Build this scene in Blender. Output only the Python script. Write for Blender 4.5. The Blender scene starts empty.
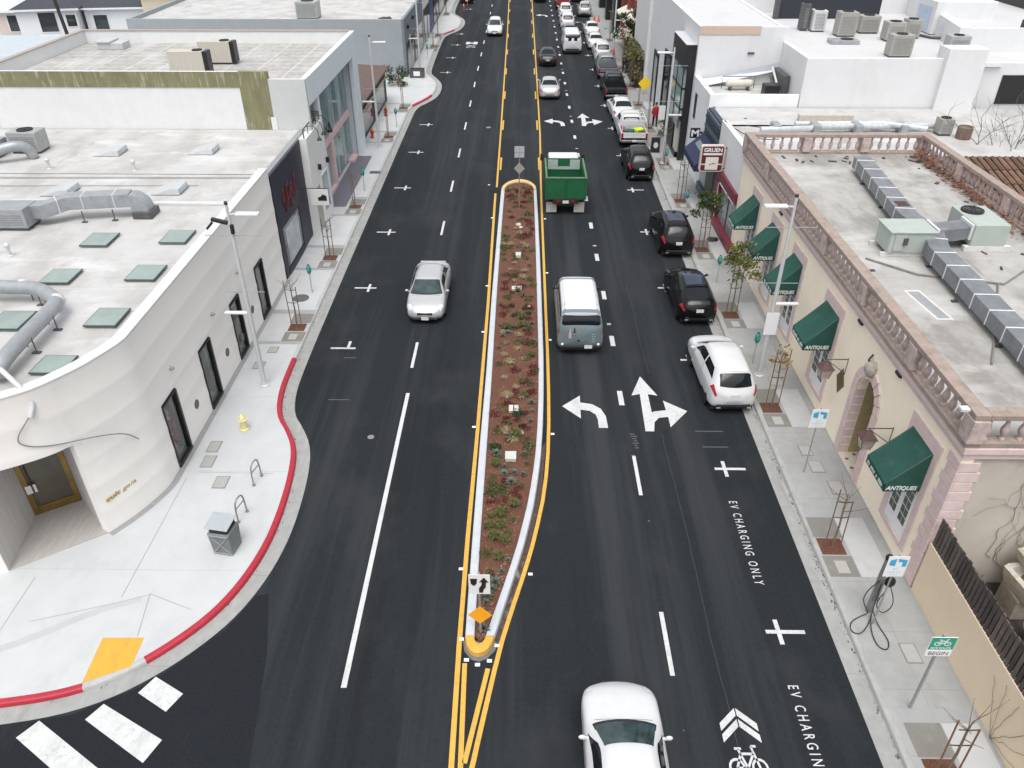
import bpy, bmesh, math, random
from math import sin, cos, pi, radians, sqrt, atan2
from mathutils import Vector, Matrix
random.seed(7)
scene = bpy.context.scene
COL = scene.collection

# ------------------------------------------------------------------ materials
MATS = {}
# base colours of weathered ground and roof surfaces, trimmed together from first estimates
TRIM = {n: .78 for n in ('asphalt', 'fresh_asphalt', 'new_concrete', 'old_concrete', 'gutter_concrete', 'kerb_concrete', 'old_kerb_concrete', 'exposed_aggregate', 'utility_lid', 'smooth_grey_band', 'pale_slab_mid', 'bluish_concrete',
        'joint_grey', 'white_roof_membrane', 'grey_speckled_roof', 'grey_bitumen_roof', 'grey_base_strip', 'pale_lid', 'spilt_mulch', 'apron_grey', 'old_road_paint', 'worn_road_paint', 'skylight_glass', 'pale_hood', 'weathered_duct', 'tan_unit_casing', 'galvanised_sheet', 'weathered_unit_casing', 'travertine')}
TRIM.update({n: .84 for n in ('white_road_paint', 'yellow_road_paint', 'tactile_yellow', 'red_kerb_paint', 'island_kerb', 'white_coping', 'bright_white_roof', 'bark_mulch', 'bark_chip', 'dry_grass', 'bright_grass', 'olive_plant', 'red_shrub_leaf', 'grey_succulent', 'silver_paint', 'white_painted_metal', 'pale_flat', 'weathered_rail', 'pale_blue_flat_roof')})
def M(name, col=(.5, .5, .5), rough=.6, metal=0.0, var=.12, scale=6.0, stretch=(1, 1, 1), bump=0.0,
      stain=None, coat=0.0, spec=None, island=0.0, detail=5, stains=None, bscale=None, bdist=.02):
    if name in MATS:
        return MATS[name]
    tk = TRIM.get(name, 1); col = tuple(c * tk for c in col)
    m = bpy.data.materials.new(name)
    m.use_nodes = True
    nt = m.node_tree
    b = nt.nodes['Principled BSDF']
    L = nt.links.new
    tc = nt.nodes.new('ShaderNodeTexCoord')
    mp = nt.nodes.new('ShaderNodeMapping')
    mp.inputs['Scale'].default_value = stretch
    L(tc.outputs['Object'], mp.inputs['Vector'])
    nz = nt.nodes.new('ShaderNodeTexNoise')
    nz.inputs['Scale'].default_value = scale
    nz.inputs['Detail'].default_value = detail
    nz.inputs['Roughness'].default_value = .6
    L(mp.outputs['Vector'], nz.inputs['Vector'])
    rp = nt.nodes.new('ShaderNodeValToRGB')
    e = rp.color_ramp.elements
    e[0].position = .3; e[1].position = .7
    e[0].color = tuple(max(0, c * (1 - var)) for c in col) + (1,)
    e[1].color = tuple(min(1, c * (1 + var)) for c in col) + (1,)
    L(nz.outputs['Fac'], rp.inputs['Fac'])
    out = rp.outputs['Color']
    for st in ([stain] if stain else []) + (stains or []):
        scol, sscale, sstretch, thr, amt = st; scol = tuple(c * tk for c in scol)
        mp2 = nt.nodes.new('ShaderNodeMapping')
        mp2.inputs['Scale'].default_value = sstretch
        mp2.inputs['Location'].default_value = (random.uniform(0, 50),) * 3
        L(tc.outputs['Object'], mp2.inputs['Vector'])
        n2 = nt.nodes.new('ShaderNodeTexNoise')
        n2.inputs['Scale'].default_value = sscale
        n2.inputs['Detail'].default_value = 7
        n2.inputs['Roughness'].default_value = .65
        L(mp2.outputs['Vector'], n2.inputs['Vector'])
        r2 = nt.nodes.new('ShaderNodeValToRGB')
        r2.color_ramp.elements[0].position = thr
        r2.color_ramp.elements[1].position = min(1, thr + .16)
        r2.color_ramp.elements[0].color = (0, 0, 0, 1)
        r2.color_ramp.elements[1].color = (amt, amt, amt, 1)
        L(n2.outputs['Fac'], r2.inputs['Fac'])
        mx = nt.nodes.new('ShaderNodeMix'); mx.data_type = 'RGBA'
        L(r2.outputs['Color'], mx.inputs['Factor'])
        L(out, mx.inputs['A'])
        mx.inputs['B'].default_value = tuple(scol) + (1,)
        out = mx.outputs['Result']
    if island:
        g = nt.nodes.new('ShaderNodeNewGeometry')
        hs = nt.nodes.new('ShaderNodeHueSaturation')
        ma = nt.nodes.new('ShaderNodeMath'); ma.operation = 'MULTIPLY_ADD'
        ma.inputs[1].default_value = island; ma.inputs[2].default_value = 1 - island * .5
        L(g.outputs['Random Per Island'], ma.inputs[0])
        L(ma.outputs[0], hs.inputs['Value'])
        L(out, hs.inputs['Color'])
        out = hs.outputs['Color']
    L(out, b.inputs['Base Color'])
    b.inputs['Roughness'].default_value = rough
    b.inputs['Metallic'].default_value = metal
    if coat:
        b.inputs['Coat Weight'].default_value = coat
        b.inputs['Coat Roughness'].default_value = .06
    if spec is not None:
        b.inputs['Specular IOR Level'].default_value = spec
    if bump:
        bp = nt.nodes.new('ShaderNodeBump')
        bp.inputs['Strength'].default_value = bump
        bp.inputs['Distance'].default_value = bdist
        src = nz
        if bscale:
            src = nt.nodes.new('ShaderNodeTexNoise'); src.inputs['Scale'].default_value = bscale
            src.inputs['Detail'].default_value = 4
            L(tc.outputs['Object'], src.inputs['Vector'])
        L(src.outputs['Fac'], bp.inputs['Height'])
        L(bp.outputs['Normal'], b.inputs['Normal'])
    MATS[name] = m
    return m

def joints(m, px, py, w, dark, ox=0.0, oy=0.0):
    """thin grooves every px / py metres worked into a flat surface's own colour"""
    nt = m.node_tree; L = nt.links.new
    b = nt.nodes['Principled BSDF']
    src = b.inputs['Base Color'].links[0].from_socket
    g = nt.nodes.new('ShaderNodeNewGeometry')
    sp = nt.nodes.new('ShaderNodeSeparateXYZ'); L(g.outputs['Position'], sp.inputs[0])
    outs = []
    for ax, per, off in (('X', px, ox), ('Y', py, oy)):
        if not per: continue
        a = nt.nodes.new('ShaderNodeMath'); a.operation = 'ADD'; a.inputs[1].default_value = off + 1000 * per
        L(sp.outputs[ax], a.inputs[0])
        f = nt.nodes.new('ShaderNodeMath'); f.operation = 'FLOORED_MODULO'; f.inputs[1].default_value = per
        L(a.outputs[0], f.inputs[0])
        c = nt.nodes.new('ShaderNodeMath'); c.operation = 'LESS_THAN'; c.inputs[1].default_value = w
        L(f.outputs[0], c.inputs[0]); outs.append(c.outputs[0])
    o = outs[0]
    if len(outs) == 2:
        mx = nt.nodes.new('ShaderNodeMath'); mx.operation = 'MAXIMUM'
        L(outs[0], mx.inputs[0]); L(outs[1], mx.inputs[1]); o = mx.outputs[0]
    mm = nt.nodes.new('ShaderNodeMath'); mm.operation = 'MULTIPLY'; mm.inputs[1].default_value = .75
    L(o, mm.inputs[0])
    mix = nt.nodes.new('ShaderNodeMix'); mix.data_type = 'RGBA'
    L(mm.outputs[0], mix.inputs['Factor']); L(src, mix.inputs['A'])
    mix.inputs['B'].default_value = tuple(dark) + (1,)
    L(mix.outputs['Result'], b.inputs['Base Color'])
    return m

def glass_clear(name, tint=(.75, .85, .82), mixf=.22):
    if name in MATS: return MATS[name]
    m = bpy.data.materials.new(name); m.use_nodes = True
    nt = m.node_tree; L = nt.links.new
    for n in list(nt.nodes):
        if n.type == 'BSDF_PRINCIPLED': nt.nodes.remove(n)
    out = [n for n in nt.nodes if n.type == 'OUTPUT_MATERIAL'][0]
    tr = nt.nodes.new('ShaderNodeBsdfTransparent'); tr.inputs[0].default_value = tint + (1,)
    gl = nt.nodes.new('ShaderNodeBsdfGlossy'); gl.inputs['Roughness'].default_value = .02
    fr = nt.nodes.new('ShaderNodeFresnel'); fr.inputs[0].default_value = 1.5
    ad = nt.nodes.new('ShaderNodeMath'); ad.operation = 'ADD'; ad.inputs[1].default_value = mixf * .25
    L(fr.outputs[0], ad.inputs[0])
    mx = nt.nodes.new('ShaderNodeMixShader')
    L(ad.outputs[0], mx.inputs[0]); L(tr.outputs[0], mx.inputs[1]); L(gl.outputs[0], mx.inputs[2])
    L(mx.outputs[0], out.inputs[0])
    MATS[name] = m
    return m

# ------------------------------------------------------------------ mesh builder
class MB:
    def __init__(s):
        s.v = []; s.f = []; s.mi = []; s.cur = 0
    def add(s, vs, fs):
        o = len(s.v); s.v += [tuple(p) for p in vs]
        for f in fs:
            s.f.append(tuple(i + o for i in f)); s.mi.append(s.cur)
        return s
    def box(s, x0, x1, y0, y1, z0, z1):
        return s.add([(x0, y0, z0), (x1, y0, z0), (x1, y1, z0), (x0, y1, z0), (x0, y0, z1), (x1, y0, z1), (x1, y1, z1), (x0, y1, z1)],
                     [(0, 3, 2, 1), (4, 5, 6, 7), (0, 1, 5, 4), (1, 2, 6, 5), (2, 3, 7, 6), (3, 0, 4, 7)])
    def cbox(s, c, d, rz=0, rx=0, ry=0):
        R = Matrix.Rotation(rz, 3, 'Z') @ Matrix.Rotation(ry, 3, 'Y') @ Matrix.Rotation(rx, 3, 'X')
        o = len(s.v); t = MB().box(-d[0] / 2, d[0] / 2, -d[1] / 2, d[1] / 2, -d[2] / 2, d[2] / 2)
        vs = [tuple(R @ Vector(p) + Vector(c)) for p in t.v]
        return s.add(vs, t.f)
    def prism(s, pts, z0, z1):
        """extrude a plan polygon (counter-clockwise) between two heights"""
        n = len(pts)
        vs = [(p[0], p[1], z0) for p in pts] + [(p[0], p[1], z1) for p in pts]
        fs = [tuple(range(n - 1, -1, -1)), tuple(range(n, 2 * n))]
        fs += [(i, (i + 1) % n, n + (i + 1) % n, n + i) for i in range(n)]
        return s.add(vs, fs)
    def sheet(s, pts, z):
        return s.add([(p[0], p[1], z) for p in pts], [tuple(range(len(pts)))])
    def slab(s, loop, vec):
        """extrude any 3D loop along a vector"""
        n = len(loop); w = Vector(vec)
        vs = [tuple(Vector(p)) for p in loop] + [tuple(Vector(p) + w) for p in loop]
        fs = [tuple(range(n - 1, -1, -1)), tuple(range(n, 2 * n))]
        fs += [(i, (i + 1) % n, n + (i + 1) % n, n + i) for i in range(n)]
        return s.add(vs, fs)
    def quad(s, a, b, c, d): return s.add([a, b, c, d], [(0, 1, 2, 3)])
    def tube(s, pts, r, n=8, caps=True):
        pts = [Vector(p) for p in pts]
        rs = r if isinstance(r, (list, tuple)) else [r] * len(pts)
        vs = []; fs = []
        ref = None
        for i, p in enumerate(pts):
            t = (pts[min(i + 1, len(pts) - 1)] - pts[max(i - 1, 0)])
            if t.length < 1e-9: t = Vector((0, 0, 1))
            t.normalize()
            if ref is None:
                ref = Vector((1, 0, 0)) if abs(t.x) < .9 else Vector((0, 1, 0))
            u = (ref - t * ref.dot(t)); u.normalize(); ref = u
            w = t.cross(u)
            for k in range(n):
                a = 2 * pi * k / n
                vs.append(tuple(p + (u * cos(a) + w * sin(a)) * rs[i]))
        for i in range(len(pts) - 1):
            for k in range(n):
                fs.append((i * n + k, i * n + (k + 1) % n, (i + 1) * n + (k + 1) % n, (i + 1) * n + k))
        if caps:
            fs.append(tuple(range(n - 1, -1, -1))); fs.append(tuple((len(pts) - 1) * n + k for k in range(n)))
        return s.add(vs, fs)
    def cyl(s, c, r0, r1, h, n=16): return s.tube([c, (c[0], c[1], c[2] + h)], [r0, r1], n)
    def lathe(s, prof, c=(0, 0, 0), n=20, axis='z'):
        vs = []; fs = []
        for (r, z) in prof:
            for k in range(n):
                a = 2 * pi * k / n
                p = (r * cos(a), r * sin(a), z)
                if axis == 'x': p = (z, r * cos(a), r * sin(a))
                if axis == 'y': p = (r * sin(a), z, r * cos(a))
                vs.append((c[0] + p[0], c[1] + p[1], c[2] + p[2]))
        for i in range(len(prof) - 1):
            for k in range(n):
                fs.append((i * n + k, i * n + (k + 1) % n, (i + 1) * n + (k + 1) % n, (i + 1) * n + k))
        fs.append(tuple(range(n - 1, -1, -1))); fs.append(tuple((len(prof) - 1) * n + k for k in range(n)))
        return s.add(vs, fs)
    def ball(s, c, r, n=10, m=6, jit=0, squash=(1, 1, 1)):
        prof = []
        vs = [(c[0], c[1], c[2] - r * squash[2])]; fs = []
        for i in range(1, m):
            t = pi * i / m
            for k in range(n):
                a = 2 * pi * k / n
                q = r * (1 + random.uniform(-jit, jit))
                vs.append((c[0] + q * sin(t) * cos(a) * squash[0], c[1] + q * sin(t) * sin(a) * squash[1], c[2] - q * cos(t) * squash[2]))
        vs.append((c[0], c[1], c[2] + r * squash[2]))
        for k in range(n): fs.append((0, 1 + (k + 1) % n, 1 + k))
        for i in range(m - 2):
            for k in range(n):
                fs.append((1 + i * n + k, 1 + i * n + (k + 1) % n, 1 + (i + 1) * n + (k + 1) % n, 1 + (i + 1) * n + k))
        t = len(vs) - 1
        for k in range(n): fs.append((t, 1 + (m - 2) * n + k, 1 + (m - 2) * n + (k + 1) % n))
        return s.add(vs, fs)
    def text(s, string, origin, ux, uy, height, length=None, depth=.006, align='C', bold=0.0, shear=0.0):
        vs, fs = glyphs(string, depth, bold, shear)
        xs = [p[0] for p in vs]; ys = [p[1] for p in vs]
        x0, x1, y0, y1 = min(xs), max(xs), min(ys), max(ys)
        ky = height / (y1 - y0); kx = (length / (x1 - x0)) if length else ky
        ux = Vector(ux).normalized(); uy = Vector(uy).normalized(); nn = ux.cross(uy)
        off = {'C': (x0 + x1) / 2, 'L': x0, 'R': x1}[align]
        O = Vector(origin)
        return s.add([tuple(O + ux * ((p[0] - off) * kx) + uy * ((p[1] - y0) * ky) + nn * p[2]) for p in vs], fs)
    def shift(s, d):
        s.v = [(p[0] + d[0], p[1] + d[1], p[2] + d[2]) for p in s.v]; return s
    def mesh(s, name, mats, smooth=None):
        me = bpy.data.meshes.new(name)
        me.from_pydata(s.v, [], s.f)
        for m in mats: me.materials.append(m)
        if len(mats) > 1: me.polygons.foreach_set('material_index', s.mi)
        if smooth is not None:
            me.polygons.foreach_set('use_smooth', [True] * len(me.polygons))
            me.set_sharp_from_angle(angle=radians(smooth))
        me.update()
        return me

GL = {}
def glyphs(string, depth, bold, shear):
    k = (string, depth, bold, shear)
    if k in GL: return GL[k]
    cu = bpy.data.curves.new('lettering', 'FONT')
    cu.body = string; cu.size = 1; cu.extrude = depth; cu.offset = bold; cu.shear = shear; cu.resolution_u = 3
    o = bpy.data.objects.new('lettering', cu); COL.objects.link(o)
    dg = bpy.context.evaluated_depsgraph_get()
    me = bpy.data.meshes.new_from_object(o.evaluated_get(dg))
    r = ([tuple(v.co) for v in me.vertices], [tuple(p.vertices) for p in me.polygons])
    bpy.data.objects.remove(o); bpy.data.curves.remove(cu); bpy.data.meshes.remove(me)
    GL[k] = r
    return r

# ------------------------------------------------------------------ objects
ROOT = {}
def tag(o, label=None, cat=None, group=None, kind=None):
    if label: o['label'] = label
    if cat: o['category'] = cat
    if group: o['group'] = group
    if kind: o['kind'] = kind
    return o
def thing(name, loc, label, cat, group=None, rz=0):
    o = bpy.data.objects.new(name, None); COL.objects.link(o)
    o.empty_display_size = .3
    o.location = loc; o.rotation_euler = (0, 0, rz)
    ROOT[o] = Vector(loc)
    return tag(o, label, cat, group)
def _link(name, mb, mats, parent, smooth, bevel):
    if not isinstance(mats, (list, tuple)): mats = [mats]
    me = mb.mesh(name, mats, smooth)
    o = bpy.data.objects.new(name, me); COL.objects.link(o)
    if parent: o.parent = parent
    if bevel:
        b = o.modifiers.new('bevel', 'BEVEL'); b.width = bevel; b.segments = 2; b.limit_method = 'ANGLE'
        b.harden_normals = False
    return o
def part(name, mb, mats, parent, smooth=None, bevel=0, label=None):
    """a part whose vertices are in its thing's own coordinates"""
    o = _link(name, mb, mats, parent, smooth, bevel)
    if label: o['label'] = label
    return o
def wpart(name, mb, mats, parent, smooth=None, bevel=0, label=None):
    """a part whose vertices were given in world coordinates"""
    r = parent
    while r.parent: r = r.parent
    mb.shift(-ROOT[r])
    return part(name, mb, mats, parent, smooth, bevel, label)
def solo(name, mb, mats, label, cat, group=None, smooth=None, bevel=0):
    """a thing that is one mesh; its origin goes to the middle of its base"""
    xs = [p[0] for p in mb.v]; ys = [p[1] for p in mb.v]; zs = [p[2] for p in mb.v]
    c = ((min(xs) + max(xs)) / 2, (min(ys) + max(ys)) / 2, min(zs))
    mb.shift((-c[0], -c[1], -c[2]))
    o = _link(name, mb, mats, None, smooth, bevel); o.location = c
    ROOT[o] = Vector(c)
    return tag(o, label, cat, group)
def struct(name, mb, mats, smooth=None, bevel=0, kind='structure'):
    o = _link(name, mb, mats, None, smooth, bevel)
    o['kind'] = kind
    return o
def dup(root, loc, rz=None, label=None, scale=None):
    c = root.copy(); COL.objects.link(c); c.location = loc
    if rz is not None: c.rotation_euler = (0, 0, rz)
    if label: c['label'] = label
    if scale: c.scale = (scale,) * 3
    for ch in root.children:
        d = ch.copy(); COL.objects.link(d); d.parent = c
        for g in ch.children:
            k = g.copy(); COL.objects.link(k); k.parent = d
    return c

def lerp(a, b, t): return a + (b - a) * t
def rnd(a, b): return random.uniform(a, b)
def smooth_line(pts, it=2):
    for _ in range(it):
        q = [pts[0]]
        for a, b in zip(pts, pts[1:]):
            q.append(tuple(lerp(x, y, .25) for x, y in zip(a, b))); q.append(tuple(lerp(x, y, .75) for x, y in zip(a, b)))
        q.append(pts[-1]); pts = q
    return pts
def offset_line(pts, d):
    """shift a plan polyline sideways (positive = to its left)"""
    out = []
    for i, p in enumerate(pts):
        a = Vector(pts[max(i - 1, 0)][:2]); b = Vector(pts[min(i + 1, len(pts) - 1)][:2])
        t = (b - a).normalized(); out.append((p[0] - t.y * d, p[1] + t.x * d))
    return out
def strip(mb, A, B, z):
    """flat ribbon between two plan polylines of equal length"""
    n = len(A)
    zz = z if isinstance(z, tuple) else (z, z)
    vs = [(p[0], p[1], zz[0]) for p in A] + [(p[0], p[1], zz[1]) for p in B]
    return mb.add(vs, [(i, i + 1, n + i + 1, n + i) for i in range(n - 1)])
def ribbon(mb, pts, w, z):
    return strip(mb, offset_line(pts, -w / 2), offset_line(pts, w / 2), z)
# ------------------------------------------------------------------ world, sun, camera
w = bpy.data.worlds.new('World'); scene.world = w; w.use_nodes = True
nt = w.node_tree
bg = nt.nodes['Background']
sky = nt.nodes.new('ShaderNodeTexSky'); sky.sky_type = 'NISHITA'
SUN_EL, SUN_AZ = radians(68), radians(186)     # a bright overcast noon, the veiled sun high behind the viewer
sky.sun_disc = False; sky.sun_elevation = SUN_EL; sky.sun_rotation = SUN_AZ
sky.air_density = 1.0; sky.dust_density = 4.0; sky.ozone_density = 1.0
hs = nt.nodes.new('ShaderNodeHueSaturation'); hs.inputs['Saturation'].default_value = .22
nt.links.new(sky.outputs[0], hs.inputs['Color'])
nt.links.new(hs.outputs[0], bg.inputs['Color'])
bg.inputs['Strength'].default_value = .15
sl = bpy.data.lights.new('sun', 'SUN'); sl.energy = .6; sl.angle = radians(35); sl.color = (1, .97, .93)
so = bpy.data.objects.new('sun', sl); COL.objects.link(so)
so.rotation_euler = (pi / 2 - SUN_EL, 0, pi - SUN_AZ)
scene.view_settings.view_transform = 'Standard'
scene.view_settings.look = 'None'
scene.view_settings.exposure = 0.80
scene.view_settings.gamma = 1
cam = bpy.data.cameras.new('camera'); co = bpy.data.objects.new('camera', cam); COL.objects.link(co)
cam.sensor_width = 36; cam.lens = 774.2 * 36 / 1024; cam.clip_end = 1500
co.location = (0, 0, 17); co.rotation_euler = (radians(90 - 34.02), 0, radians(.741))
scene.camera = co
# ------------------------------------------------------------------ street surfaces
asph = M('asphalt', (.0172, .0212, .0246), .88, spec=.22, var=.16, scale=9, bump=.25, bscale=120, bdist=.01,
         stains=[((.044, .048, .053), .6, (1.1, .03, 1), .48, .75), ((.010, .0115, .014), .8, (.8, .03, 1), .54, .75),
                 ((.052, .056, .060), 24, (1, 1, 1), .55, .38), ((.075, .078, .08), 30, (1, 1, 1), .70, .5), ((.040, .043, .047), .30, (1, .6, 1), .52, .6), ((.009, .010, .011), 2.3, (1, .6, 1), .68, .7)])
asph_new = M('fresh_asphalt', (.0130, .0158, .0205), .85, spec=.22, var=.25, scale=14, bump=.3, bscale=140, bdist=.01,
             stains=[((.04, .042, .047), 1.2, (1, .3, 1), .6, .5)])
conc_new = M('new_concrete', (.575, .59, .595), .75, var=.04, scale=1.3, stains=[((.47, .485, .50), .9, (1, .5, 1), .52, .5), ((.53, .54, .545), 5, (1, 1, 1), .55, .4), ((.40, .405, .41), 16, (1, 1, 1), .72, .45), ((.44, .45, .46), .35, (1.5, .8, 1), .6, .5)])
joints(conc_new, 0, 4.35, .022, (.36, .37, .37), 0, 2.1)
conc_old = M('old_concrete', (.385, .39, .38), .8, var=.07, scale=2.2, stains=[((.27, .27, .26), 1.1, (1, .6, 1), .54, .55), ((.45, .455, .45), .6, (1, .7, 1), .55, .5), ((.22, .21, .19), 9, (1, 1, 1), .7, .5)])
joints(conc_old, 1.0, 1.72, .016, (.22, .22, .21), .1, .35)
gutter_m = M('gutter_concrete', (.36, .365, .355), .85, var=.10, scale=3, stains=[((.27, .265, .24), 1.5, (2.5, .25, 1), .53, .7), ((.50, .50, .48), 2, (2, .3, 1), .56, .5)])
joints(gutter_m, 0, 3.05, .02, (.2, .2, .19))
kerb_m = M('kerb_concrete', (.49, .49, .485), .8, var=.08, scale=4, stain=((.36, .35, .33), 3, (1, .5, 1), .56, .6))
kerb_old = M('old_kerb_concrete', (.42, .42, .405), .8, var=.1, scale=4, stain=((.28, .27, .24), 2, (2, .4, 1), .53, .7))
isl_kerb = M('island_kerb', (.54, .57, .60), .75, var=.06, scale=3, stain=((.45, .47, .48), 2.2, (1, .4, 1), .55, .6))
red_p = M('red_kerb_paint', (.42, .02, .04), .5, var=.12, scale=5, stains=[((.27, .03, .045), 5, (1, 1, 1), .56, .6), ((.40, .20, .20), 22, (1, 1, 1), .70, .5)])
yel_p = M('yellow_road_paint', (.66, .385, .06), .6, var=.10, scale=7, stains=[((.42, .29, .09), 7, (1, 1, 1), .54, .6), ((.20, .15, .07), 34, (1, 1, 1), .66, .6)])
wht_p = M('white_road_paint', (.61, .62, .615), .7, var=.07, scale=7, stains=[((.30, .31, .31), 9, (1, 1, 1), .55, .65), ((.44, .45, .45), 2.2, (1, .4, 1), .5, .6), ((.10, .105, .11), 34, (1, 1, 1), .61, .8)])
wht_old = M('worn_road_paint', (.10, .105, .108), .7, var=.3, scale=16)
tact = M('tactile_yellow', (.66, .38, .045), .65, var=.06, scale=4, bump=.6, bscale=28, bdist=.02, stain=((.50, .30, .07), 3, (1, 1, 1), .52, .6))
mulch = M('bark_mulch', (.135, .055, .034), .95, var=.55, scale=22, bump=.8, bscale=30, bdist=.05,
          stains=[((.30, .15, .09), 30, (1, 1, 1), .62, .8), ((.035, .016, .012), 24, (1, 1, 1), .60, .8), ((.20, .10, .06), 3, (1, 1, 1), .5, .5)])
aggr = M('exposed_aggregate', (.24, .23, .21), .9, var=.12, scale=40, stain=((.32, .31, .29), 3, (1, 1, 1), .5, .4))
lid_m = M('utility_lid', (.42, .42, .40), .8, var=.08, scale=20)
lid_f = M('lid_frame', (.20, .20, .19), .7, var=.1)
band_m = M('smooth_grey_band', (.38, .39, .39), .7, var=.06, scale=3)
pale_m = M('pale_slab', (.52, .53, .54), .7, var=.04, scale=2, stain=((.48, .49, .50), 1.4, (1, 1, 1), .55, .4))
dirt = M('bare_ground', (.16, .135, .11), .95, var=.3, scale=3, stain=((.08, .06, .045), 4, (1, 1, 1), .55, .6))

# one ground sheet to the horizon
struct('ground', MB().sheet([(-700, -300), (700, -300), (700, 1100), (-700, 1100)], -.012), dirt)

# asphalt follows the gutter lines
AL = [(-30, 9.7), (-16, 10.05), (-12.28, 10.53), (-10.68, 10.91), (-9.51, 11.58), (-8.55, 12.5), (-7.75, 13.6), (-7.25, 14.9), (-6.98, 16.4), (-6.95, 17.9),
      (-7.05, 19.6), (-7.30, 21.1), (-7.85, 22.25), (-8.35, 23.0), (-8.62, 24.2), (-8.72, 25.6), (-8.76, 30), (-8.80, 46), (-8.82, 62),
      (-8.80, 66.1), (-8.1, 67.6), (-7.4, 69.6), (-7.25, 72), (-7.4, 74.6), (-8.2, 77), (-8.85, 78.6), (-9.0, 82), (-9.2, 96), (-8.9, 98.8),
      (-7.7, 101.4), (-7.25, 105.5), (-7.5, 109.5), (-8.6, 112.5), (-9.3, 114.5), (-9.4, 125), (-9.6, 180), (-10, 420)]
AL2 = smooth_line(AL, 2)
AR = [(8.28, -40), (8.28, 9.7), (8.30, 20), (8.33, 30), (8.34, 45), (8.42, 60), (8.50, 80), (8.7, 102), (8.8, 125), (9, 180), (9.6, 420)]
road = MB()
# western edge mirrored as one polygon: cross street bottom left, then up the left side, down the right
poly = [(-60, -40), (8.28, -40)] + AR[1:] + list(reversed(AL2)) + [(-60, 9.4)]
bm = bmesh.new()
vs = [bm.verts.new((x, y, 0)) for x, y in poly]
f = bm.faces.new(vs)
bmesh.ops.triangulate(bm, faces=[f])
bm.verts.ensure_lookup_table()
road.add([tuple(v.co) for v in bm.verts], [tuple(v.index for v in ff.verts) for ff in bm.faces])
bm.free()
struct('road', road, asph)
struct('asphalt_patch', MB().sheet([(-60, -20), (-7.0, -20), (-6.0, 9), (-6.5, 12.6), (-7.0, 14.6), (-7.35, 14.5), (-7.85, 13.3), (-9.2, 11.72), (-10.7, 10.85), (-12.3, 10.47), (-30, 9.66), (-60, 9.3)], .004), asph_new)

GW = .46          # gutter width
def side_edge(A, sgn, mat_k, mat_g, z=.135):
    """gutter ribbon and kerb along an asphalt edge; sgn is the side the pavement lies on"""
    B = offset_line(A, sgn * GW); C = offset_line(A, sgn * (GW + .17))
    g = MB(); strip(g, A, B, (.005, .012)); struct('gutter', g, mat_g)
    k = MB(); n = len(B)
    prof = [(0, -.02), (.012, .10), (.03, z - .005), (.06, z + .004), (.17, z + .004)]
    rows = []
    for d, zz in prof:
        L = offset_line(A, sgn * (GW + d)); rows.append([(p[0], p[1], zz) for p in L])
    vs = [p for r in rows for p in r]
    fs = []
    for r in range(len(prof) - 1):
        for i in range(n - 1):
            fs.append((r * n + i, r * n + i + 1, (r + 1) * n + i + 1, (r + 1) * n + i))
    k.add(vs, fs); struct('kerb', k, mat_k, smooth=50)
    return C
CL = side_edge(AL2, 1, kerb_m, gutter_m)
CR = side_edge(AR, -1, kerb_old, gutter_m)

def kerb_paint(name, A, sgn, y0, y1, mat, z=.135):
    pts = [p for p in A if y0 <= p[1] <= y1]
    m = MB(); n = len(pts)
    prof = [(-.006, .02), (.008, .105), (.026, z + .001), (.058, z + .0095), (.172, z + .0095)]
    vs = []; fs = []
    for d, zz in prof:
        L = offset_line(pts, sgn * (GW + d)); vs += [(p[0], p[1], zz) for p in L]
    for r in range(len(prof) - 1):
        for i in range(n - 1): fs.append((r * n + i, r * n + i + 1, (r + 1) * n + i + 1, (r + 1) * n + i))
    m.add(vs, fs); struct(name, m, mat, smooth=50)
dense = []
for a, b in zip(AL2, AL2[1:]):
    k = max(1, int((Vector(a) - Vector(b)).length / .35))
    for i in range(k): dense.append((lerp(a[0], b[0], i / k), lerp(a[1], b[1], i / k)))
def arc_sel(x0, x1, y0, y1): return [p for p in dense if x0 <= p[0] <= x1 and y0 <= p[1] <= y1]
kp = [p for p in dense if p[1] < 26.9]
A1 = [p for p in kp if p[0] < -10.72 + .35 and p[1] < 11.2]
A2 = [p for p in kp if not (p[0] < -9.15 and p[1] < 12.2)]
def paint_pts(name, pts, mat):
    m = MB(); n = len(pts); z = .135
    prof = [(-.006, .02), (.008, .105), (.026, z + .001), (.058, z + .0095), (.172, z + .0095)]
    vs = []; fs = []
    for d, zz in prof:
        L = offset_line(pts, GW + d); vs += [(p[0], p[1], zz) for p in L]
    for r in range(len(prof) - 1):
        for i in range(n - 1): fs.append((r * n + i, r * n + i + 1, (r + 1) * n + i + 1, (r + 1) * n + i))
    m.add(vs, fs); struct(name, m, mat, smooth=50)
paint_pts('red_kerb', A1, red_p); paint_pts('red_kerb', A2, red_p)
paint_pts('red_kerb', [p for p in dense if 65.9 < p[1] < 70.3], red_p)
paint_pts('red_kerb', [p for p in dense if 98.2 < p[1] < 101.8], red_p)

# pavements
def pave(name, line, far_x, mat, z=.135):
    poly = list(line) + [(far_x, line[-1][1]), (far_x, line[0][1])]
    bm = bmesh.new()
    f = bm.faces.new([bm.verts.new((x, y, z)) for x, y in poly])
    bmesh.ops.triangulate(bm, faces=[f]); bm.normal_update()
    bm.verts.ensure_lookup_table()
    up = bm.faces[0] if False else None
    bm.faces.ensure_lookup_table()
    if bm.faces[0].normal.z < 0: bmesh.ops.reverse_faces(bm, faces=bm.faces)
    m = MB().add([tuple(v.co) for v in bm.verts], [tuple(v.index for v in ff.verts) for ff in bm.faces])
    bm.free(); struct(name, m, mat)
pave('pavement', CL, -120, conc_new)
pave('pavement', CR, 120, conc_old)
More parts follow.
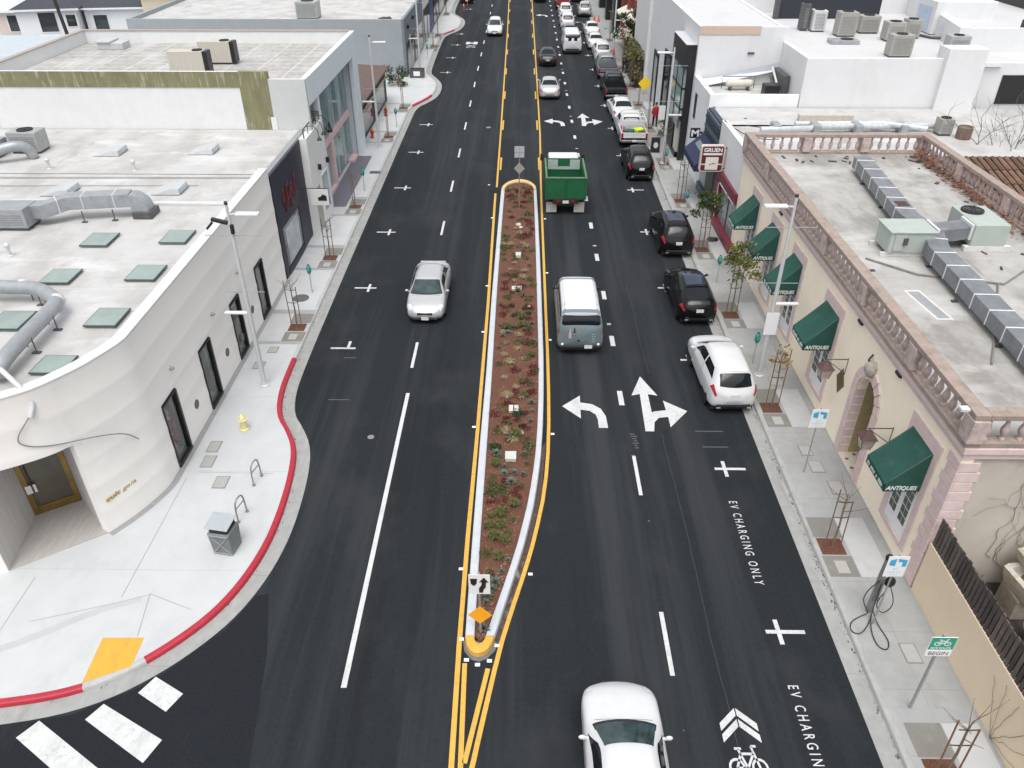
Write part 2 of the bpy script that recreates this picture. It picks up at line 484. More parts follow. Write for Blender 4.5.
# yellow tactile ramp and its grey dropped kerb
struct('tactile_paving', MB().sheet([(-10.80, 11.60), (-9.78, 12.10), (-9.81, 12.97), (-10.89, 12.95)], .1405), tact)

jt = MB()
for a, b in (((-10.98, 14.3), (-10.99, 19.3)), ((-13.7, 12.2), (-13.75, 15.0)), ((-13.07, 13.45), (-11.05, 14.1)), ((-10.24, 14.45), (-10.0, 13.0)), ((-10.7, 19.6), (-8.2, 19.55)), ((-11.0, 14.1), (-10.2, 14.42)), ((-10.2, 14.42), (-8.9, 13.9))):
    ribbon(jt, [a, b], .014, .1402)
struct('pavement_joint', jt, M('joint_grey', (.30, .305, .31), .9, var=.1))  # joint lines in plain grey
pave_strip = MB(); ribbon(pave_strip, smooth_line([(-15.5, 11.7), (-13.2, 12.6), (-11.4, 13.9), (-10.4, 14.25)], 2), .22, .1398); struct('pavement_strip', pave_strip, M('bluish_concrete', (.50, .51, .535), .7, var=.05, scale=2))  # slightly darker, bluer curved strip across the pavement
# ------------------------------------------------------------------ painted markings
Z = .0045
def poly_mark(name, polys, mat, z=Z):
    m = MB()
    for p in polys: m.sheet(p, z)
    return struct(name, m, mat)
def rect(x0, x1, y0, y1): return [(x0, y0), (x1, y0), (x1, y1), (x0, y1)]
lane = [rect(-4.40, -4.26, 11.65, 24.5)]
y = 26.3
while y < 200:
    lane.append(rect(-4.46, -4.34, y, y + 2.0)); y += 6.72
lane += [rect(3.83, 3.95, 12.1, 14.1), rect(3.87, 3.99, 18.8, 20.8), rect(3.74, 3.94, 23.8, 24.75)]
y = 28.1
while y < 200:
    lane.append(rect(3.82, 4.02, y, y + .85)); y += 4.22
poly_mark('lane_line', lane, wht_p)
tick = []
y = 29.9
while y < 110:
    tick.append(rect(3.82, 4.0, y, y + .16)); y += 8.44
poly_mark('lane_tick', tick, M('dull_road_paint', (.34, .35, .35), .7, var=.2, scale=12))
pk = [rect(-8.0, -6.95, 27.72, 27.84), rect(-7.33, -7.21, 27.84, 28.35)]
for yy in (33.34, 40.1, 47.1, 54.3, 61.2, 79.2, 86.0, 92.8, 99.4, 118, 125):
    pk += [rect(-8.0, -6.95, yy - .06, yy + .06), rect(-7.36, -7.24, yy + .064, yy + .4), rect(-7.36, -7.24, yy - .4, yy - .064)]
for yy in (13.48, 20.15, 27.04, 33.53, 40.31, 46.92, 53.7, 60.4, 67.1, 73.9, 80.6, 87.4, 94.2, 101, 107.8):
    pk += [rect(6.58, 7.62, yy - .06, yy + .06), rect(6.86, 6.98, yy + .064, yy + .4), rect(6.86, 6.98, yy - .4, yy - .064)]
poly_mark('parking_mark', pk, wht_p)

def shape(pts, dx=0, dy=0): return [(x + dx, y + dy) for x, y in pts]
left_arrow = [(3.19, 22.38), (3.17, 23.1), (3.02, 23.56), (2.72, 23.85), (2.27, 23.96), (2.29, 24.42), (1.58, 23.71), (2.24, 22.95), (2.26, 23.5), (2.6, 23.42), (2.8, 23.2), (2.86, 22.9), (2.86, 22.38)]
stem = [(4.83, 22.2), (4.92, 22.75), (5.12, 23.02), (5.47, 23.08), (5.46, 22.45), (6.23, 23.45), (5.43, 24.12), (5.45, 23.5), (5.0, 23.42), (4.90, 23.36), (4.91, 24.55), (5.27, 24.45), (4.76, 25.78), (4.27, 24.45), (4.6, 24.55), (4.52, 22.2)]
poly_mark('left_turn_arrow', [left_arrow], wht_p)
poly_mark('straight_and_right_arrow', [stem], wht_p)
poly_mark('left_turn_arrow', [shape(left_arrow, .14, 38.6)], wht_p)
poly_mark('straight_and_right_arrow', [shape(stem, .12, 38.8)], wht_p)
poly_mark('left_turn_arrow', [shape(left_arrow, .1, 89.5)], wht_p)
# yellow lines: round the island and on beyond it
yl = MB()
LY = [(-1.50, 8.2), (-1.50, 9.64), (-1.55, 12.96), (-1.56, 16.9), (-1.53, 21.6), (-1.52, 32), (-1.58, 40), (-1.62, 46.2)]
ribbon(yl, LY, .13, Z)
RY = [(-1.22, 8.8), (-1.03, 9.64), (-.92, 10.35), (-.50, 12.8), (-.23, 13.95), (.23, 15.76), (.48, 16.93), (.83, 19.0), (1.03, 21.65), (1.12, 25.84), (1.14, 32.2), (1.17, 39.2), (1.20, 46.85), (1.3, 55), (1.36, 60), (1.32, 127), (1.3, 300)]
ribbon(yl, smooth_line(RY, 1), .12, Z)
ribbon(yl, [(-1.28, 9.2), (-1.37, 12.4)], .12, Z)
ribbon(yl, [(-1.21, 9.75), (-.77, 12.25)], .12, Z)
ribbon(yl, [(-1.57, 47.3), (-1.62, 60), (-1.85, 100), (-2.08, 127), (-2.6, 300)], .12, Z)
for k in range(18):
    y = 50.6 + k * 9.3
    xl = -1.57 - (y - 47) * .0064 + .17; yl.sheet(rect(xl - .06, xl + .06, y, y + 2.6), Z)
    xr = 1.33 - .17; yl.sheet(rect(xr - .06, xr + .06, y, y + 2.6), Z)
struct('yellow_line', yl, yel_p)
# crosswalk bars bottom left
cw = [[(-9.11, 11.9), (-9.37, 11.44), (-8.49, 10.94), (-8.25, 11.43)],
      [(-10.08, 11.13), (-10.34, 10.71), (-8.52, 9.66), (-8.3, 10.22)],
      [(-11.42, 10.67), (-11.74, 10.23), (-8.9, 8.5), (-8.6, 9.0)], [(-12.9, 10.1), (-13.2, 9.7), (-9.4, 7.4), (-9.1, 7.8)]]
poly_mark('crosswalk', cw, wht_p, .009)
# lettering on the road beside the kerb
for y0 in (18.55, 11.86):
    m = MB(); m.text('E V   C H A R G I N G   O N L Y', (6.70, y0, .0045), (0, -1, 0), (1, 0, 0), .265, 3.45, depth=.0, align='L', bold=.006)
    struct('road_lettering', m, wht_p)
# sharrow: two chevrons over a bicycle
sh = MB()
def chev(cx, y, hw, h, t):
    sh.sheet([(cx - hw, y - h), (cx - .015, y - t), (cx - .015, y + .0), (cx - hw, y - h + t)], Z)
    sh.sheet([(cx + hw, y - h), (cx + hw, y - h + t), (cx + .015, y), (cx + .015, y - t)], Z)
chev(5.24, 11.22, .44, .60, .2); chev(5.24, 10.93, .44, .60, .2)
def bike_mark(mb, cx, cy, s, put):
    for wx in (-.26, .26):
        for k in range(14):
            a0, a1 = 2 * pi * k / 14, 2 * pi * (k + 1) / 14
            put([(wx + .19 * cos(a0), .19 * sin(a0)), (wx + .19 * cos(a1), .19 * sin(a1)), (wx + .14 * cos(a1), .14 * sin(a1)), (wx + .14 * cos(a0), .14 * sin(a0))])
    def bar(p, q, t=.025):
        d = Vector((q[0] - p[0], q[1] - p[1])).normalized(); n = Vector((-d.y, d.x)) * t
        put([(p[0] - n.x, p[1] - n.y), (q[0] - n.x, q[1] - n.y), (q[0] + n.x, q[1] + n.y), (p[0] + n.x, p[1] + n.y)])
    for p, q in (((-.26, 0), (-.12, .27)), ((-.12, .27), (.17, .27)), ((.17, .27), (-.02, 0)), ((-.02, 0), (-.26, 0)), ((-.02, 0), (-.16, .36)), ((-.24, .37), (-.08, .37)), ((.26, 0), (.15, .42)), ((.15, .42), (.27, .42))):
        bar(p, q)
bike_mark(sh, 0, 0, 1, lambda P: sh.sheet([(5.24 + p[0] * 1.0, 9.72 + p[1] * 1.25) for p in P], Z))
for dx, dy in ((-10.0, 83.0),):
    for (yy) in (11.22, 10.93):
        pass
struct('bicycle_lane_mark', sh, wht_p)
sh = MB()
chev(-5.75, 92.6, .5, .6, .25); chev(-5.75, 91.9, .5, .6, .25)
sh.sheet(rect(-6.4, -5.95, 93.2, 94.6), Z); sh.sheet(rect(-5.55, -5.1, 93.2, 94.6), Z); sh.sheet(rect(-5.94, -5.56, 93.6, 94.2), Z)
struct('bicycle_lane_mark', sh, wht_p)
# ghosts of old marks
gh = []
for yy, x0, x1 in ((27.0, -7.3, -6.8), (22.2, 6.3, 7.3), (21.3, 6.4, 7.3), (24.0, -7.3, -6.5), (20.8, 3.85, 3.98), (17.6, 4.0, 4.06), (10.6, 3.9, 3.93)):
    gh.append(rect(x0, x1, yy, yy + .05))
for k in range(7): gh.append(rect(4.0 + rnd(-.08, .08), 4.12 + rnd(-.02, .1), 22.0 - k * .13, 22.05 - k * .13))
poly_mark('old_road_mark', gh, wht_old)
tar = M('tar_seam', (.027, .030, .033), .7, var=.3, scale=5)
ms = MB()
for x, y0, y1, ww in ((5.1, 8, 22, .022), (5.12, 26, 34, .02)):
    n = 24; ribbon(ms, [(x + .02 * sin(i * .5) + rnd(-.02, .02), lerp(y0, y1, i / n)) for i in range(n + 1)], ww, .003)
struct('tar_seam', ms, tar)
# manhole lids in the road
for x, y in ((-5.31, 21.74), (-2.6, 60.5), (2.4, 51.0)):
    rr_ = .12 if y < 30 else .2; m = MB().lathe([(rr_, 0), (rr_, .006), (rr_ * .85, .008), (rr_ * .8, .006)], (x, y, 0), 20)
    solo('manhole_cover', m, lid_f, {21.74: 'small round iron cover in the road lane beside the red kerb bulge', 60.5: 'round iron cover in the road just past the planted island', 51.0: 'round iron cover in the road ahead of the green truck'}[y], 'manhole cover')

# ------------------------------------------------------------------ planted island
LO = [(-1.41, 13.15), (-1.42, 16.9), (-1.41, 21.6), (-1.37, 25.8), (-1.38, 32.2), (-1.33, 40.5), (-1.28, 46.6)]
LI = [(-1.15, 13.15), (-1.16, 16.8), (-1.14, 21.4), (-1.12, 25.6), (-1.13, 31.9), (-1.10, 40.3), (-1.05, 46.5)]
RI = [(-.87, 13.15), (-.2, 15.8), (.0, 16.78), (.34, 18.75), (.60, 21.46), (.73, 25.6), (.75, 31.9), (.75, 40.2), (.74, 46.4)]
RO = [(-.62, 13.15), (-.0, 15.75), (.22, 16.75), (.55, 18.7), (.80, 21.4), (.95, 25.7), (.98, 32.0), (.97, 40.3), (.93, 46.6)]
bed = LI + [(-.75, 47.5), (-.15, 47.95), (.45, 47.5)] + list(reversed(RI)) + [(-1.0, 12.98)]
bedm = MB()
bm = bmesh.new(); ff = bm.faces.new([bm.verts.new((x, y, .10)) for x, y in bed]); bmesh.ops.triangulate(bm, faces=[ff]); bm.normal_update(); bm.faces.ensure_lookup_table()
if bm.faces[0].normal.z < 0: bmesh.ops.reverse_faces(bm, faces=bm.faces)
bm.verts.ensure_lookup_table()
bedm.add([tuple(v.co) for v in bm.verts], [tuple(v.index for v in q.verts) for q in bm.faces]); bm.free()
struct('mulch_bed', bedm, mulch)
# dark strip of spilt mulch between the right kerb and its yellow line
sp_ = MB(); strip(sp_, [(-.62, 13.1), (-.02, 15.7), (.2, 16.75), (.53, 18.7), (.78, 21.3)], [(-.50, 13.0), (.16, 15.72), (.38, 16.85), (.72, 18.9), (.92, 21.5)], .003)
struct('spilt_mulch', sp_, M('spilt_mulch', (.085, .055, .045), .95, var=.5, scale=8, stain=((.3, .3, .31), 3, (1, .5, 1), .56, .8)))
def kerb_solid(name, O, I, mat, z=.155, closed=False):
    """raised kerb between an outer and an inner plan line, edges eased"""
    n = len(O); rows = []
    def mixl(t): return [(lerp(a[0], b[0], t), lerp(a[1], b[1], t)) for a, b in zip(O, I)]
    for t, zz in ((0, 0), (.06, z - .02), (.16, z), (.86, z), (.95, z - .015), (1, .06)):
        rows.append([(p[0], p[1], zz) for p in mixl(t)])
    vs = [p for r in rows for p in r]; fs = []
    for r in range(len(rows) - 1):
        for i in range(n - 1): fs.append((r * n + i, r * n + i + 1, (r + 1) * n + i + 1, (r + 1) * n + i))
    fs.append(tuple(r * n for r in range(len(rows)))); fs.append(tuple(r * n + n - 1 for r in reversed(range(len(rows)))))
    return struct(name, MB().add(vs, fs), mat, smooth=40)
def resample(P, n):
    P = [Vector(p) for p in P]; d = [0]
    for a, b in zip(P, P[1:]): d.append(d[-1] + (b - a).length)
    out = []
    for i in range(n):
        t = d[-1] * i / (n - 1); k = 0
        while k < len(d) - 2 and d[k + 1] < t: k += 1
        out.append(tuple(P[k].lerp(P[k + 1], (t - d[k]) / max(1e-9, d[k + 1] - d[k]))))
    return out
kerb_solid('island_kerb', resample(LO, 40), resample(LI, 40), isl_kerb)
kerb_solid('island_kerb', resample(smooth_line(RO, 1), 40), resample(smooth_line(RI, 1), 40), isl_kerb)
noseO = [(-1.41, 13.146), (-1.37, 12.85), (-1.22, 12.64), (-1.05, 12.58), (-.86, 12.64), (-.70, 12.85), (-.622, 13.146)]
noseI = [(-1.15, 13.146), (-1.14, 13.04), (-1.10, 12.96), (-1.03, 12.93), (-.95, 12.96), (-.90, 13.04), (-.872, 13.146)]
kerb_solid('yellow_island_nose', resample(smooth_line(noseO, 2), 24), resample(smooth_line(noseI, 2), 24), yel_p, .157)
topO = [(.93, 46.605), (.88, 47.3), (.6, 48.0), (.2, 48.4), (-.2, 48.5), (-.6, 48.3), (-1.0, 47.8), (-1.24, 47.1), (-1.28, 46.605)]
topI = [(.74, 46.605), (.70, 47.1), (.48, 47.6), (.15, 47.95), (-.2, 48.02), (-.52, 47.85), (-.83, 47.5), (-1.01, 46.95), (-1.05, 46.605)]
kerb_solid('yellow_island_nose', resample(smooth_line(topO, 2), 30), resample(smooth_line(topI, 2), 30), M('faded_yellow_paint', (.60, .42, .18), .6, var=.1, stain=((.45, .38, .28), 5, (1, 1, 1), .52, .6)), .157)
struct('island_apron', MB().sheet([(-1.46, 13.1), (-1.40, 12.75), (-1.2, 12.5), (-1.0, 12.45), (-.8, 12.55), (-.6, 12.8), (-.55, 13.1)], .0030), M('apron_grey', (.16, .16, .165), .8, var=.2))

gl_ = MB(); rng = random.Random(12)
for A_, sg, n_, ya, yb in ((AR, -1, 900, 9, 62), (AL2, 1, 260, 10, 62)):
    pts_ = [p for p in offset_line(A_, sg * .40)]
    for k in range(n_):
        yy = rng.uniform(ya, yb)
        q = min(zip(pts_, pts_[1:]), key=lambda ab: 0 if ab[0][1] <= yy <= ab[1][1] else min(abs(ab[0][1] - yy), abs(ab[1][1] - yy)) + .01)
        t_ = min(1, max(0, (yy - q[0][1]) / max(1e-6, q[1][1] - q[0][1]))); x_ = lerp(q[0][0], q[1][0], t_) + rng.gauss(0, .045) - sg * abs(rng.gauss(0, .03)); y_ = lerp(q[0][1], q[1][1], t_)
        s_ = rng.uniform(.008, .03); a = rng.uniform(0, 3.14); l_ = rng.uniform(1, 3)
        gl_.add([(x_ - s_ * cos(a), y_ - s_ * l_, .0135), (x_ + s_ * sin(a), y_, .0145), (x_ + s_ * cos(a), y_ + s_ * l_, .0138), (x_ - s_ * sin(a), y_, .0142)], [(0, 1, 2, 3)])
struct('gutter_litter', gl_, M('gutter_dirt', (.085, .075, .06), .95, var=.4, island=1.0), kind='stuff')

# raised pavement reflectors
refm = M('reflector_white', (.8, .78, .72), .3, var=.05)
refy = M('reflector_yellow', (.75, .55, .2), .3, var=.05)
first = None
for i, (x, y) in enumerate([(-1.68, 15.58), (.33, 15.41), (-1.67, 22.38), (1.17, 22.0), (-1.64, 33.63), (1.29, 35.09), (-1.64, 29.22), (1.27, 28.57), (-1.7, 42.23), (1.35, 42.12), (-2.07, 47.71),
                             (-1.50, 13.14), (-.56, 12.95), (-1.33, 12.5), (-1.04, 12.36), (-.74, 12.48)]):
    if first is None:
        b = MB(); b.add([(-.065, -.05, 0), (.065, -.05, 0), (.065, .05, 0), (-.065, .05, 0), (-.045, -.025, .018), (.045, -.025, .018), (.045, .025, .018), (-.045, .025, .018)],
                        [(4, 5, 6, 7), (0, 1, 5, 4), (1, 2, 6, 5), (2, 3, 7, 6), (3, 0, 4, 7)])
        first = solo('road_reflector', b, refm, 'small', 'reflector'); o = first
    else:
        o = first.copy(); COL.objects.link(o)
    o.location = (x, y, .009); o['group'] = 'reflectors stuck along the island lines'
    o['category'] = 'reflector'
    o['label'] = ('small white reflector on the asphalt left of the island line' if x < -1.6 else 'small reflector on the asphalt right of the island line' if x > .2 else 'small amber reflector stuck round the yellow island tip')
# ------------------------------------------------------------------ buildings along the left pavement
FX = -11.4
stucco = M('layered_white_stucco', (.80, .775, .735), .85, var=.03, scale=.7, stretch=(.05, .05, 1.4), detail=1, bump=.08, bscale=40, bdist=.01,
           stains=[((.70, .68, .655), .5, (.5, .5, .5), .55, .5), ((.62, .59, .55), 2.5, (1.2, 1.2, .2), .70, .3)])
roofw = M('white_roof_membrane', (.56, .555, .545), .8, var=.06, scale=1.1,
          stains=[((.42, .405, .375), .5, (1, .6, 1), .46, .75), ((.70, .70, .695), .8, (.5, 1, 1), .52, .8), ((.25, .23, .20), .5, (1.2, .4, 1), .60, .7), ((.30, .28, .25), 4, (1, .5, 1), .64, .6)])
joints(roofw, 0, 2.1, .03, (.52, .51, .49), 0, .4)
roofs = M('grey_speckled_roof', (.42, .41, .385), .85, var=.22, scale=3,
          stains=[((.60, .60, .59), .55, (1, .5, 1), .48, .7), ((.25, .24, .22), .7, (.7, .4, 1), .58, .6), ((.6, .6, .58), 6, (1, 1, 1), .6, .5)])
joints(roofs, 1.9, 1.05, .05, (.62, .61, .59))
white_w = M('white_painted_wall', (.64, .645, .645), .7, var=.04, scale=1.5, stains=[((.55, .55, .54), 1.2, (1, 1, .3), .55, .6), ((.50, .49, .47), 2.6, (1.5, 1.5, .12), .64, .5)])
cap_w = M('white_coping', (.64, .64, .635), .6, var=.05, scale=2, stain=((.55, .55, .53), 3, (1, 1, 1), .6, .5))
black_m = M('black_metal', (.012, .012, .014), .4, var=.2)
steel_l = M('galvanised_sheet', (.42, .44, .455), .42, metal=.35, var=.12, scale=3, stain=((.32, .33, .335), 2.5, (1, 1, 1), .55, .6))
steel_w = M('white_painted_metal', (.62, .63, .635), .5, var=.06, scale=4)
steel_d = M('dark_steel', (.09, .09, .092), .5, metal=.3, var=.2)
hvac_m = M('weathered_unit_casing', (.44, .455, .45), .5, metal=.15, var=.1, scale=3, stain=((.28, .28, .27), 2, (1, 1, .5), .6, .5))
hvac_t = M('tan_unit_casing', (.39, .375, .345), .55, var=.08, scale=3, stain=((.26, .25, .23), 3, (1, 1, .4), .58, .5))
fan_m = M('fan_opening', (.018, .018, .018), .7, var=.2)
glass_d = M('dark_glass', (.025, .03, .032), .06, var=.3, scale=.8, spec=.7)
glass_t = M('teal_glass', (.18, .27, .27), .08, var=.25, scale=.7, spec=.7, stain=((.10, .16, .165), .8, (1, 1, .4), .5, .6))
sky_g = M('skylight_glass', (.30, .38, .35), .2, var=.10, scale=.9, spec=.4, stain=((.37, .42, .39), 1.3, (1, 1, 1), .5, .6))
travert = M('travertine', (.47, .445, .42), .6, var=.10, scale=2.2, stretch=(6, .6, .6), stains=[((.34, .315, .29), 3, (7, .5, .5), .55, .6)])
trav_v = M('travertine_panels', (.50, .48, .46), .6, var=.08, scale=2.2, stretch=(5, 5, .25), stains=[((.36, .34, .33), 3, (6, 6, .2), .55, .6)])
brass = M('brass_frame', (.24, .155, .05), .35, metal=.6, var=.2, scale=3)
gold = M('gold_letters', (.42, .32, .10), .35, metal=.4, var=.1)
glass_clear('shop_glass', (.93, .97, .95), .2)

# --- curved white corner shop
curve = smooth_line([(FX, 19.4), (FX, 19.0), (-11.52, 18.55), (-11.9, 17.6), (-12.44, 16.76)], 2)
corner = thing('corner_shop', (-14, 22, 0.135), 'white layered stucco corner shop with rounded front and flat white roof with skylights', 'shop')
TOPZ = 5.6
wallm = MB()
th = .3
def wall_run(mb, pts, z0, z1, t=th):
    """upright wall following a plan line, t thick to the line's right-hand side looking along it"""
    A = list(pts); B = offset_line(pts, t)
    n = len(A)
    vs = [(p[0], p[1], z0) for p in A] + [(p[0], p[1], z1) for p in A] + [(p[0], p[1], z0) for p in B] + [(p[0], p[1], z1) for p in B]
    fs = []
    for i in range(n - 1):
        fs += [(i, i + 1, n + i + 1, n + i), (2 * n + i + 1, 2 * n + i, 3 * n + i, 3 * n + i + 1), (n + i, n + i + 1, 3 * n + i + 1, 3 * n + i), (i + 1, i, 2 * n + i, 2 * n + i + 1)]
    fs += [(0, n, 3 * n, 2 * n), (n - 1, 2 * n + n - 1, 3 * n + n - 1, n + n - 1)]
    return mb.add(vs, fs)
WIN = [(19.80, 20.92), (23.12, 24.24), (26.58, 27.66), (29.88, 31.0)]
ys = [33.9] + [v for a, b in reversed(WIN) for v in (b, a)] + [19.4]
for a, b in zip(ys[0::2], ys[1::2]):
    wallm.box(FX - th, FX, b, a, .13, 2.66)
wallm.box(FX - th, FX, 19.4, 33.9, 2.66, TOPZ)
cv = list(reversed(curve))          # from the doorway up to the straight front
wall_run(wallm, cv, .13, 3.53)
lint = smooth_line([(-24, 13.6), (-19, 13.75), (-16.6, 14.3), (-14.45, 15.28), (-12.9, 16.2), (-12.44, 16.76)], 2)
full = lint + cv[1:]
wall_run(wallm, full, 3.53, TOPZ)
wall_run(wallm, [(-24, 13.6), (-19, 13.75), (-16.6, 14.3), (-14.62, 15.2)], .13, 3.53)
wpart('wall', wallm, stucco, corner, smooth=25)
def fluted(mb, pts, z0, z1, depth=.015, pitch=.93, zr=5.58):
    """outer render skin with shallow level flutes"""
    zs = []; z = z0
    while z < z1 - .01: zs.append(z); z += .062
    zs.append(z1); rows = []
    for z in zs:
        t = ((zr - z) / pitch) % 1.0; d = .004 + depth * (2 * t - 1) ** 2
        rows += [(p[0], p[1], z) for p in offset_line(pts, -d)]
    n = len(pts)
    return mb.add(rows, [(r * n + i, r * n + i + 1, (r + 1) * n + i + 1, (r + 1) * n + i) for r in range(len(zs) - 1) for i in range(n - 1)])
sk_ = MB()
fluted(sk_, full + [(FX, 24), (FX, 33.9)], 3.54, TOPZ)
fluted(sk_, cv, .14, 3.54)
fluted(sk_, [(FX, 19.4), (FX, 26), (FX, 33.9)], 2.665, 3.54)
for a, b in zip(ys[0::2], ys[1::2]): fluted(sk_, [(FX, b), (FX, a)], .14, 2.665)
wpart('fluted_render', sk_, stucco, corner, smooth=35)
# roof, coping, low divider
inner = [(-24, 13.9)] + offset_line(full, .28)[1:] + [(-11.68, 19.4), (-11.68, 33.9), (-48, 33.9), (-48, 13.9)]
rf = MB()
bm = bmesh.new(); q = bm.faces.new([bm.verts.new((x, y, 5.34)) for x, y in inner]); bmesh.ops.triangulate(bm, faces=[q]); bm.normal_update(); bm.faces.ensure_lookup_table()
if bm.faces[0].normal.z < 0: bmesh.ops.reverse_faces(bm, faces=bm.faces)
bm.verts.ensure_lookup_table()
rf.add([tuple(v.co) for v in bm.verts], [tuple(v.index for v in f.verts) for f in bm.faces]); bm.free()
croof = wpart('roof', rf, roofw, corner)
cp = MB()
full2 = full + [(FX, 26), (FX, 33.9)]
fullA = offset_line(full2, -.03); fullB = offset_line(full2, .36)
n = len(fullA)
vs = [(p[0], p[1], TOPZ + .003) for p in fullA] + [(p[0], p[1], TOPZ + .05) for p in fullA] + [(p[0], p[1], TOPZ + .05) for p in fullB] + [(p[0], p[1], 5.3) for p in fullB]
fs = []
for r in range(3):
    for i in range(n - 1): fs.append((r * n + i, r * n + i + 1, (r + 1) * n + i + 1, (r + 1) * n + i))
cp.add(vs, fs)
wpart('coping', cp, cap_w, corner, smooth=30)
wpart('roof_divider', MB().box(-48, -11.75, 30.12, 30.32, 5.33, 5.46), cap_w, corner, bevel=.03)
# base strip along the pavement
bs = MB(); base_line = cv + [(FX, 30), (FX, 33.9)]
strip(bs, offset_line(base_line, -.22), base_line, .1405)
wpart('base_strip', bs, M('grey_base_strip', (.33, .33, .33), .8, var=.1), corner)
# show windows: cut right through the wall, black lining, display floor and back wall behind the pane
disp = M('display_interior', (.70, .71, .67), .7, var=.12, scale=1.5)
dispf = M('display_floor', (.58, .66, .60), .6, var=.1)
for a, b in WIN:
    f = MB()
    f.box(FX - .16, FX + .06, a, a + .05, .16, 2.62); f.box(FX - .16, FX + .065, b - .11, b, .16, 2.62)
    f.box(FX - .16, FX + .06, a + .05, b - .11, 2.56, 2.62); f.box(FX - .16, FX + .07, a + .05, b - .11, .16, .27)
    wf = wpart('show_window', f, black_m, corner, bevel=.008)
    g = MB().quad((FX - .02, a + .052, .272), (FX - .02, b - .112, .272), (FX - .02, b - .112, 2.558), (FX - .02, a + .052, 2.558))
    wpart('pane', g, MATS['shop_glass'], wf)
    d = MB(); d.box(FX - .6, FX - .04, a + .055, b - .115, .14, .275)
    wpart('display_floor', d, dispf, wf)
    d = MB(); d.box(FX - .62, FX - .605, a - .05, b + .05, .14, 2.7)
    wpart('display_wall', d, disp, wf)
    d = MB(); d.box(FX - .6, FX - .31, a + .055, b - .115, 2.703, 2.76)
    wpart('display_ceiling', d, M('display_ceiling', (.3, .3, .29), .8, var=.1), wf)
for y, z in ((22.05, 1.16), (25.47, 1.2), (28.85, 1.25), (27.2, .85)):
    m = MB().lathe([(.17, -.01), (.17, .03), (.13, .035), (.12, .015)], (FX, y, z), 20, axis='x')
    wpart('round_vent', m, M('round_vent_grey', (.11, .115, .115), .5, var=.15), corner, smooth=40)
for y, z in ((21.0, 3.35), (24.9, 3.2), (28.0, 3.4)):
    wpart('wall_spotlight', MB().lathe([(.07, 0), (.06, .12), (.03, .15)], (FX, y, z), 12, axis='x'), steel_l, corner)
# recessed doorway
ent = MB(); ent.prism([(-12.44, 16.76), (-14.6, 15.22), (-15.05, 17.45), (-13.9, 18.2)][::-1], .10, .155)
wpart('doorway_floor', ent, travert, corner)
jr = MB(); jr.slab([(-12.66, 16.93, .155), (-13.95, 18.24, .155), (-13.95, 18.24, 3.5), (-12.66, 16.93, 3.5)], (.12, .1, 0))
wpart('doorway_side', jr, trav_v, corner)
jl = MB(); jl.slab([(-14.6, 15.22, .155), (-15.05, 17.5, .155), (-15.05, 17.5, 3.5), (-14.6, 15.22, 3.5)], (-.25, .03, 0))
wpart('doorway_side', jl, trav_v, corner)
wpart('doorway_ceiling', MB().prism([(-12.3, 16.9), (-13.7, 18.5), (-15.5, 17.6), (-15.1, 15.2), (-14.45, 15.4)], 3.5, 3.529), white_w, corner)
# door set between the two inner corners
d0, d1 = Vector((-15.05, 17.48, .155)), Vector((-13.93, 18.22, .155)); du = (d1 - d0).normalized(); dn = Vector((du.y, -du.x, 0)); W_ = (d1 - d0).length
def dbox(mb, a, b, z0, z1, o0, o1):
    A = d0 + du * a; B = d0 + du * b
    lo = [A + dn * o0, B + dn * o0, B + dn * o1, A + dn * o1]
    return mb.slab([(p.x, p.y, z0) for p in lo], (0, 0, z1 - z0))
fr = MB(); dbox(fr, 0, .16, .156, 3.48, -.1, .03); dbox(fr, W_ - .16, W_, .156, 3.48, -.1, .03); dbox(fr, .16, W_ - .16, .156, .42, -.1, .02); dbox(fr, .16, W_ - .16, 3.3, 3.48, -.1, .02)
door = wpart('door', fr, brass, corner, bevel=.01)
wpart('pane', dbox(MB(), .16, W_ - .16, .42, 3.3, -.06, -.05), M('bronze_glass', (.085, .075, .055), .12, var=.3, scale=1, spec=.6), door)
wpart('notice', dbox(MB(), .05, .34, 1.0, 1.3, .035, .05), M('white_card', (.72, .71, .70), .6, var=.02), door)
wpart('handle', dbox(MB(), .22, .26, 1.0, 2.0, .04, .08), black_m, door)
# gold lettering on the curved front
lm = MB()
p0 = Vector((-12.28, 16.98, 0)); p1 = Vector((-11.83, 17.9, 0)); tx = (p1 - p0).normalized(); nx = Vector((tx.y, -tx.x, 0))
o = (p0 + p1) / 2 + nx * .035
lm.text('cult gaia', (o.x, o.y, 1.16), tx, (0, 0, 1), .19, 1.08, depth=.02, bold=.01, shear=.2)
wpart('gold_lettering', lm, gold, corner)
# skylights
for cx, cy, w_, d_ in ((-15.57, 26.5, 1.02, 1.2), (-12.8, 26.8, 1.0, 1.2), (-15.5, 23.45, 1.02, 1.1), (-12.74, 23.75, 1.03, 1.18), (-15.52, 20.42, 1.05, 1.15), (-12.67, 20.65, 1.0, 1.15), (-12.85, 17.9, .95, .95)):
    if cy < 18: cx, cy = -12.95, 17.95
    f = MB(); f.box(cx - w_ / 2, cx + w_ / 2, cy - d_ / 2, cy + d_ / 2, 5.40, 5.445)
    s_ = wpart('skylight', f, M('skylight_frame', (.045, .06, .06), .45, var=.1), corner, bevel=.015)
    wpart('pane', MB().box(cx - w_ / 2 + .035, cx + w_ / 2 - .035, cy - d_ / 2 + .035, cy + d_ / 2 - .035, 5.44, 5.45), sky_g, s_)
    wpart('curb', MB().box(cx - w_ / 2 + .08, cx + w_ / 2 - .08, cy - d_ / 2 + .08, cy + d_ / 2 - .08, 5.345, 5.399), steel_w, s_)

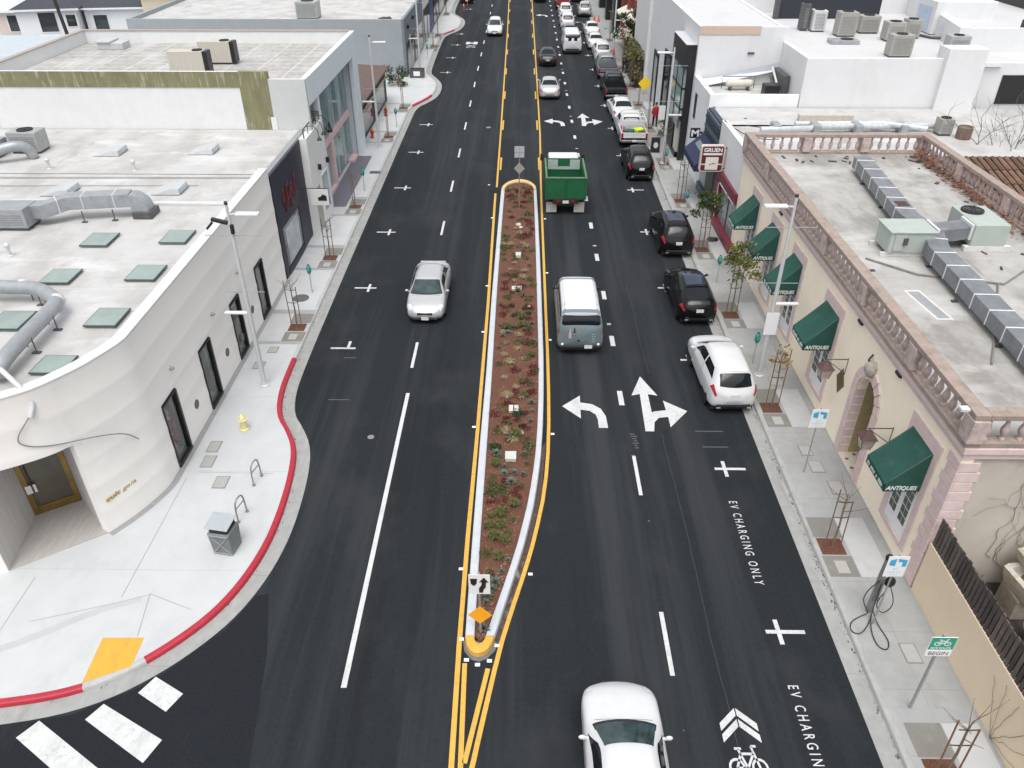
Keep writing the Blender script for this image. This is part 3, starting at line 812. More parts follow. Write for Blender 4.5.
# mannequin in the nearest show window
man = thing('mannequin', (FX - .33, 20.42, .277), 'dress shop mannequin in a magenta dress behind the window nearest the corner', 'mannequin')
mb_ = MB()
mb_.tube([(0, 0, .02), (.02, 0, .5), (.02, 0, .9)], [.05, .06, .09], 10); mb_.tube([(-.02, .12, .02), (0, .1, .5), (.02, .06, .9)], [.05, .06, .09], 10)
mb_.lathe([(.10, .86), (.16, .95), (.12, 1.15), (.17, 1.38), (.07, 1.47), (.05, 1.55)], (0.02, .03, 0), 14)
mb_.ball((.03, .03, 1.66), .105, 12, 8, squash=(1, .85, 1.2))
mb_.tube([(.02, -.15, 1.38), (.06, -.26, 1.12), (.2, -.2, .95)], [.045, .04, .03], 8); mb_.tube([(.02, .2, 1.38), (.02, .3, 1.12), (.06, .3, .88)], [.045, .04, .03], 8)
part('body', mb_, M('mannequin_skin', (.62, .45, .38), .5, var=.05), man, smooth=60)
part('dress', MB().lathe([(.25, .62), (.20, .80), (.175, .95), (.145, 1.15), (.19, 1.36), (.14, 1.42)], (.02, .03, 0), 16), M('magenta_cloth', (.27, .03, .11), .8, var=.2), man, smooth=60)
part('shoe', MB().box(-.06, .16, -.05, .05, 0, .06).box(-.08, .14, .07, .17, 0, .06), M('white_shoe', (.6, .6, .6), .5), man, bevel=.01)

# --- navy front and white wing
navy = M('navy_front_panel', (.022, .021, .038), .55, var=.15, scale=2)
offw = M('warm_white_wall', (.66, .66, .645), .75, var=.04, scale=2, stain=((.52, .52, .50), 2, (1, 1, .3), .6, .45))
nshop = thing('navy_shop', (-14, 37, .135), 'low white roofed shop with a tall navy blue front panel and faded red script', 'shop')
m = MB(); m.box(-48, FX - .05, 33.95, 40.88, .13, 5.2)
wpart('wall', m, offw, nshop)
m = MB(); m.sheet([(-48, 33.95), (-11.6, 33.95), (-11.6, 40.88), (-48, 40.88)], 5.345); rr = wpart('roof', m, roofw, nshop)
m = MB(); m.box(-11.66, FX + .02, 33.92, 40.86, 5.2, 5.40)
wpart('coping', m, steel_l, nshop, bevel=.02)
m = MB()
m.box(FX - .04, FX + .06, 33.95, 39.42, 2.5, 5.26); m.box(FX - .04, FX + .06, 33.95, 34.5, .14, 2.5); m.box(FX - .04, FX + .06, 37.6, 39.42, .14, 2.5); m.box(FX - .04, FX + .10, 34.5, 37.6, .14, .42)
wpart('navy_panel', m, navy, nshop, bevel=.01)
f = MB(); f.box(FX - .03, FX + .03, 34.5, 37.6, .42, 2.5)
sw = wpart('shop_window', f, glass_d, nshop)
wpart('window_reflection', MB().quad((FX + .034, 34.9, .5), (FX + .034, 37.2, .5), (FX + .034, 37.2, 2.3), (FX + .034, 34.9, 2.3)), M('pale_window_reflection', (.34, .37, .37), .2, var=.3, scale=1.2, spec=.6), sw)  # pale reflection painted on a quad in front of the dark pane
lm = MB(); rs = M('faded_red_script', (.115, .016, .014), .55, var=.3, scale=6)
for k in range(4):           # the illegible looping red script
    y = 35.2 + k * .62; pts = []
    for i in range(22):
        t = i / 21; pts.append((FX + .085, y + .5 * t + .16 * sin(t * 9 + k), 3.55 + .45 * sin(t * 7.5 + 1.3 * k) + .25 * sin(t * 15)))
    lm.tube(pts, .026, 6)
wpart('red_script', lm, rs, nshop, smooth=60)
m = MB(); m.box(FX - .05, FX - .02, 38.0, 38.01, 3, 3.01)
# the white wing with black gooseneck lamps
wing = MB(); wing.box(-13, -10.98, 39.43, 40.84, .13, 5.3)
wing.box(-11.3, -10.98, 40.84, 43.0, .13, 5.3)
wpart('white_wing', wing, offw, nshop)
f = MB(); f.box(-11.0, -10.955, 41.3, 42.6, .7, 2.7); w1 = wpart('wing_window', f, glass_t, nshop)
f = MB()
for a, b, c, d in ((41.22, 41.3, .62, 2.78), (42.6, 42.68, .62, 2.78), (41.3, 42.6, .62, .7), (41.3, 42.6, 2.7, 2.78)): f.box(-11, -10.94, a, b, c, d)
wpart('frame', f, white_w, w1)
wpart('wing_door', MB().box(-11.0, -10.962, 39.75, 40.75, .14, 2.5), M('grey_beige_door', (.33, .33, .30), .6, var=.1), nshop)
rl = MB(); rl.tube([(-11.1, 39.5, 5.32), (-11.1, 39.5, 5.75), (-11.1, 43.0, 5.75)], .035, 6)
rl.tube([(-11.1, 43.0, 5.75), (-12.0, 43.0, 5.75), (-12.0, 43.0, 5.3)], .03, 6)
for y in (40.4, 41.3, 42.2, 43.0): rl.tube([(-11.1, y, 5.32), (-11.1, y, 5.75)], .025, 6)
wpart('lamp_rail', rl, steel_d, nshop)
for y in (40.2, 41.2, 42.2):
    g = MB(); g.tube([(-11.1, y, 5.72), (-10.75, y, 5.75), (-10.55, y, 5.55), (-10.5, y, 5.2)], .02, 6); g.lathe([(.02, .2), (.05, .16), (.14, 0), (.12, 0)], (-10.5, y, 5.02), 12)
    wpart('gooseneck_lamp', g, black_m, nshop, smooth=50)
for y, z in ((41.0, 3.2), (42.85, 3.0)):
    g = MB(); g.box(-10.98, -10.8, y - .06, y + .06, z, z + .3); wpart('wall_lamp', g, black_m, nshop, bevel=.02)
ws = MB(); ws.box(-10.95, -10.0, 38.5, 38.56, 2.15, 3.0)
hs_ = thing('hanging_sign', (-10.9, 38.53, 2.0), 'small white projecting sign with a black shape beside the navy shop', 'sign')
wpart('sign_board', ws, M('white_sign', (.66, .66, .64), .5, var=.03), hs_, bevel=.01)
wpart('black_shape', MB().slab([(-10.55, 38.49, 2.4), (-10.1, 38.49, 2.4), (-10.1, 38.49, 2.66), (-10.3, 38.49, 2.75), (-10.4, 38.49, 2.62), (-10.55, 38.49, 2.58)], (0, .008, 0)), black_m, hs_)
wpart('bracket', MB().tube([(FX, 38.53, 3.05), (-9.95, 38.53, 3.05)], .02, 6), black_m, hs_)

# --- tall block with the green banded flank and the recessed pink and glass front
moss = M('olive_stained_wall', (.185, .178, .098), .85, var=.2, scale=2, stretch=(1, 1, .4),
         stains=[((.48, .47, .38), 4.2, (1.6, 1.6, .2), .54, .8), ((.15, .145, .06), 2.4, (1, 1, .5), .56, .6)])
greyw = M('pale_grey_wall', (.475, .495, .485), .75, var=.04, scale=2)
bluew = M('pale_blue_white_wall', (.60, .65, .68), .7, var=.04, scale=2)
pink = M('pink_frame', (.60, .42, .43), .6, var=.06, scale=3)
tall = thing('glass_front_block', (-16, 47, .135), 'tall white block with an olive stained side band and a pink framed glass shopfront', 'building')
m = MB(); m.box(-28.9, -27.4, 40.9, 41.2, .13, 8.2); m.box(-27.4, -14.4, 40.93, 41.2, .13, 8.2)      # white flank
m.box(-28.9, -28.65, 41.2, 54.6, .13, 7.85); m.box(-28.65, -11.3, 54.35, 54.6, .13, 7.85)
wpart('wall', m, white_w, tall)
m = MB(); m.box(-28.9, -14.38, 40.89, 40.926, 7.46, 8.22); m.box(-14.38, -12.9, 40.89, 41.2, 5.0, 8.22)
wpart('olive_band', m, moss, tall)
m = MB(); m.box(-12.9, -11.03, 40.9, 41.2, .13, 7.86)
wpart('grey_flank', m, greyw, tall)
m = MB(); m.box(-13.05, -12.76, 40.86, 40.888, 5.36, 6.0); wpart('white_patch', m, white_w, tall)
m = MB(); m.sheet([(-28.65, 41.2), (-11.3, 41.2), (-11.3, 54.35), (-28.65, 54.35)], 7.1)
wpart('roof', m, roofs, tall)
m = MB(); m.box(-28.95, -28.6, 41.2, 54.62, 7.853, 7.90); m.box(-28.6, -11.3, 54.3, 54.64, 7.853, 7.90)
wpart('coping', m, M('brown_edge', (.33, .29, .24), .7, var=.1), tall)
pm = MB()   # portal frame facing the street
pm.box(-11.3, -11.0, 41.2, 54.6, 6.5, 7.86); pm.box(-11.3, -11.0, 53.1, 54.6, .13, 6.5); pm.box(-11.3, -11.0, 43.0, 43.25, .13, 6.5); pm.box(-12.5, -11.3, 53.3, 54.35, .13, 7.0)
wpart('portal', pm, bluew, tall, bevel=.015)
pk_ = MB(); pk_.box(-12.4, -11.1, 43.26, 43.75, .13, 5.6); pk_.box(-11.75, -11.55, 43.75, 53.05, 2.95, 3.3); pk_.box(-11.8, -11.5, 46.9, 47.35, .13, 2.95); pk_.box(-11.75, -11.5, 43.76, 46.9, .13, .35); pk_.box(-11.75, -11.3, 51.6, 53.05, .13, .3)
wpart('pink_frame', pk_, pink, tall, bevel=.015)
gl = MB(); gl.box(-11.72, -11.69, 43.75, 53.05, 3.3, 6.48)
wpart('upper_pane', gl, glass_t, tall)
gl = MB(); gl.box(-11.72, -11.69, 43.75, 46.9, .36, 2.95); wpart('lower_pane', gl, glass_t, tall)
gl = MB(); gl.box(-11.72, -11.69, 47.36, 53.05, .3, 2.95); wpart('lower_pane', gl, glass_t, tall)
for y in (45.3, 48.8, 50.6): wpart('mullion', MB().box(-11.74, -11.66, y - .035, y + .035, .36, 6.48), steel_w, tall)
wpart('recess_ceiling', MB().box(-12.6, -11.3, 43.26, 53.05, 6.5, 6.55), M('recess_ceiling_brown', (.12, .10, .09), .8, var=.2), tall)
wpart('threshold', MB().box(-11.55, -10.35, 43.5, 53.0, .137, .142), M('dark_threshold', (.13, .125, .15), .7, var=.1), tall)
pn = MB(); pn.cbox((-11.45, 45.6, 4.3), (.03, .5, .9)); wpart('pendant_lamp', MB().lathe([(.02, .6), (.05, .5), (.18, 0), (.15, 0)], (-11.4, 46.3, 3.7), 12), black_m, tall)

# --- rooftop plant on the left
def unit(name, x0, x1, y0, y1, z0, z1, mat, label, fans=1, group=None, dark=None):
    t = thing(name, ((x0 + x1) / 2, (y0 + y1) / 2, z0), label, 'air conditioner', group)
    m = MB(); m.box(x0, x1, y0, y1, z0 + .1, z1)
    c = wpart('casing', m, mat, t, bevel=.02)
    m = MB(); m.box(x0 + .05, x1 - .05, y0 + .05, y1 - .05, z0, z0 + .1); wpart('base', m, steel_d, t)
    r = min(x1 - x0, y1 - y0) * .36
    for k in range(fans):
        fx = lerp(x0, x1, (k + .5) / fans) if x1 - x0 > y1 - y0 else (x0 + x1) / 2
        fy = (y0 + y1) / 2 if x1 - x0 > y1 - y0 else lerp(y0, y1, (k + .5) / fans)
        m = MB().lathe([(r, 0), (r, .05), (r * .9, .05), (r * .88, .02), (r * .2, .02), (r * .18, .05), (.01, .05)], (fx, fy, z1), 20)
        wpart('fan', m, fan_m, t, smooth=40)
    m = MB()
    nn = int((z1 - z0 - .35) / .09)
    for k in range(nn):
        z = z0 + .22 + k * .09
        m.box(x0 + .12, x1 - .12, y0 - .012, y0 - .001, z, z + .035)
    wpart('louvre', m, dark or M('louvre_grey', (.22, .225, .22), .6, var=.1), t)  # louvre bars in one plain darker grey
    return t
unit('rooftop_unit', -24.5, -23.1, 36.7, 37.7, 5.35, 6.35, hvac_m, 'boxy grey rooftop unit with round fan at the far edge of the skylit roof')
unit('rooftop_unit', -26.8, -24.7, 35.9, 37.0, 5.35, 6.1, steel_l, 'weathered grey rooftop unit cut by the left picture edge behind a bent duct')
def duct(name, pts, w, h, mat, label, z0, band=None, group=None, legs=()):
    """square duct along plan points with raised seams and thin legs"""
    t = thing(name, (pts[0][0], pts[0][1], z0), label, 'duct', group)
    m = MB(); A = offset_line(pts, w / 2); B = offset_line(pts, -w / 2); n = len(pts)
    z = [p[2] for p in pts]
    vs = [(p[0], p[1], zz) for p, zz in zip(A, z)] + [(p[0], p[1], zz) for p, zz in zip(B, z)] + [(p[0], p[1], zz + h) for p, zz in zip(B, z)] + [(p[0], p[1], zz + h) for p, zz in zip(A, z)]
    fs = []
    for i in range(n - 1):
        for r in range(4): fs.append((r * n + i, r * n + i + 1, ((r + 1) % 4) * n + i + 1, ((r + 1) % 4) * n + i))
    fs += [(0, n, 2 * n, 3 * n), (n - 1, 4 * n - 1, 3 * n - 1, 2 * n - 1)]
    m.add(vs, fs); s = m; s.cur = 1
    for a, b in zip(pts, pts[1:]):
        L_ = (Vector(b[:2]) - Vector(a[:2])).length; k = max(1, int(L_ / 1.0))
        ang = atan2(b[1] - a[1], b[0] - a[0])
        for i in range(k):
            q = [lerp(a[j], b[j], (i + .5) / k) for j in range(3)]
            s.cbox((q[0], q[1], q[2] + h / 2), (.05, w + .035, h + .035), rz=ang)
    wpart('casing', m, [mat, band or steel_w], t, bevel=.015)
    for x, y, zt in legs:
        s = MB(); s.tube([(x, y, z0 - .02), (x, y, zt)], .025, 6); s.box(x - .1, x + .1, y - .06, y + .06, z0 - .02, z0 + .02)
        wpart('leg', s, steel_d, t)
    return t
duct('roof_duct', [(-24.5, 28.0, 5.65), (-18.3, 28.2, 5.65), (-17.6, 28.7, 5.8), (-15.3, 29.05, 5.8)], .62, .52, steel_l, 'long square galvanised duct with an elbow crossing the skylit roof', 5.36,
     legs=[(-20.6, 27.7, 5.7), (-18.8, 27.75, 5.7), (-17.0, 28.3, 5.8), (-15.9, 28.5, 5.8)])
el = thing('duct_elbow', (-14.8, 29.1, 5.36), 'rounded galvanised duct elbow turning down into the roof beside the skylights', 'duct')
m = MB(); N_ = 8
for i in range(N_):
    a0, a1 = pi / 2 * i / N_, pi / 2 * (i + 1) / N_
    def P(a, r): return (-15.28 + r * sin(a), r * cos(a))
    q = [P(a0, 0.02), P(a0, .66), P(a1, .66), P(a1, .02)]
    m.slab([(p[0], 28.74, 5.62 + p[1]) for p in q], (0, .62, 0))
wpart('bend', m, steel_l, el); wpart('curb', MB().box(-15.25, -14.5, 28.62, 29.48, 5.36, 5.62), steel_d, el, bevel=.02)
un = unit('rooftop_unit', -20.0, -18.7, 27.4, 28.4, 5.36, 6.2, steel_l, 'square galvanised unit at the left end of the long roof duct', fans=0)
pipe = thing('roof_pipe', (-15.5, 21.5, 5.36), 'fat round silver pipe bending across the skylit roof towards its front edge', 'pipe')
m = MB(); pp = smooth_line([(-30, 21.85, 5.85), (-15.75, 21.85, 5.85), (-15.0, 21.6, 5.85), (-14.2, 20.9, 5.85), (-14.1, 20.5, 5.85), (-14.0, 17.4, 5.85), (-14.05, 17.15, 5.5)], 2)
m.tube(pp, .22, 18); wpart('tube', m, steel_l, pipe, smooth=50)
for x, y in ((-17.3, 21.85), (-15.4, 21.75), (-14.75, 21.35), (-14.1, 20.2), (-14.05, 18.9)):
    m = MB(); m.tube([(x + .22, y - .22, 5.35), (x + .22, y - .22, 5.85)], .02, 6); m.tube([(x - .22, y + .12, 5.35), (x - .22, y + .12, 5.85)], .02, 6); m.box(x + .1, x + .34, y - .28, y - .16, 5.342, 5.38)
    wpart('leg', m, steel_d, pipe)
for x, y in ((-15.75, 21.85), (-14.2, 20.9)): wpart('joint', MB().ball((x, y, 5.85), .235, 14, 8), steel_w, pipe, smooth=60)
cab = MB()
cab.tube(smooth_line([(-14.02, 17.1, 5.75), (-13.7, 16.9, 6.02), (-13.2, 16.55, 5.85), (-12.75, 16.42, 5.3), (-12.85, 16.2, 4.9)], 2), .07, 10)
cable = thing('hanging_cable', (-14.0, 17.1, 5.3), 'white conduit and thin grey cable drooping from the roof over the rounded front', 'cable')
wpart('conduit', cab, steel_w, cable, smooth=60)
cab = MB(); cab.tube(smooth_line([(-12.85, 16.2, 4.95), (-13.3, 15.85, 4.35), (-13.1, 16.05, 4.0), (-12.6, 16.45, 3.78), (-12.05, 17.1, 3.55), (-11.62, 17.9, 3.1), (-11.5, 18.3, 2.55)], 3), .018, 6)
wpart('wire', cab, M('grey_wire', (.2, .2, .21), .5, var=.1), cable, smooth=60)
# pale low skylight hoods on the far part of the roof
hood_m = M('pale_hood', (.56, .575, .59), .55, var=.05); hoodp = M('hood_glazing', (.42, .47, .49), .25, var=.12, spec=.5)
for i, (x, y, lab) in enumerate([(-19.7, 36.9, 'low pale roof hood left of its twin at the far end of the skylit roof'), (-15.3, 37.2, 'low pale roof hood near the navy panel at the far end of the roof'),
                                 (-19.5, 31.6, 'low pale roof hood behind the long square duct'), (-14.9, 31.8, 'low pale roof hood behind the rounded duct elbow')]):
    t = thing('roof_hood', (x, y, 5.36), lab, 'roof hood', 'pale roof hoods beyond the long duct')
    m = MB(); m.add([(-.75, -.55, 0), (.5, -.55, 0), (.5, .55, 0), (-.75, .55, 0), (.15, -.5, .26), (.5, -.5, .26), (.5, .5, .26), (.15, .5, .26)],
                    [(0, 3, 2, 1), (4, 5, 6, 7), (0, 1, 5, 4), (1, 2, 6, 5), (2, 3, 7, 6), (3, 0, 4, 7)])
    part('hood', m, hood_m, t, bevel=.02)
    m = MB()
    m.box(.502, .53, -.42, .42, .06, .22)
    part('glazing', m, hoodp, t)
w_ = MB()
w_.tube([(-30, 33.2, 5.40), (-11.9, 33.4, 5.40)], .03, 6); w_.tube([(-26, 32.2, 5.39), (-14, 32.4, 5.39)], .02, 6)
solo('roof_cable', w_, M('pale_cable', (.34, .34, .33), .6, var=.1), 'thin cables lying straight across the flat roof beyond the duct', 'cable')
bent = thing('roof_duct', (-22.6, 36.2, 5.35), 'round grey bent duct lying beside the far rooftop unit at the left edge', 'duct')
wpart('tube', MB().tube(smooth_line([(-27, 34.6, 5.75), (-24.6, 35.2, 5.8), (-23.6, 35.6, 6.1), (-23.2, 36.0, 5.9), (-23.1, 36.1, 5.4)], 2), .24, 14), MATS['galvanised_sheet'], bent, smooth=50)
for x in (-25.6, -24.2): wpart('strut', MB().tube([(x, 35.0, 5.35), (x, 35.0, 5.7)], .03, 6), steel_d, bent)
for x, y, lab in ((-21.6, 34.6, 'short pale vent pipe right of the bent duct on the skylit roof'), (-17.6, 34.4, 'short pale vent pipe halfway along the far end of the skylit roof'), (-18.2, 25.2, 'short pale vent pipe at the left edge beyond the fat silver pipe')):
    solo('vent_pipe', MB().lathe([(.11, 0), (.11, .02), (.06, .04), (.06, .34), (.10, .36), (.10, .44), (.04, .5)], (x, y, 5.345), 12), steel_w, lab, 'vent pipe', smooth=40)
# plant on the tall block
for (x0, x1, y0, y1, lab) in ((-19.6, -17.4, 45.2, 45.9, 'tan slab shaped rooftop unit nearer the olive band'), (-18.9, -16.8, 48.0, 48.7, 'tan slab shaped rooftop unit behind its nearer twin')):
    t = thing('rooftop_unit', ((x0 + x1) / 2, (y0 + y1) / 2, 7.1), lab, 'air conditioner', 'twin tan units on the tall block')
    wpart('casing', MB().box(x0, x1 - .25, y0, y1, 7.2, 8.35), M('ribbed_tan_casing', (.46, .43, .37), .6, var=.08, stretch=(6, 1, .3), scale=3), t, bevel=.02)
    wpart('grille', MB().box(x1 - .249, x1, y0, y1, 7.2, 8.35), black_m, t, bevel=.02)
    wpart('fan', MB().lathe([(.28, 0), (.28, .05), (.24, .05), (.23, .02), (.01, .02)], (x1 - .6, (y0 + y1) / 2, 8.35), 18), fan_m, t)
    wpart('base', MB().box(x0 + .1, x1 - .1, y0 + .1, y1 - .1, 7.1, 7.2), steel_d, t)
t = thing('roof_hatch', (-26, 52.8, 7.1), 'low pale stepped vent box at the back corner of the tall block', 'roof vent')
m = MB(); m.box(-26.9, -25.3, 52.2, 53.3, 7.1, 7.5); wpart('box', m, hood_m, t, bevel=.03); wpart('lid', MB().box(-27.0, -26.0, 52.1, 53.4, 7.5, 7.62), hood_m, t, bevel=.03)

# --- beyond the tall block: brown sheds, planted lot, grey block, cream front
brown = M('brown_shingle_roof', (.105, .072, .062), .9, var=.25, scale=5, stain=((.19, .16, .15), 3, (1, 1, 1), .58, .6))
darkw = M('dark_timber_wall', (.05, .05, .048), .8, var=.2, scale=3)
shed = thing('brown_roof_shop', (-13.4, 61, .135), 'low shop with a brown shingle roof between the tall block and the grey block', 'shop')
m = MB(); m.box(-24, -11.5, 55.2, 68, .13, 2.7); wpart('wall', m, darkw, shed)
m = MB(); m.slab([(-24.2, 54.9, 3.3), (-11.2, 54.9, 2.75), (-11.2, 68.3, 2.75), (-24.2, 68.3, 3.3)], (0, 0, .12)); wpart('roof', m, brown, shed)
m = MB(); m.box(-11.5, -11.44, 56, 60.5, .5, 2.2); m.box(-11.5, -11.44, 61.5, 66.5, .5, 2.2); wpart('window', m, glass_d, shed)
m = MB()
for k in range(14): m.box(-11.32, -11.24, 55.3 + k * .9, 55.9 + k * .9, 2.2, 2.32)
wpart('fascia', m, M('yellowed_fascia', (.42, .34, .18), .7, var=.1), shed)
gb = M('blue_grey_wall', (.27, .295, .31), .75, var=.05, scale=1.2, stain=((.23, .25, .26), 1.5, (1, 1, .3), .58, .5))
gb2 = M('slate_front_wall', (.15, .175, .195), .7, var=.07, scale=1.2)
gbl = thing('grey_block', (-20, 82, .135), 'long low blue grey block with a white roof beyond the brown roofed shop', 'building')
m = MB(); m.box(-36.2, -11.1, 76.6, 76.9, .13, 5.1); m.box(-36.2, -35.9, 76.9, 91.6, .13, 5.1); m.box(-35.9, -11.1, 91.3, 91.6, .13, 5.1)
wpart('wall', m, gb, gbl)
m = MB(); m.box(-11.1, -10.85, 76.6, 91.6, .13, 5.1); wpart('front_wall', m, gb2, gbl)
m = MB(); m.sheet([(-35.9, 76.9), (-11.1, 76.9), (-11.1, 91.3), (-35.9, 91.3)], 4.75); wpart('roof', m, roofw, gbl)
m = MB()
for a, b in ((77.6, 79.6), (80.4, 82.2), (83.2, 86), (87, 90.4)): m.box(-10.86, -10.80, a, b, .3, 2.9)
wpart('window', m, glass_d, gbl)
m = MB()
for a, b in ((79.75, 80.2), (86.2, 86.8)): wpart('cream_pillar', MB().box(-10.86, -10.78, a, b, .2, 3.3), M('cream_pillar', (.52, .48, .38), .7, var=.06), gbl)
for y, z in ((78.5, 4.2), (82.5, 4.4)):
    wpart('wall_lamp', MB().cbox((-10.75, y, z), (.25, .25, .3)), black_m, gbl)
unit('rooftop_unit', -21.2, -19.2, 79.0, 80.6, 4.75, 6.2, hvac_m, 'grey rooftop unit standing on the white roof of the far grey block')
solo('roof_tarpaulin', MB().ball((-12.6, 77.6, 4.9), .6, 10, 6, jit=.25, squash=(1.3, .8, .45)), M('dark_tarp', (.03, .03, .035), .6, var=.3), 'crumpled dark heap at the roof corner of the grey block', 'tarpaulin', smooth=40)
crm = thing('cream_shop', (-14, 96, .135), 'narrow cream fronted shop just beyond the long grey block', 'shop')
m = MB(); m.box(-24, -10.9, 91.7, 98.6, .13, 6.2); wpart('wall', m, M('cream_wall', (.60, .58, .52), .7, var=.05), crm)
m = MB(); m.box(-10.9, -10.82, 92.6, 95.2, .3, 3.6); m.box(-10.9, -10.82, 95.8, 97.9, .3, 3.6); wpart('window', m, glass_d, crm)
m = MB(); m.box(-24.1, -10.8, 91.65, 98.65, 6.2, 6.4); wpart('coping', m, cap_w, crm)
nav2 = thing('dark_shop', (-14, 104, .135), 'dark blue and brown shopfront at the top of the left pavement', 'shop')
m = MB(); m.box(-24, -11.0, 98.8, 128, .13, 4.6); wpart('wall', m, M('dark_brown_front', (.045, .035, .03), .7, var=.3, scale=2), nav2)
m = MB(); m.box(-11.0, -10.9, 99.2, 103, .13, 4.9); wpart('blue_pier', m, M('deep_blue', (.03, .06, .16), .5, var=.1), nav2)
m = MB(); m.box(-11.0, -10.92, 104, 110, .4, 3); m.box(-11.0, -10.92, 111, 118, .4, 3); wpart('window', m, glass_d, nav2)
m = MB(); m.sheet([(-24, 98.8), (-11, 98.8), (-11, 128), (-24, 128)], 4.62); wpart('roof', m, roofs, nav2)
# far left: pale houses, dark shingle roofs and a utility pole
shing = M('slate_shingles', (.045, .05, .06), .9, var=.25, scale=6, stain=((.09, .095, .10), 2.5, (1, 1, 1), .57, .5))
def house(cx, cy, w, d, h, rz, wall, roof, label, wins, pitch=1.3):
    t = thing('house', (cx, cy, 0), label, 'house', rz=rz)
    m = MB(); m.box(-w / 2, w / 2, -d / 2, d / 2, 0, h)
    m.add([(-w / 2, -d / 2, h), (w / 2, -d / 2, h), (0, -d / 2, h + pitch - .08), (-w / 2, d / 2, h), (w / 2, d / 2, h), (0, d / 2, h + pitch - .08)], [(0, 1, 2), (4, 3, 5)])
    part('wall', m, wall, t)
    e = .35; m = MB()
    for s in (-1, 1):
        m.slab([(s * (w / 2 + e), -d / 2 - e, h - .12), (s * (w / 2 + e), d / 2 + e, h - .12), (0, d / 2 + e, h + pitch), (0, -d / 2 - e, h + pitch)], (0, 0, .1))
    part('roof', m, roof, t)
    for x, z, ww, hh_ in wins:
        f = MB().box(x - ww / 2, x + ww / 2, -d / 2 - .05, -d / 2 - .003, z, z + hh_)
        fr_ = part('window', f, white_w, t, bevel=.01)
        part('pane', MB().box(x - ww / 2 + .08, x + ww / 2 - .08, -d / 2 - .06, -d / 2 - .051, z + .08, z + hh_ - .08), glass_d, fr_)
    return t
clap = M('white_clapboard', (.62, .63, .65), .75, var=.05, stretch=(.3, .3, 9), scale=2.5)
pinkw = M('pale_pink_stucco', (.55, .47, .44), .8, var=.06)
def low_house(x0, x1, y0, y1, h, rz, wall, roof, label, wins, rise=1.5):
    """low house whose long eaves face the viewer"""
    cx, cy = (x0 + x1) / 2, (y0 + y1) / 2; w = x1 - x0; d = y1 - y0
    t = thing('house', (cx, cy, 0), label, 'house', rz=rz)
    m = MB(); m.box(-w / 2, w / 2, -d / 2, d / 2, 0, h); part('wall', m, wall, t)
    m = MB(); e = .45
    m.add([(-w / 2 - e, -d / 2 - e, h), (w / 2 + e, -d / 2 - e, h), (w / 2 + e, d / 2 + e, h), (-w / 2 - e, d / 2 + e, h), (-w / 2 + d * .35, 0, h + rise), (w / 2 - d * .35, 0, h + rise), (-w / 2 - e, -d / 2 - e, h + .1), (w / 2 + e, -d / 2 - e, h + .1), (w / 2 + e, d / 2 + e, h + .1), (-w / 2 - e, d / 2 + e, h + .1)],
          [(0, 3, 2, 1), (0, 1, 7, 6), (1, 2, 8, 7), (2, 3, 9, 8), (3, 0, 6, 9), (6, 7, 5, 4), (7, 8, 5), (8, 9, 4, 5), (9, 6, 4)])
    part('roof', m, roof, t)
    part('fascia', MB().box(-w / 2 - e - .03, w / 2 + e + .03, -d / 2 - e - .04, -d / 2 - e - .002, h - .1, h + .1), white_w, t)
    for x, z, ww, hh_ in wins:
        f = MB().box(x - ww / 2, x + ww / 2, -d / 2 - .06, -d / 2 - .003, z, z + hh_); fr_ = part('window', f, white_w, t, bevel=.01)
        part('pane', MB().box(x - ww / 2 + .1, x + ww / 2 - .1, -d / 2 - .07, -d / 2 - .061, z + .1, z + hh_ - .1), glass_d, fr_)
low_house(-70, -57.6, 96.5, 104, 2.7, radians(6), pinkw, M('pale_blue_roof', (.50, .55, .60), .6, var=.06), 'pale pink house with a light blue roof in the top left corner', [(4.6, .5, 1.6, 1.9)], 1.0)
low_house(-58.2, -51.8, 95.5, 104, 3.1, radians(12), clap, shing, 'white clapboard house with a shuttered window left of the dark pole', [(.0, .7, 2.0, 2.2), (2.5, 1.2, 1.2, 1.4)], 1.8)
low_house(-51.5, -41, 98.5, 107, 2.9, radians(8), clap, shing, 'white house with a dark square window right of the dark pole', [(-3.6, .5, 1.7, 1.8)], 1.8)
t = thing('shed', (-52, 84, 0), 'low shed with a pale blue flat roof behind the tall block', 'shed')
wpart('wall', MB().box(-64, -46.5, 71, 86, 0, 1.9), clap, t); wpart('roof', MB().box(-64.3, -46.2, 70.7, 86.3, 1.9, 2.02), M('pale_blue_flat_roof', (.48, .54, .58), .6, var=.08, scale=1, stain=((.36, .40, .43), 1, (1, 1, 1), .56, .5)), t)
t = thing('yard_unit', (-50, 88.5, 0), 'pale boxy unit beside the white clapboard house', 'air conditioner')
wpart('casing', MB().box(-53.0, -50.9, 90.0, 91.2, 0, 1.2), white_w, t, bevel=.03); wpart('grille', MB().box(-51.5, -51.0, 89.96, 89.998, .6, 1.1), black_m, t)
solo('utility_pole', MB().tube([(-51.2, 93.6, 0), (-52.0, 93.6, 9.5)], [.2, .16], 10), M('dark_pole_timber', (.03, .026, .023), .9, var=.3), 'dark leaning utility pole between the two white houses', 'pole', smooth=50)
t = thing('house', (-38, 105, 0), 'tan walled house behind the grey block left corner', 'house')
wpart('wall', MB().box(-44, -33, 98, 108, 0, 4.2), M('tan_stucco', (.50, .44, .33), .8, var=.06), t); wpart('roof', MB().box(-44.3, -32.7, 97.7, 108.3, 4.2, 4.4), roofs, t)
wpart('window', MB().box(-42, -40.4, 97.96, 97.998, 1.5, 3.2), glass_d, t)
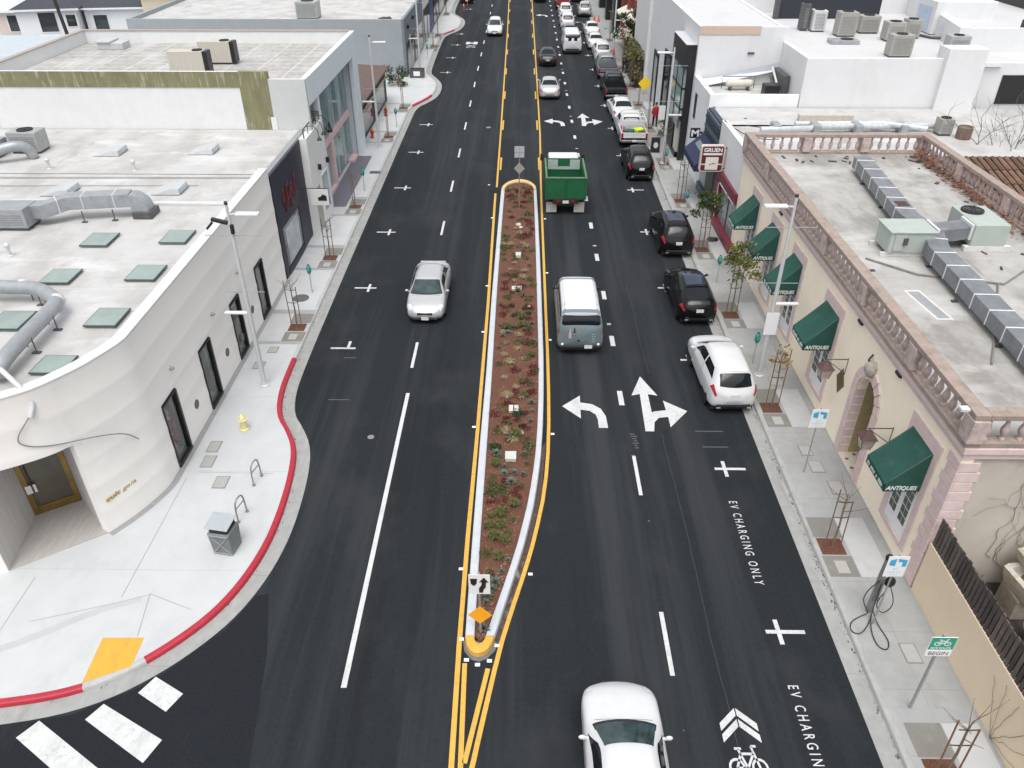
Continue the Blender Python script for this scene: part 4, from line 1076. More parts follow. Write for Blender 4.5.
# ------------------------------------------------------------------ buildings along the right pavement
RX = 10.97
cream = M('cream_stucco', (.88, .775, .625), .85, var=.04, scale=1.2, bump=.15, bscale=60, stain=((.76, .66, .53), 1.1, (1, 1, .25), .56, .5))
pinks = M('dusty_pink_stone', (.60, .475, .455), .8, var=.08, scale=4, stain=((.46, .345, .325), 3, (1, 1, .4), .56, .5))
pinkb = M('weathered_balustrade', (.47, .375, .35), .85, var=.12, scale=5, stain=((.235, .195, .175), 3, (1, 1, 1), .48, .7))
flank = M('stained_flank_wall', (.46, .415, .36), .9, var=.07, scale=1.2, stains=[((.30, .265, .225), 1.0, (1, 1, .5), .50, .6), ((.50, .455, .39), 2.2, (1, 1, 1), .56, .5)])
green_c = M('dark_green_canvas', (.008, .062, .046), .75, var=.2, scale=1.6, stain=((.024, .105, .08), 2.2, (1, 1, .5), .56, .6))
roofg = M('grey_bitumen_roof', (.46, .45, .425), .85, var=.08, scale=1.6,
          stains=[((.25, .235, .21), .6, (1, .4, 1), .45, .75), ((.62, .61, .59), .5, (.6, 1, 1), .50, .75), ((.12, .11, .10), 1.5, (1.3, .16, 1), .64, .8), ((.36, .335, .245), .8, (3, .14, 1), .62, .7), ((.14, .13, .12), 6, (1, .5, 1), .70, .7)])
joints(roofg, 0, 3.1, .03, (.30, .29, .27), 0, .7)
rust = M('rusty_tiles', (.26, .145, .085), .85, var=.3, scale=3, stain=((.11, .06, .04), 4, (1, 1, 1), .54, .6))
letter_w = M('white_lettering', (.70, .70, .69), .5, var=.03)
ant = thing('antiques_shop', (13, 26, .135), 'cream and pink antiques shop with green awnings and a balustraded flat roof', 'shop')
# front wall: arched doorway cut out
def arch_pts(y0, y1, zs, ztop, n=10):
    c = (y0 + y1) / 2; r = (y1 - y0) / 2
    return [(c + r * cos(pi * i / n), zs + (ztop - zs) * sin(pi * i / n)) for i in range(n + 1)]
DY0, DY1 = 19.55, 20.95
fw = MB()
fw.box(RX, RX + .3, 15.0, DY0, .13, 5.2); fw.box(RX, RX + .3, DY1, 38.0, .13, 5.2)
ap = arch_pts(DY0, DY1, 2.75, 3.5)
vs = [(RX, y, z) for y, z in ap] + [(RX, DY0, 5.2), (RX, DY1, 5.2)]
k = len(ap)
top = [(RX, y, 5.2) for y, z in ap]
for (y0_, z0_), (y1_, z1_) in zip(ap, ap[1:]):
    fw.slab([(RX, y0_, z0_), (RX, y1_, z1_), (RX, y1_, 5.2), (RX, y0_, 5.2)], (.3, 0, 0))
wpart('wall', fw, cream, ant)
fl = MB(); fl.box(RX + .31, 19.5, 15.02, 15.3, .13, 5.2); fl.box(19.2, 19.5, 15.3, 37.7, .13, 5.2); fl.box(RX + .31, 19.5, 37.7, 37.98, .13, 5.2)
wpart('flank_wall', fl, flank, ant)
al = MB(); al.box(RX + .30, RX + 1.2, DY1 + .003, DY1 + .05, .14, 3.6); al.box(RX + .30, RX + 1.2, DY0 - .05, DY0 - .003, .14, 3.6); al.box(RX + 1.2, RX + 1.25, DY0 - .05, DY1 + .05, .14, 3.6)
wpart('alcove', al, M('alcove_tan', (.36, .28, .15), .8, var=.12), ant)
wpart('shop_door', MB().box(RX + 1.10, RX + 1.18, DY0 + .1, DY1 - .1, .15, 2.9), M('dark_wood_door', (.05, .035, .025), .5, var=.2), ant)
wpart('alcove_rail', MB().tube([(RX + .35, DY0 + .25, 1.35), (RX + .35, DY1 - .35, 1.15)], .025, 6), black_m, ant)
tl = MB(); tl.box(RX - .02, RX + 1.15, DY0 - .15, DY1 + .1, .137, .143)
wpart('tiled_threshold', tl, M('cream_tile', (.56, .51, .43), .6, var=.05), ant)
m = MB()
for i in range(6):
    for j in range(3):
        if (i + j) % 2 == 0: m.cbox((RX + .16 + j * .33, DY0 + .06 + i * .24, .148), (.11, .11, .006), rz=pi / 4)
wpart('threshold_diamonds', m, M('brown_tile', (.17, .11, .07), .6, var=.1), ant)
# pink stone surround of the doorway, voussoirs and keystone
vz = MB()
def block(mb, y0, y1, z0, z1, o=.06, x=RX): mb.box(x - o, x + .02, y0, y1, z0, z1)
for i in range(8):
    z = .14 + i * .335
    block(vz, DY1 + .01, DY1 + .33, z, z + .315); block(vz, DY0 - .33, DY0 - .01, z, z + .315)
    vz.box(RX - .05, RX + .29, DY1 - .001, DY1 + .012, z, z + .315)
nA = 9
for i in range(nA):
    a0, a1 = pi * i / nA + .02, pi * (i + 1) / nA - .02
    c = (DY0 + DY1) / 2
    def Q(a, ry, rz): return (RX - .06, c + ry * cos(a), 2.82 + rz * sin(a))
    vz.slab([Q(a0, .71, .74), Q(a1, .71, .74), Q(a1, 1.04, 1.12), Q(a0, 1.04, 1.12)], (.08, 0, 0))
wpart('door_surround', vz, pinks, ant, bevel=.012)
ky = MB().ball((RX - .10, 20.3, 3.95), .24, 12, 8, jit=.12, squash=(.8, .9, 1.15))
wpart('keystone', ky, M('carved_grey_stone', (.36, .33, .28), .9, var=.3, scale=14), ant, smooth=60)
# quoins at the near corner
qn = MB()
for i in range(15):
    z = .15 + i * .32
    if z > 4.5: break
    w0 = .58 if i % 2 else .5
    qn.box(RX - .03, RX + .02, 14.97, 14.97 + w0, z, z + .305); qn.box(RX + .021, RX + (.58 if i % 2 == 0 else .5), 14.97, 15.04, z, z + .305)
wpart('quoins', qn, pinks, ant, bevel=.015)
# cornice
cn = MB()
cn.box(RX - .05, 19.55, 14.93, 15.0, 4.78, 4.96); cn.box(RX - .05, RX, 15.0, 38.0, 4.78, 4.96)
cn.box(RX - .12, 19.6, 14.87, 15.1, 4.963, 5.14); cn.box(RX - .12, RX + .1, 15.1, 38.02, 4.963, 5.14)
wpart('cornice', cn, pinks, ant, bevel=.01)
wpart('roof', MB().sheet([(RX + .25, 15.25), (19.3, 15.25), (19.3, 37.8), (RX + .25, 37.8)], 5.205), roofg, ant)
# balustrade: plinth, pedestals, rails and single balusters
bal = MB()
BX0, BX1, BY0, BY1 = RX + .02, 19.42, 15.08, 37.85
for z0, z1, hw in ((5.142, 5.30, .17), (5.98, 6.14, .19)):
    bal.box(BX0 - hw, BX0 + hw, BY0 - hw, BY1 + hw, z0, z1); bal.box(BX1 - hw, BX1 + hw, BY0 - hw, BY1 + hw, z0, z1)
    bal.box(BX0 + hw + .002, BX1 - hw - .002, BY0 - hw, BY0 + hw, z0, z1); bal.box(BX0 + hw + .002, BX1 - hw - .002, BY1 - hw, BY1 + hw, z0, z1)
wpart('balustrade_rail', bal, M('weathered_rail', (.36, .285, .245), .85, var=.12, scale=4, stains=[((.22, .19, .155), 2.5, (1, 1, 1), .50, .65), ((.46, .33, .30), 3, (1, 1, 1), .58, .5)]), ant, bevel=.02)
ped = []
PY = [15.08, 18.35, 22.1, 25.95, 29.8, 33.8, 37.85]
PXs = [RX + .02, 13.8, 16.6, 19.42]
for y in PY: ped += [(BX0, y), (BX1, y)]
for x in PXs[1:3]: ped += [(x, BY0), (x, BY1)]
for x, y in ped: wpart('pedestal', MB().box(x - .2, x + .2, y - .24, y + .24, 5.303, 5.977), pinkb, ant, bevel=.02)
bprof = [(.07, 0), (.07, .05), (.045, .08), (.10, .24), (.095, .33), (.05, .48), (.042, .56), (.07, .60), (.07, .676)]
bme = MB().lathe(bprof, (0, 0, 0), 10).mesh('baluster', [pinkb], 50)
spots = []
def bays(P0, P1, fixed, axis, out):
    n = max(2, round((P1 - P0 - .55) / .36))
    for i in range(n):
        t = P0 + .33 + (P1 - P0 - .66) * (i / (n - 1)); out.append((fixed, t) if axis == 'y' else (t, fixed))
front = []; south = []; rest = []
for a, b in zip(PY, PY[1:]): bays(a, b, BX0, 'y', front); bays(a, b, BX1, 'y', rest)
for a, b in zip(PXs, PXs[1:]): bays(a, b, BY0, 'x', south); bays(a, b, BY1, 'x', rest)
sing = south[:8] + front
sing = sing[:99]; rest += south[8:]
for x, y in sing:
    o = bpy.data.objects.new('baluster', bme); COL.objects.link(o); o.parent = ant; o.location = Vector((x, y, 5.302)) - ROOT[ant]
rb = MB()
for x, y in rest: rb.lathe(bprof, (x, y, 5.302), 8)
ro = wpart('balusters', rb, pinkb, ant, smooth=50); ro['kind'] = 'stuff'
# windows, surrounds and awnings
muntin = M('white_window_frame', (.72, .72, .71), .5, var=.03)
AW = [(34.19, 35.32), (30.81, 31.96), (27.62, 28.75), (23.42, 24.70), (16.06, 17.28)]
for i, (a, b) in enumerate(AW):
    s = MB(); e = .26
    block(s, a - e, a - .01, .62, 4.42, .045); block(s, b + .01, b + e, .62, 4.42, .045); block(s, a - .01, b + .01, 3.901, 4.42, .045); block(s, a - .01, b + .01, .62, .80, .07)
    sur = wpart('window_surround', s, pinks, ant, bevel=.012)
    f = MB(); f.box(RX - .02, RX + .01, a, b, .81, 3.9)
    wn = wpart('window', f, muntin, ant)
    rows = 6
    for cc in range(2):
        p = MB()
        y0 = a + .12 + cc * ((b - a) / 2); yw = (b - a) / 2 - .2
        for r in range(rows):
            for q in range(2):
                p.box(RX - .026, RX - .021, y0 + q * yw / 2 + .012, y0 + (q + 1) * yw / 2 - .012, 1.25 + r * .30, 1.25 + r * .30 + .26)
        wpart('panes', p, glass_d, wn)
    # awning: sloping canvas, triangular cheeks, a valance hanging below the front and the near cheek
    zt, zb, zv, xo = 4.02, 2.98, 2.72, 9.93
    aw = MB()
    rs_ = random.Random(60 + i); ph = rs_.uniform(0, 6); sg_ = rs_.uniform(.02, .05); NN = 8; vs = []; fs = []
    for u in range(NN + 1):
        for v in range(NN + 1):
            p, q = u / NN, v / NN; dz = -sg_ * sin(pi * p) * (.4 + .6 * sin(pi * q)) + .008 * sin(9 * q + ph) * sin(pi * p) * sin(pi * q)
            vs.append((lerp(RX - .05, xo, p), lerp(a - .03, b + .03, q), lerp(zt, zb, p) + dz))
    for u in range(NN):
        for v in range(NN): k_ = u * (NN + 1) + v; fs.append((k_, k_ + NN + 1, k_ + NN + 2, k_ + 1))
    aw.add(vs, fs)
    for v, yy in ((0, a - .03), (NN, b + .03)):
        ed_ = [vs[u * (NN + 1) + v] for u in range(NN + 1)] + [(RX - .05, yy, zb)]; aw.add(ed_, [tuple(range(len(ed_)))])
    aw.slab([(xo, a - .03, zv), (xo, b + .03, zv), (xo, b + .03, zb), (xo, a - .03, zb)], (.012, 0, 0))
    aw.slab([(xo, a - .03, zv), (RX - .05, a - .03, zv), (RX - .05, a - .03, zb), (xo, a - .03, zb)], (0, .012, 0))
    aw.slab([(xo, b + .03, zv), (RX - .05, b + .03, zv), (RX - .05, b + .03, zb), (xo, b + .03, zb)], (0, -.012, 0))
    ao = wpart('awning', aw, green_c, ant)
    t_ = MB(); t_.text('ANTIQUES', ((xo + RX) / 2 - .05, a - .037, zv + .035), (1, 0, 0), (0, 0, 1), .17, .84, depth=.004, bold=.02, shear=.22)
    wpart('lettering', t_, letter_w, ao)
    t_ = MB(); rng = random.Random(40 + i); y = b - .06        # the pale, unreadable lettering along the front valance
    while y > a + .1:
        h_ = rng.uniform(.10, .16); w_ = rng.uniform(.05, .09)
        t_.slab([(xo - .007, y, zv + .05), (xo - .007, y - w_, zv + .05), (xo - .007, y - w_, zv + .05 + h_), (xo - .007, y, zv + .05 + h_ * .8)], (.004, 0, 0)); y -= w_ + rng.uniform(.015, .03)
        if rng.random() < .12: y -= .08
    wpart('front_lettering', t_, M('pale_lettering', (.52, .62, .60), .6), ao)
    fr_ = MB(); fr_.tube([(RX - .05, a, zt - .01), (xo + .02, a, zb - .01), (xo + .02, b, zb - .01), (RX - .05, b, zt - .01)], .018, 6); wpart('awning_frame', fr_, steel_d, ao)
# small square diamond opening and vents
m = MB(); m.slab([(RX - .012, 22.2, 1.75), (RX - .012, 21.85, 2.25), (RX - .012, 22.2, 2.75), (RX - .012, 22.55, 2.25)], (.02, 0, 0)); wpart('diamond_opening', m, M('olive_shade', (.13, .10, .045), .8, var=.1), ant)
for y in (18.85, 21.9, 31.2):
    m = MB().lathe([(.05, -.16), (.07, -.12), (.07, .12), (.05, .16)], (RX - .03, y, 4.72), 10, axis='y'); wpart('eaves_vent', m, black_m, ant, smooth=40)
# wall lanterns
for y in (22.05, 18.25):
    g = MB(); g.tube([(RX, y, 3.2), (RX - .75, y, 3.2)], .018, 6); g.tube([(RX, y, 2.65), (RX - .75, y, 3.2)], .014, 6); g.tube([(RX, y, 2.6), (RX, y, 3.25)], .018, 6)
    la = wpart('wall_lantern', g, steel_d, ant)
    r_ = MB(); r_.add([(RX - .95, y - .25, 2.9), (RX - .45, y - .25, 2.9), (RX - .45, y + .25, 2.9), (RX - .95, y + .25, 2.9), (RX - .7, y, 3.14)], [(0, 3, 2, 1), (0, 1, 4), (1, 2, 4), (2, 3, 4), (3, 0, 4)])
    wpart('lantern_roof', r_, M('oxblood_metal', (.075, .035, .035), .5, var=.2), la)
    r_ = MB(); r_.add([(RX - .9, y - .2, 2.89), (RX - .5, y - .2, 2.89), (RX - .5, y + .2, 2.89), (RX - .9, y + .2, 2.89), (RX - .83, y - .13, 2.5), (RX - .57, y - .13, 2.5), (RX - .57, y + .13, 2.5), (RX - .83, y + .13, 2.5)],
                      [(4, 7, 6, 5), (0, 1, 5, 4), (1, 2, 6, 5), (2, 3, 7, 6), (3, 0, 4, 7)])
    wpart('lantern_glass', r_, M('cloudy_lantern_glass', (.42, .34, .30), .3, var=.2), la)
    r_ = MB()
    for sx, sy in ((-1, -1), (1, -1), (1, 1), (-1, 1)): r_.tube([(RX - .7 + sx * .2, y + sy * .2, 2.89), (RX - .7 + sx * .13, y + sy * .13, 2.5)], .013, 5)
    wpart('lantern_frame', r_, steel_d, la)
wpart('wall_bracket', MB().tube([(RX, 20.6, 4.3), (RX - .12, 20.55, 4.15), (RX - .03, 20.6, 3.9)], .03, 6), black_m, ant)
wpart('camera', MB().box(RX - .5, RX - .28, 15.0, 15.18, 5.98 + .165, 5.98 + .26), steel_w, ant, bevel=.02)
# roof plant
sage = M('sage_unit_casing', (.36, .405, .37), .55, var=.06, scale=2, stain=((.27, .30, .275), 2, (1, 1, .4), .6, .5))
u1 = thing('rooftop_unit', (13.9, 26.4, 5.21), 'pale sage rooftop unit with an access panel at the street side of the long duct', 'air conditioner')
wpart('casing', MB().box(13.1, 14.65, 25.8, 27.0, 5.36, 6.12), sage, u1, bevel=.02); wpart('lid', MB().box(13.05, 14.7, 25.75, 27.05, 6.122, 6.17), sage, u1, bevel=.01)
wpart('access_panel', MB().box(13.25, 13.65, 25.76, 25.797, 5.45, 6.05), M('panel_grey', (.37, .40, .37), .5, var=.05), u1, bevel=.01)
wpart('gauge', MB().box(13.55, 13.7, 25.70, 25.758, 5.7, 5.95), steel_d, u1)
for y_ in (25.85, 26.85): wpart('skid', MB().box(12.9, 15.0, y_, y_ + .1, 5.21, 5.358), M('white_skid', (.58, .57, .55), .7, var=.1), u1)
u2 = thing('rooftop_unit', (16.9, 27.2, 5.21), 'larger pale sage rooftop unit with a round fan beyond the long duct', 'air conditioner')
wpart('casing', MB().box(16.3, 17.55, 26.35, 28.3, 5.4, 6.2), sage, u2, bevel=.02); wpart('skid', MB().box(16.1, 17.8, 26.3, 26.5, 5.21, 5.398), MATS['white_skid'], u2)
wpart('fan', MB().lathe([(.40, 0), (.40, .07), (.35, .07), (.34, .02), (.12, .02), (.1, .05), (.01, .05)], (16.8, 27.75, 6.2), 22), fan_m, u2, smooth=40)
m = MB()
for k in range(10):
    a = 2 * pi * k / 10; m.tube([(16.8 + .1 * cos(a), 27.75 + .1 * sin(a), 6.275), (16.8 + .36 * cos(a), 27.75 + .36 * sin(a), 6.275)], .012, 4)
wpart('fan_guard', m, steel_d, u2)
ductm = M('weathered_duct', (.235, .25, .265), .5, metal=.25, var=.15, scale=2.5, stains=[((.36, .375, .38), 1.6, (1, 1, 1), .52, .6), ((.13, .135, .14), 2.2, (1, 1, 1), .6, .6)])
tape = M('white_duct_tape', (.60, .61, .61), .6, var=.05)
dlegs = [(15.0, 33.4, 5.5), (14.75, 30.6, 5.5), (14.3, 25, 5.5), (14.0, 22.4, 5.5), (14.0, 19.6, 5.5), (13.9, 17.2, 5.5)]
duct('roof_duct', [(15.45, 35.1, 5.42), (14.75, 28.2, 5.42), (14.95, 26.6, 5.42), (14.55, 25.2, 5.42), (14.15, 15.9, 5.42)], .72, .48, ductm, 'very long dark weathered duct with white taped seams along the antiques shop roof', 5.23, band=tape, legs=dlegs)
br = thing('duct_branch', (15.7, 26.8, 5.42), 'short curved duct branch joining the long duct to the larger sage unit', 'duct')
m = MB()
pts = smooth_line([(14.95, 26.9, 5.46), (15.5, 26.9, 5.5), (16.0, 26.9, 5.56), (16.4, 26.9, 5.66)], 1)
A_ = [(p[0], p[1] - .42, p[2]) for p in pts]; n = len(pts)
for i in range(n - 1):
    p, q = pts[i], pts[i + 1]; m.slab([(p[0], p[1] - .38, p[2]), (p[0], p[1] + .38, p[2]), (p[0], p[1] + .38, p[2] + .45), (p[0], p[1] - .38, p[2] + .45)], (q[0] - p[0], 0, q[2] - p[2]))
wpart('casing', m, ductm, br); wpart('collar', MB().box(16.22, 16.34, 26.45, 27.35, 5.6, 6.16).box(15.0, 15.1, 26.4, 27.4, 5.4, 6.0), tape, br)
wpart('open_vent', MB().box(14.65, 15.1, 29.0, 29.5, 5.905, 5.915), M('rust_dark', (.06, .03, .03), .7), br)
lt = thing('roof_conduit', (14, 24, 5.21), 'thin rusty conduit running crooked across the antiques shop roof', 'conduit')
wpart('tube', MB().tube([(12.3, 25.6, 5.26), (13.6, 24.3, 5.26), (16.2, 23.6, 5.26), (18.3, 25.4, 5.26)], .03, 6).tube([(16.0, 23.6, 5.25), (14.9, 21.5, 5.25), (13.3, 18.6, 5.25)], .03, 6), M('rusty_grey', (.20, .18, .165), .7, var=.2), lt)
struct_patch = MB().sheet([(13.0, 21.3), (13.38, 21.3), (13.15, 23.1), (12.77, 23.1)], 5.212)
wpart('roof_patch', struct_patch, M('grey_patch', (.27, .285, .29), .7, var=.1), ant)
wpart('roof_patch_edge', MB().sheet([(12.92, 21.2), (13.46, 21.2), (13.22, 23.2), (12.68, 23.2)], 5.209), MATS['white_skid'], ant)
for i, (x, y) in enumerate(((16.7, 24.3), (17.6, 22.2), (12.2, 30.5), (16.4, 31.2), (18.5, 24.9))):
    pass
db = MB(); rng = random.Random(3)
for k in range(46):
    x, y = rng.choice([(rng.uniform(11.5, 12.2), rng.uniform(24, 37)), (rng.uniform(16.5, 18.9), rng.uniform(20, 27)), (rng.uniform(18.3, 19.1), rng.uniform(28, 37)), (rng.uniform(12.4, 18), rng.uniform(36.3, 37.3))])
    db.cbox((x, y, 5.225), (rng.uniform(.08, .4), rng.uniform(.05, .16), .03), rz=rng.uniform(0, 3))
struct('roof_litter', db, M('dark_litter', (.06, .05, .045), .9, var=.4), kind='stuff')
lv = MB(); rng = random.Random(9)
for k in range(700):
    t = rng.random(); x = 19.05 + rng.gauss(0, .22); y = 27 + 10.4 * t ** .6; z = 5.23 + abs(rng.gauss(0, .12)) + (.3 if rng.random() < .25 * t else 0); s = rng.uniform(.05, .12)
    a = rng.uniform(0, 6.3); lv.add([(x - s, y, z), (x, y - s * .5, z + rng.uniform(0, .05)), (x + s, y, z), (x, y + s * .5, z + rng.uniform(0, .05))], [(0, 1, 2, 3)])
struct('dead_leaves', lv, M('dead_leaf', (.20, .085, .05), .9, var=.3, island=.8), kind='stuff')

# --- yard below the flank wall: low cream wall, slatted fence, stone troughs
lw = MB(); lw.box(RX, RX + .28, -6, 14.9, .10, 1.93)
solo('low_wall', lw, M('ochre_wall', (.70, .575, .42), .85, var=.04, scale=1.2, bump=.12, bscale=50, stains=[((.60, .48, .34), 1, (1, 1, .4), .54, .5), ((.52, .36, .30), 1.6, (1, 1, 1), .66, .4)]), 'low ochre wall along the right pavement under the slatted fence', 'wall', bevel=.01)
fe = thing('slatted_fence', (RX + .4, 8, 1.93), 'dark weathered slatted fence standing on the low ochre wall', 'fence')
fm = M('weathered_slat', (.075, .062, .055), .85, var=.3, scale=3, island=.9, stain=((.13, .075, .055), 1.2, (1, 1, .3), .56, .6))
sl_ = MB(); y = 14.85; rng = random.Random(5)
while y > -4:
    w_ = .115; sl_.box(RX + .03, RX + .06, y - w_, y, 1.9 + rng.uniform(0, .02), 2.84 + rng.uniform(-.03, .04)); y -= w_ + .045
wpart('slats', sl_, fm, fe)
wpart('rail', MB().box(RX + .062, RX + .11, -4, 14.85, 2.1, 2.18).box(RX + .062, RX + .11, -4, 14.85, 2.6, 2.68), M('dark_backing_rail', (.02, .018, .016), .8), fe)
wpart('backing', MB().box(RX + .112, RX + .12, -4, 14.85, 1.95, 2.7), M('black_backing', (.012, .012, .013), .9), fe)
struct('yard_ground', MB().sheet([(RX + .28, -6), (40, -6), (40, 15.0), (RX + .28, 15.0)], .30), M('dark_yard_soil', (.032, .026, .02), .95, var=.5, scale=4, stain=((.11, .08, .055), 3, (1, 1, 1), .58, .7)))
stonew = M('weathered_stone_trough', (.46, .42, .36), .9, var=.12, scale=5, stain=((.20, .17, .11), 3, (1, 1, 1), .52, .7))
def trough(cx, cy, z, w_, d_, h_, rz, label, ped=None):
    t = thing('stone_trough', (cx, cy, z), label, 'planter', rz=rz)
    m = MB()
    def ring(sx, sy, zz): return [(-sx, -sy, zz), (-sx * .8, -sy * 1.12, zz), (sx * .8, -sy * 1.12, zz), (sx, -sy, zz), (sx, sy, zz), (sx * .8, sy * 1.12, zz), (-sx * .8, sy * 1.12, zz), (-sx, sy, zz)]
    R = [ring(w_ * .42, d_ * .42, 0), ring(w_ * .47, d_ * .47, h_ * .5), ring(w_ * .5, d_ * .5, h_), ring(w_ * .4, d_ * .38, h_), ring(w_ * .37, d_ * .35, h_ * .6)]
    vs = [p for r in R for p in r]; fs = [tuple(range(7, -1, -1)), tuple(range(32, 40))]
    for r in range(4):
        for i in range(8): fs.append((r * 8 + i, r * 8 + (i + 1) % 8, (r + 1) * 8 + (i + 1) % 8, (r + 1) * 8 + i))
    m.add(vs, fs); part('basin', m, stonew, t, bevel=.02)
    part('soil', MB().ball((0, 0, h_ * .6), min(w_, d_) * .36, 10, 6, jit=.15, squash=(w_ / min(w_, d_), d_ / min(w_, d_), .35)), M('mossy_soil', (.10, .095, .03), .95, var=.5, scale=9), t)
    return t
trough(13.75, 14.1, 1.0, 1.7, 1.0, .55, radians(8), 'pale eight sided stone trough nearest the fence, rim chipped')
trough(13.9, 15.0 - .55, 1.62, 1.5, .55, .38, radians(5), 'upper mossy stone trough lying across the larger one')
trough(14.9, 12.9, .3, 1.6, 1.0, .6, radians(-15), 'low stone trough further from the fence at the right picture edge')
pb = MB(); pb.box(13.0, 14.5, 13.7, 14.5, .3, 1.0); solo('trough_plinth', pb, M('plinth_stone', (.25, .22, .18), .9, var=.2), 'rough block carrying the stone troughs in the dark yard', 'plinth', bevel=.04)
ring_ = MB(); N = 20
ring_.lathe([(.24, 0), (.30, .03), (.33, .1), (.30, .17), (.24, .2), (.20, .1)], (13.05, 12.85, .9), 22)
solo('stone_ring', ring_, M('grey_stone_ring', (.33, .33, .31), .9, var=.2, scale=6), 'grey ring shaped pot lying in the dark yard beside the troughs', 'pot', smooth=60)
solo('pot_stand', MB().lathe([(.16, 0), (.12, .3), (.2, .58)], (13.05, 12.85, .31), 12), MATS['plinth_stone'], 'short stone stand under the grey ring shaped pot', 'stand')
for (x, y, z, s, lab) in ((12.1, 14.55, .31, .22, 'small tan pot against the vine covered wall by the fence'), (12.4, 13.6, .31, .18, 'small pale pot among the yard weeds by the fence')):
    solo('garden_pot', MB().lathe([(s * .6, 0), (s, s * 1.5), (s * 1.1, s * 1.7), (s * .9, s * 1.7), (s * .8, s * 1.3)], (x, y, z), 14), stonew, lab, 'pot', smooth=50)
for x, y, z0, s in ((14.6, 11.6, .3, .5), (15.2, 11.0, .3, .45)):
    pass
vine = M('bare_vine', (.19, .15, .12), .9, var=.3)
vt = thing('bare_vine', (13.5, 14.98, .3), 'bare leafless vine spreading over the stained flank wall above the yard', 'vine')
rng = random.Random(21); vm = MB()
def vine_run(mb, x, z, a, n, r, yy, lo, hi, rng):
    pts = [(x, yy, z)]
    for i in range(n):
        a += rng.gauss(0, .42); x += .2 * cos(a); z += .2 * sin(a)
        if z > hi: z = hi; a = -abs(a)
        if x < lo: x = lo; a = pi - a
        pts.append((x, yy - rng.uniform(0, .02), z))
        if rng.random() < .20 and r > .008: vine_run(mb, x, z, a + rng.choice([-1, 1]) * rng.uniform(.5, 1.2), rng.randint(4, 11), r * .65, yy, lo, hi, rng)
    if len(pts) > 1: mb.tube(pts, [max(.004, r * (1 - .6 * i / len(pts))) for i in range(len(pts))], 4)
for k in range(6): vine_run(vm, rng.uniform(12.0, 17), rng.uniform(.6, 1.6), rng.uniform(.7, 2.4), rng.randint(16, 26), .010, 15.0, 11.7, 4.7, rng)
wpart('stems', vm, vine, vt)
vt = thing('bare_vine', (10.95, 10.4, .14), 'thin bare creeper sprawling from the pavement over the low ochre wall', 'vine'); vm = MB(); rng = random.Random(4)
for k in range(6):
    a = .3 + k * .36; pts = [(RX - .02, 10.45, .15)]
    for i in range(1, 9): pts.append((RX - .03 - rng.uniform(0, .015), 10.45 - cos(a) * i * .17 * (1 if k % 2 else 1.15) + rng.gauss(0, .02), .15 + min(1.6, sin(a) * i * .2) + rng.gauss(0, .02)))
    vm.tube(pts, .007, 4)
wpart('stems', vm, vine, vt)

# --- the white shop with burgundy front and the clock sign
burg = M('burgundy_front', (.165, .022, .042), .45, var=.12, scale=3)
wst = M('white_shopfront_wall', (.68, .685, .69), .7, var=.03, scale=1.5, stain=((.62, .62, .61), 2, (1, 1, .3), .62, .4))
gr = thing('burgundy_shop', (14, 41, .135), 'white shop with a burgundy shopfront behind the clock sign', 'shop')
m = MB(); m.box(RX, RX + .3, 38.05, 43.4, 2.9, 5.25); m.box(RX + .3, 20, 43.1, 43.4, 2.9, 5.0); m.box(RX + .05, RX + .3, 38.05, 43.4, .13, 2.9)
wpart('wall', m, wst, gr)
wpart('roof', MB().sheet([(RX + .3, 38.0), (32, 38.0), (32, 46.9), (RX + .3, 46.9)], 5.0), roofw, gr)
m = MB(); m.box(RX - .16, RX + .04, 38.05, 42.2, 2.45, 3.0); wpart('fascia', m, burg, gr, bevel=.01)
m = MB(); m.box(RX - .22, RX + .04, 41.3, 42.1, .14, 2.44); wpart('pier', m, burg, gr, bevel=.01)
m = MB(); m.box(RX - .32, RX + .04, 37.2, 41.29, .14, .55); wpart('stall_riser', m, burg, gr, bevel=.015)
m = MB(); m.box(RX - .24, RX - .221, 41.25, 41.32, .16, 2.44); m.box(RX - .18, RX - .161, 38.05, 41.3, 2.44, 2.50); wpart('white_trim', m, white_w, gr)
m = MB(); m.box(RX - .02, RX + .045, 38.1, 41.28, .56, 2.44); wn = wpart('shop_window', m, glass_t, gr)
m = MB(); m.box(RX - .06, RX - .021, 39.4, 39.48, .56, 2.44); wpart('mullion', m, burg, wn)
m = MB(); m.box(RX - .03, RX + .045, 42.11, 43.35, .14, 2.88); wpart('dark_doorway', m, navy, gr)
# R: pipes across the roof
pp_ = thing('roof_pipe', (17, 43.8, 5.0), 'pair of silver insulated pipes crossing the white roof behind the balustrade', 'pipe')
silver = M('silver_wrap', (.50, .52, .53), .4, metal=.3, var=.15, scale=6, stain=((.33, .34, .35), 4, (1, 1, 1), .55, .6))
wpart('tube', MB().tube([(12.6, 41.6, 5.25), (15.2, 41.7, 5.28), (15.6, 42.0, 5.3), (22.0, 42.3, 5.3)], .17, 12), silver, pp_, smooth=50)
wpart('tube', MB().tube([(14.8, 42.9, 5.2), (18.4, 42.9, 5.22), (19.3, 42.3, 5.4), (21.2, 41.3, 5.4)], .15, 12), silver, pp_, smooth=50)
for x in (13.5, 15.6, 17.8, 20.2): wpart('joint', MB().box(x - .2, x + .2, 41.55, 42.45, 5.05, 5.5), steel_l, pp_, bevel=.06)
m = MB(); m.box(15.4, 18.4, 44.1, 44.5, 5.0, 5.35); solo('roof_curb', m, M('tan_roof_curb', (.46, .42, .37), .8, var=.1), 'low tan curb on the white roof at the foot of the big white block', 'curb', bevel=.03)
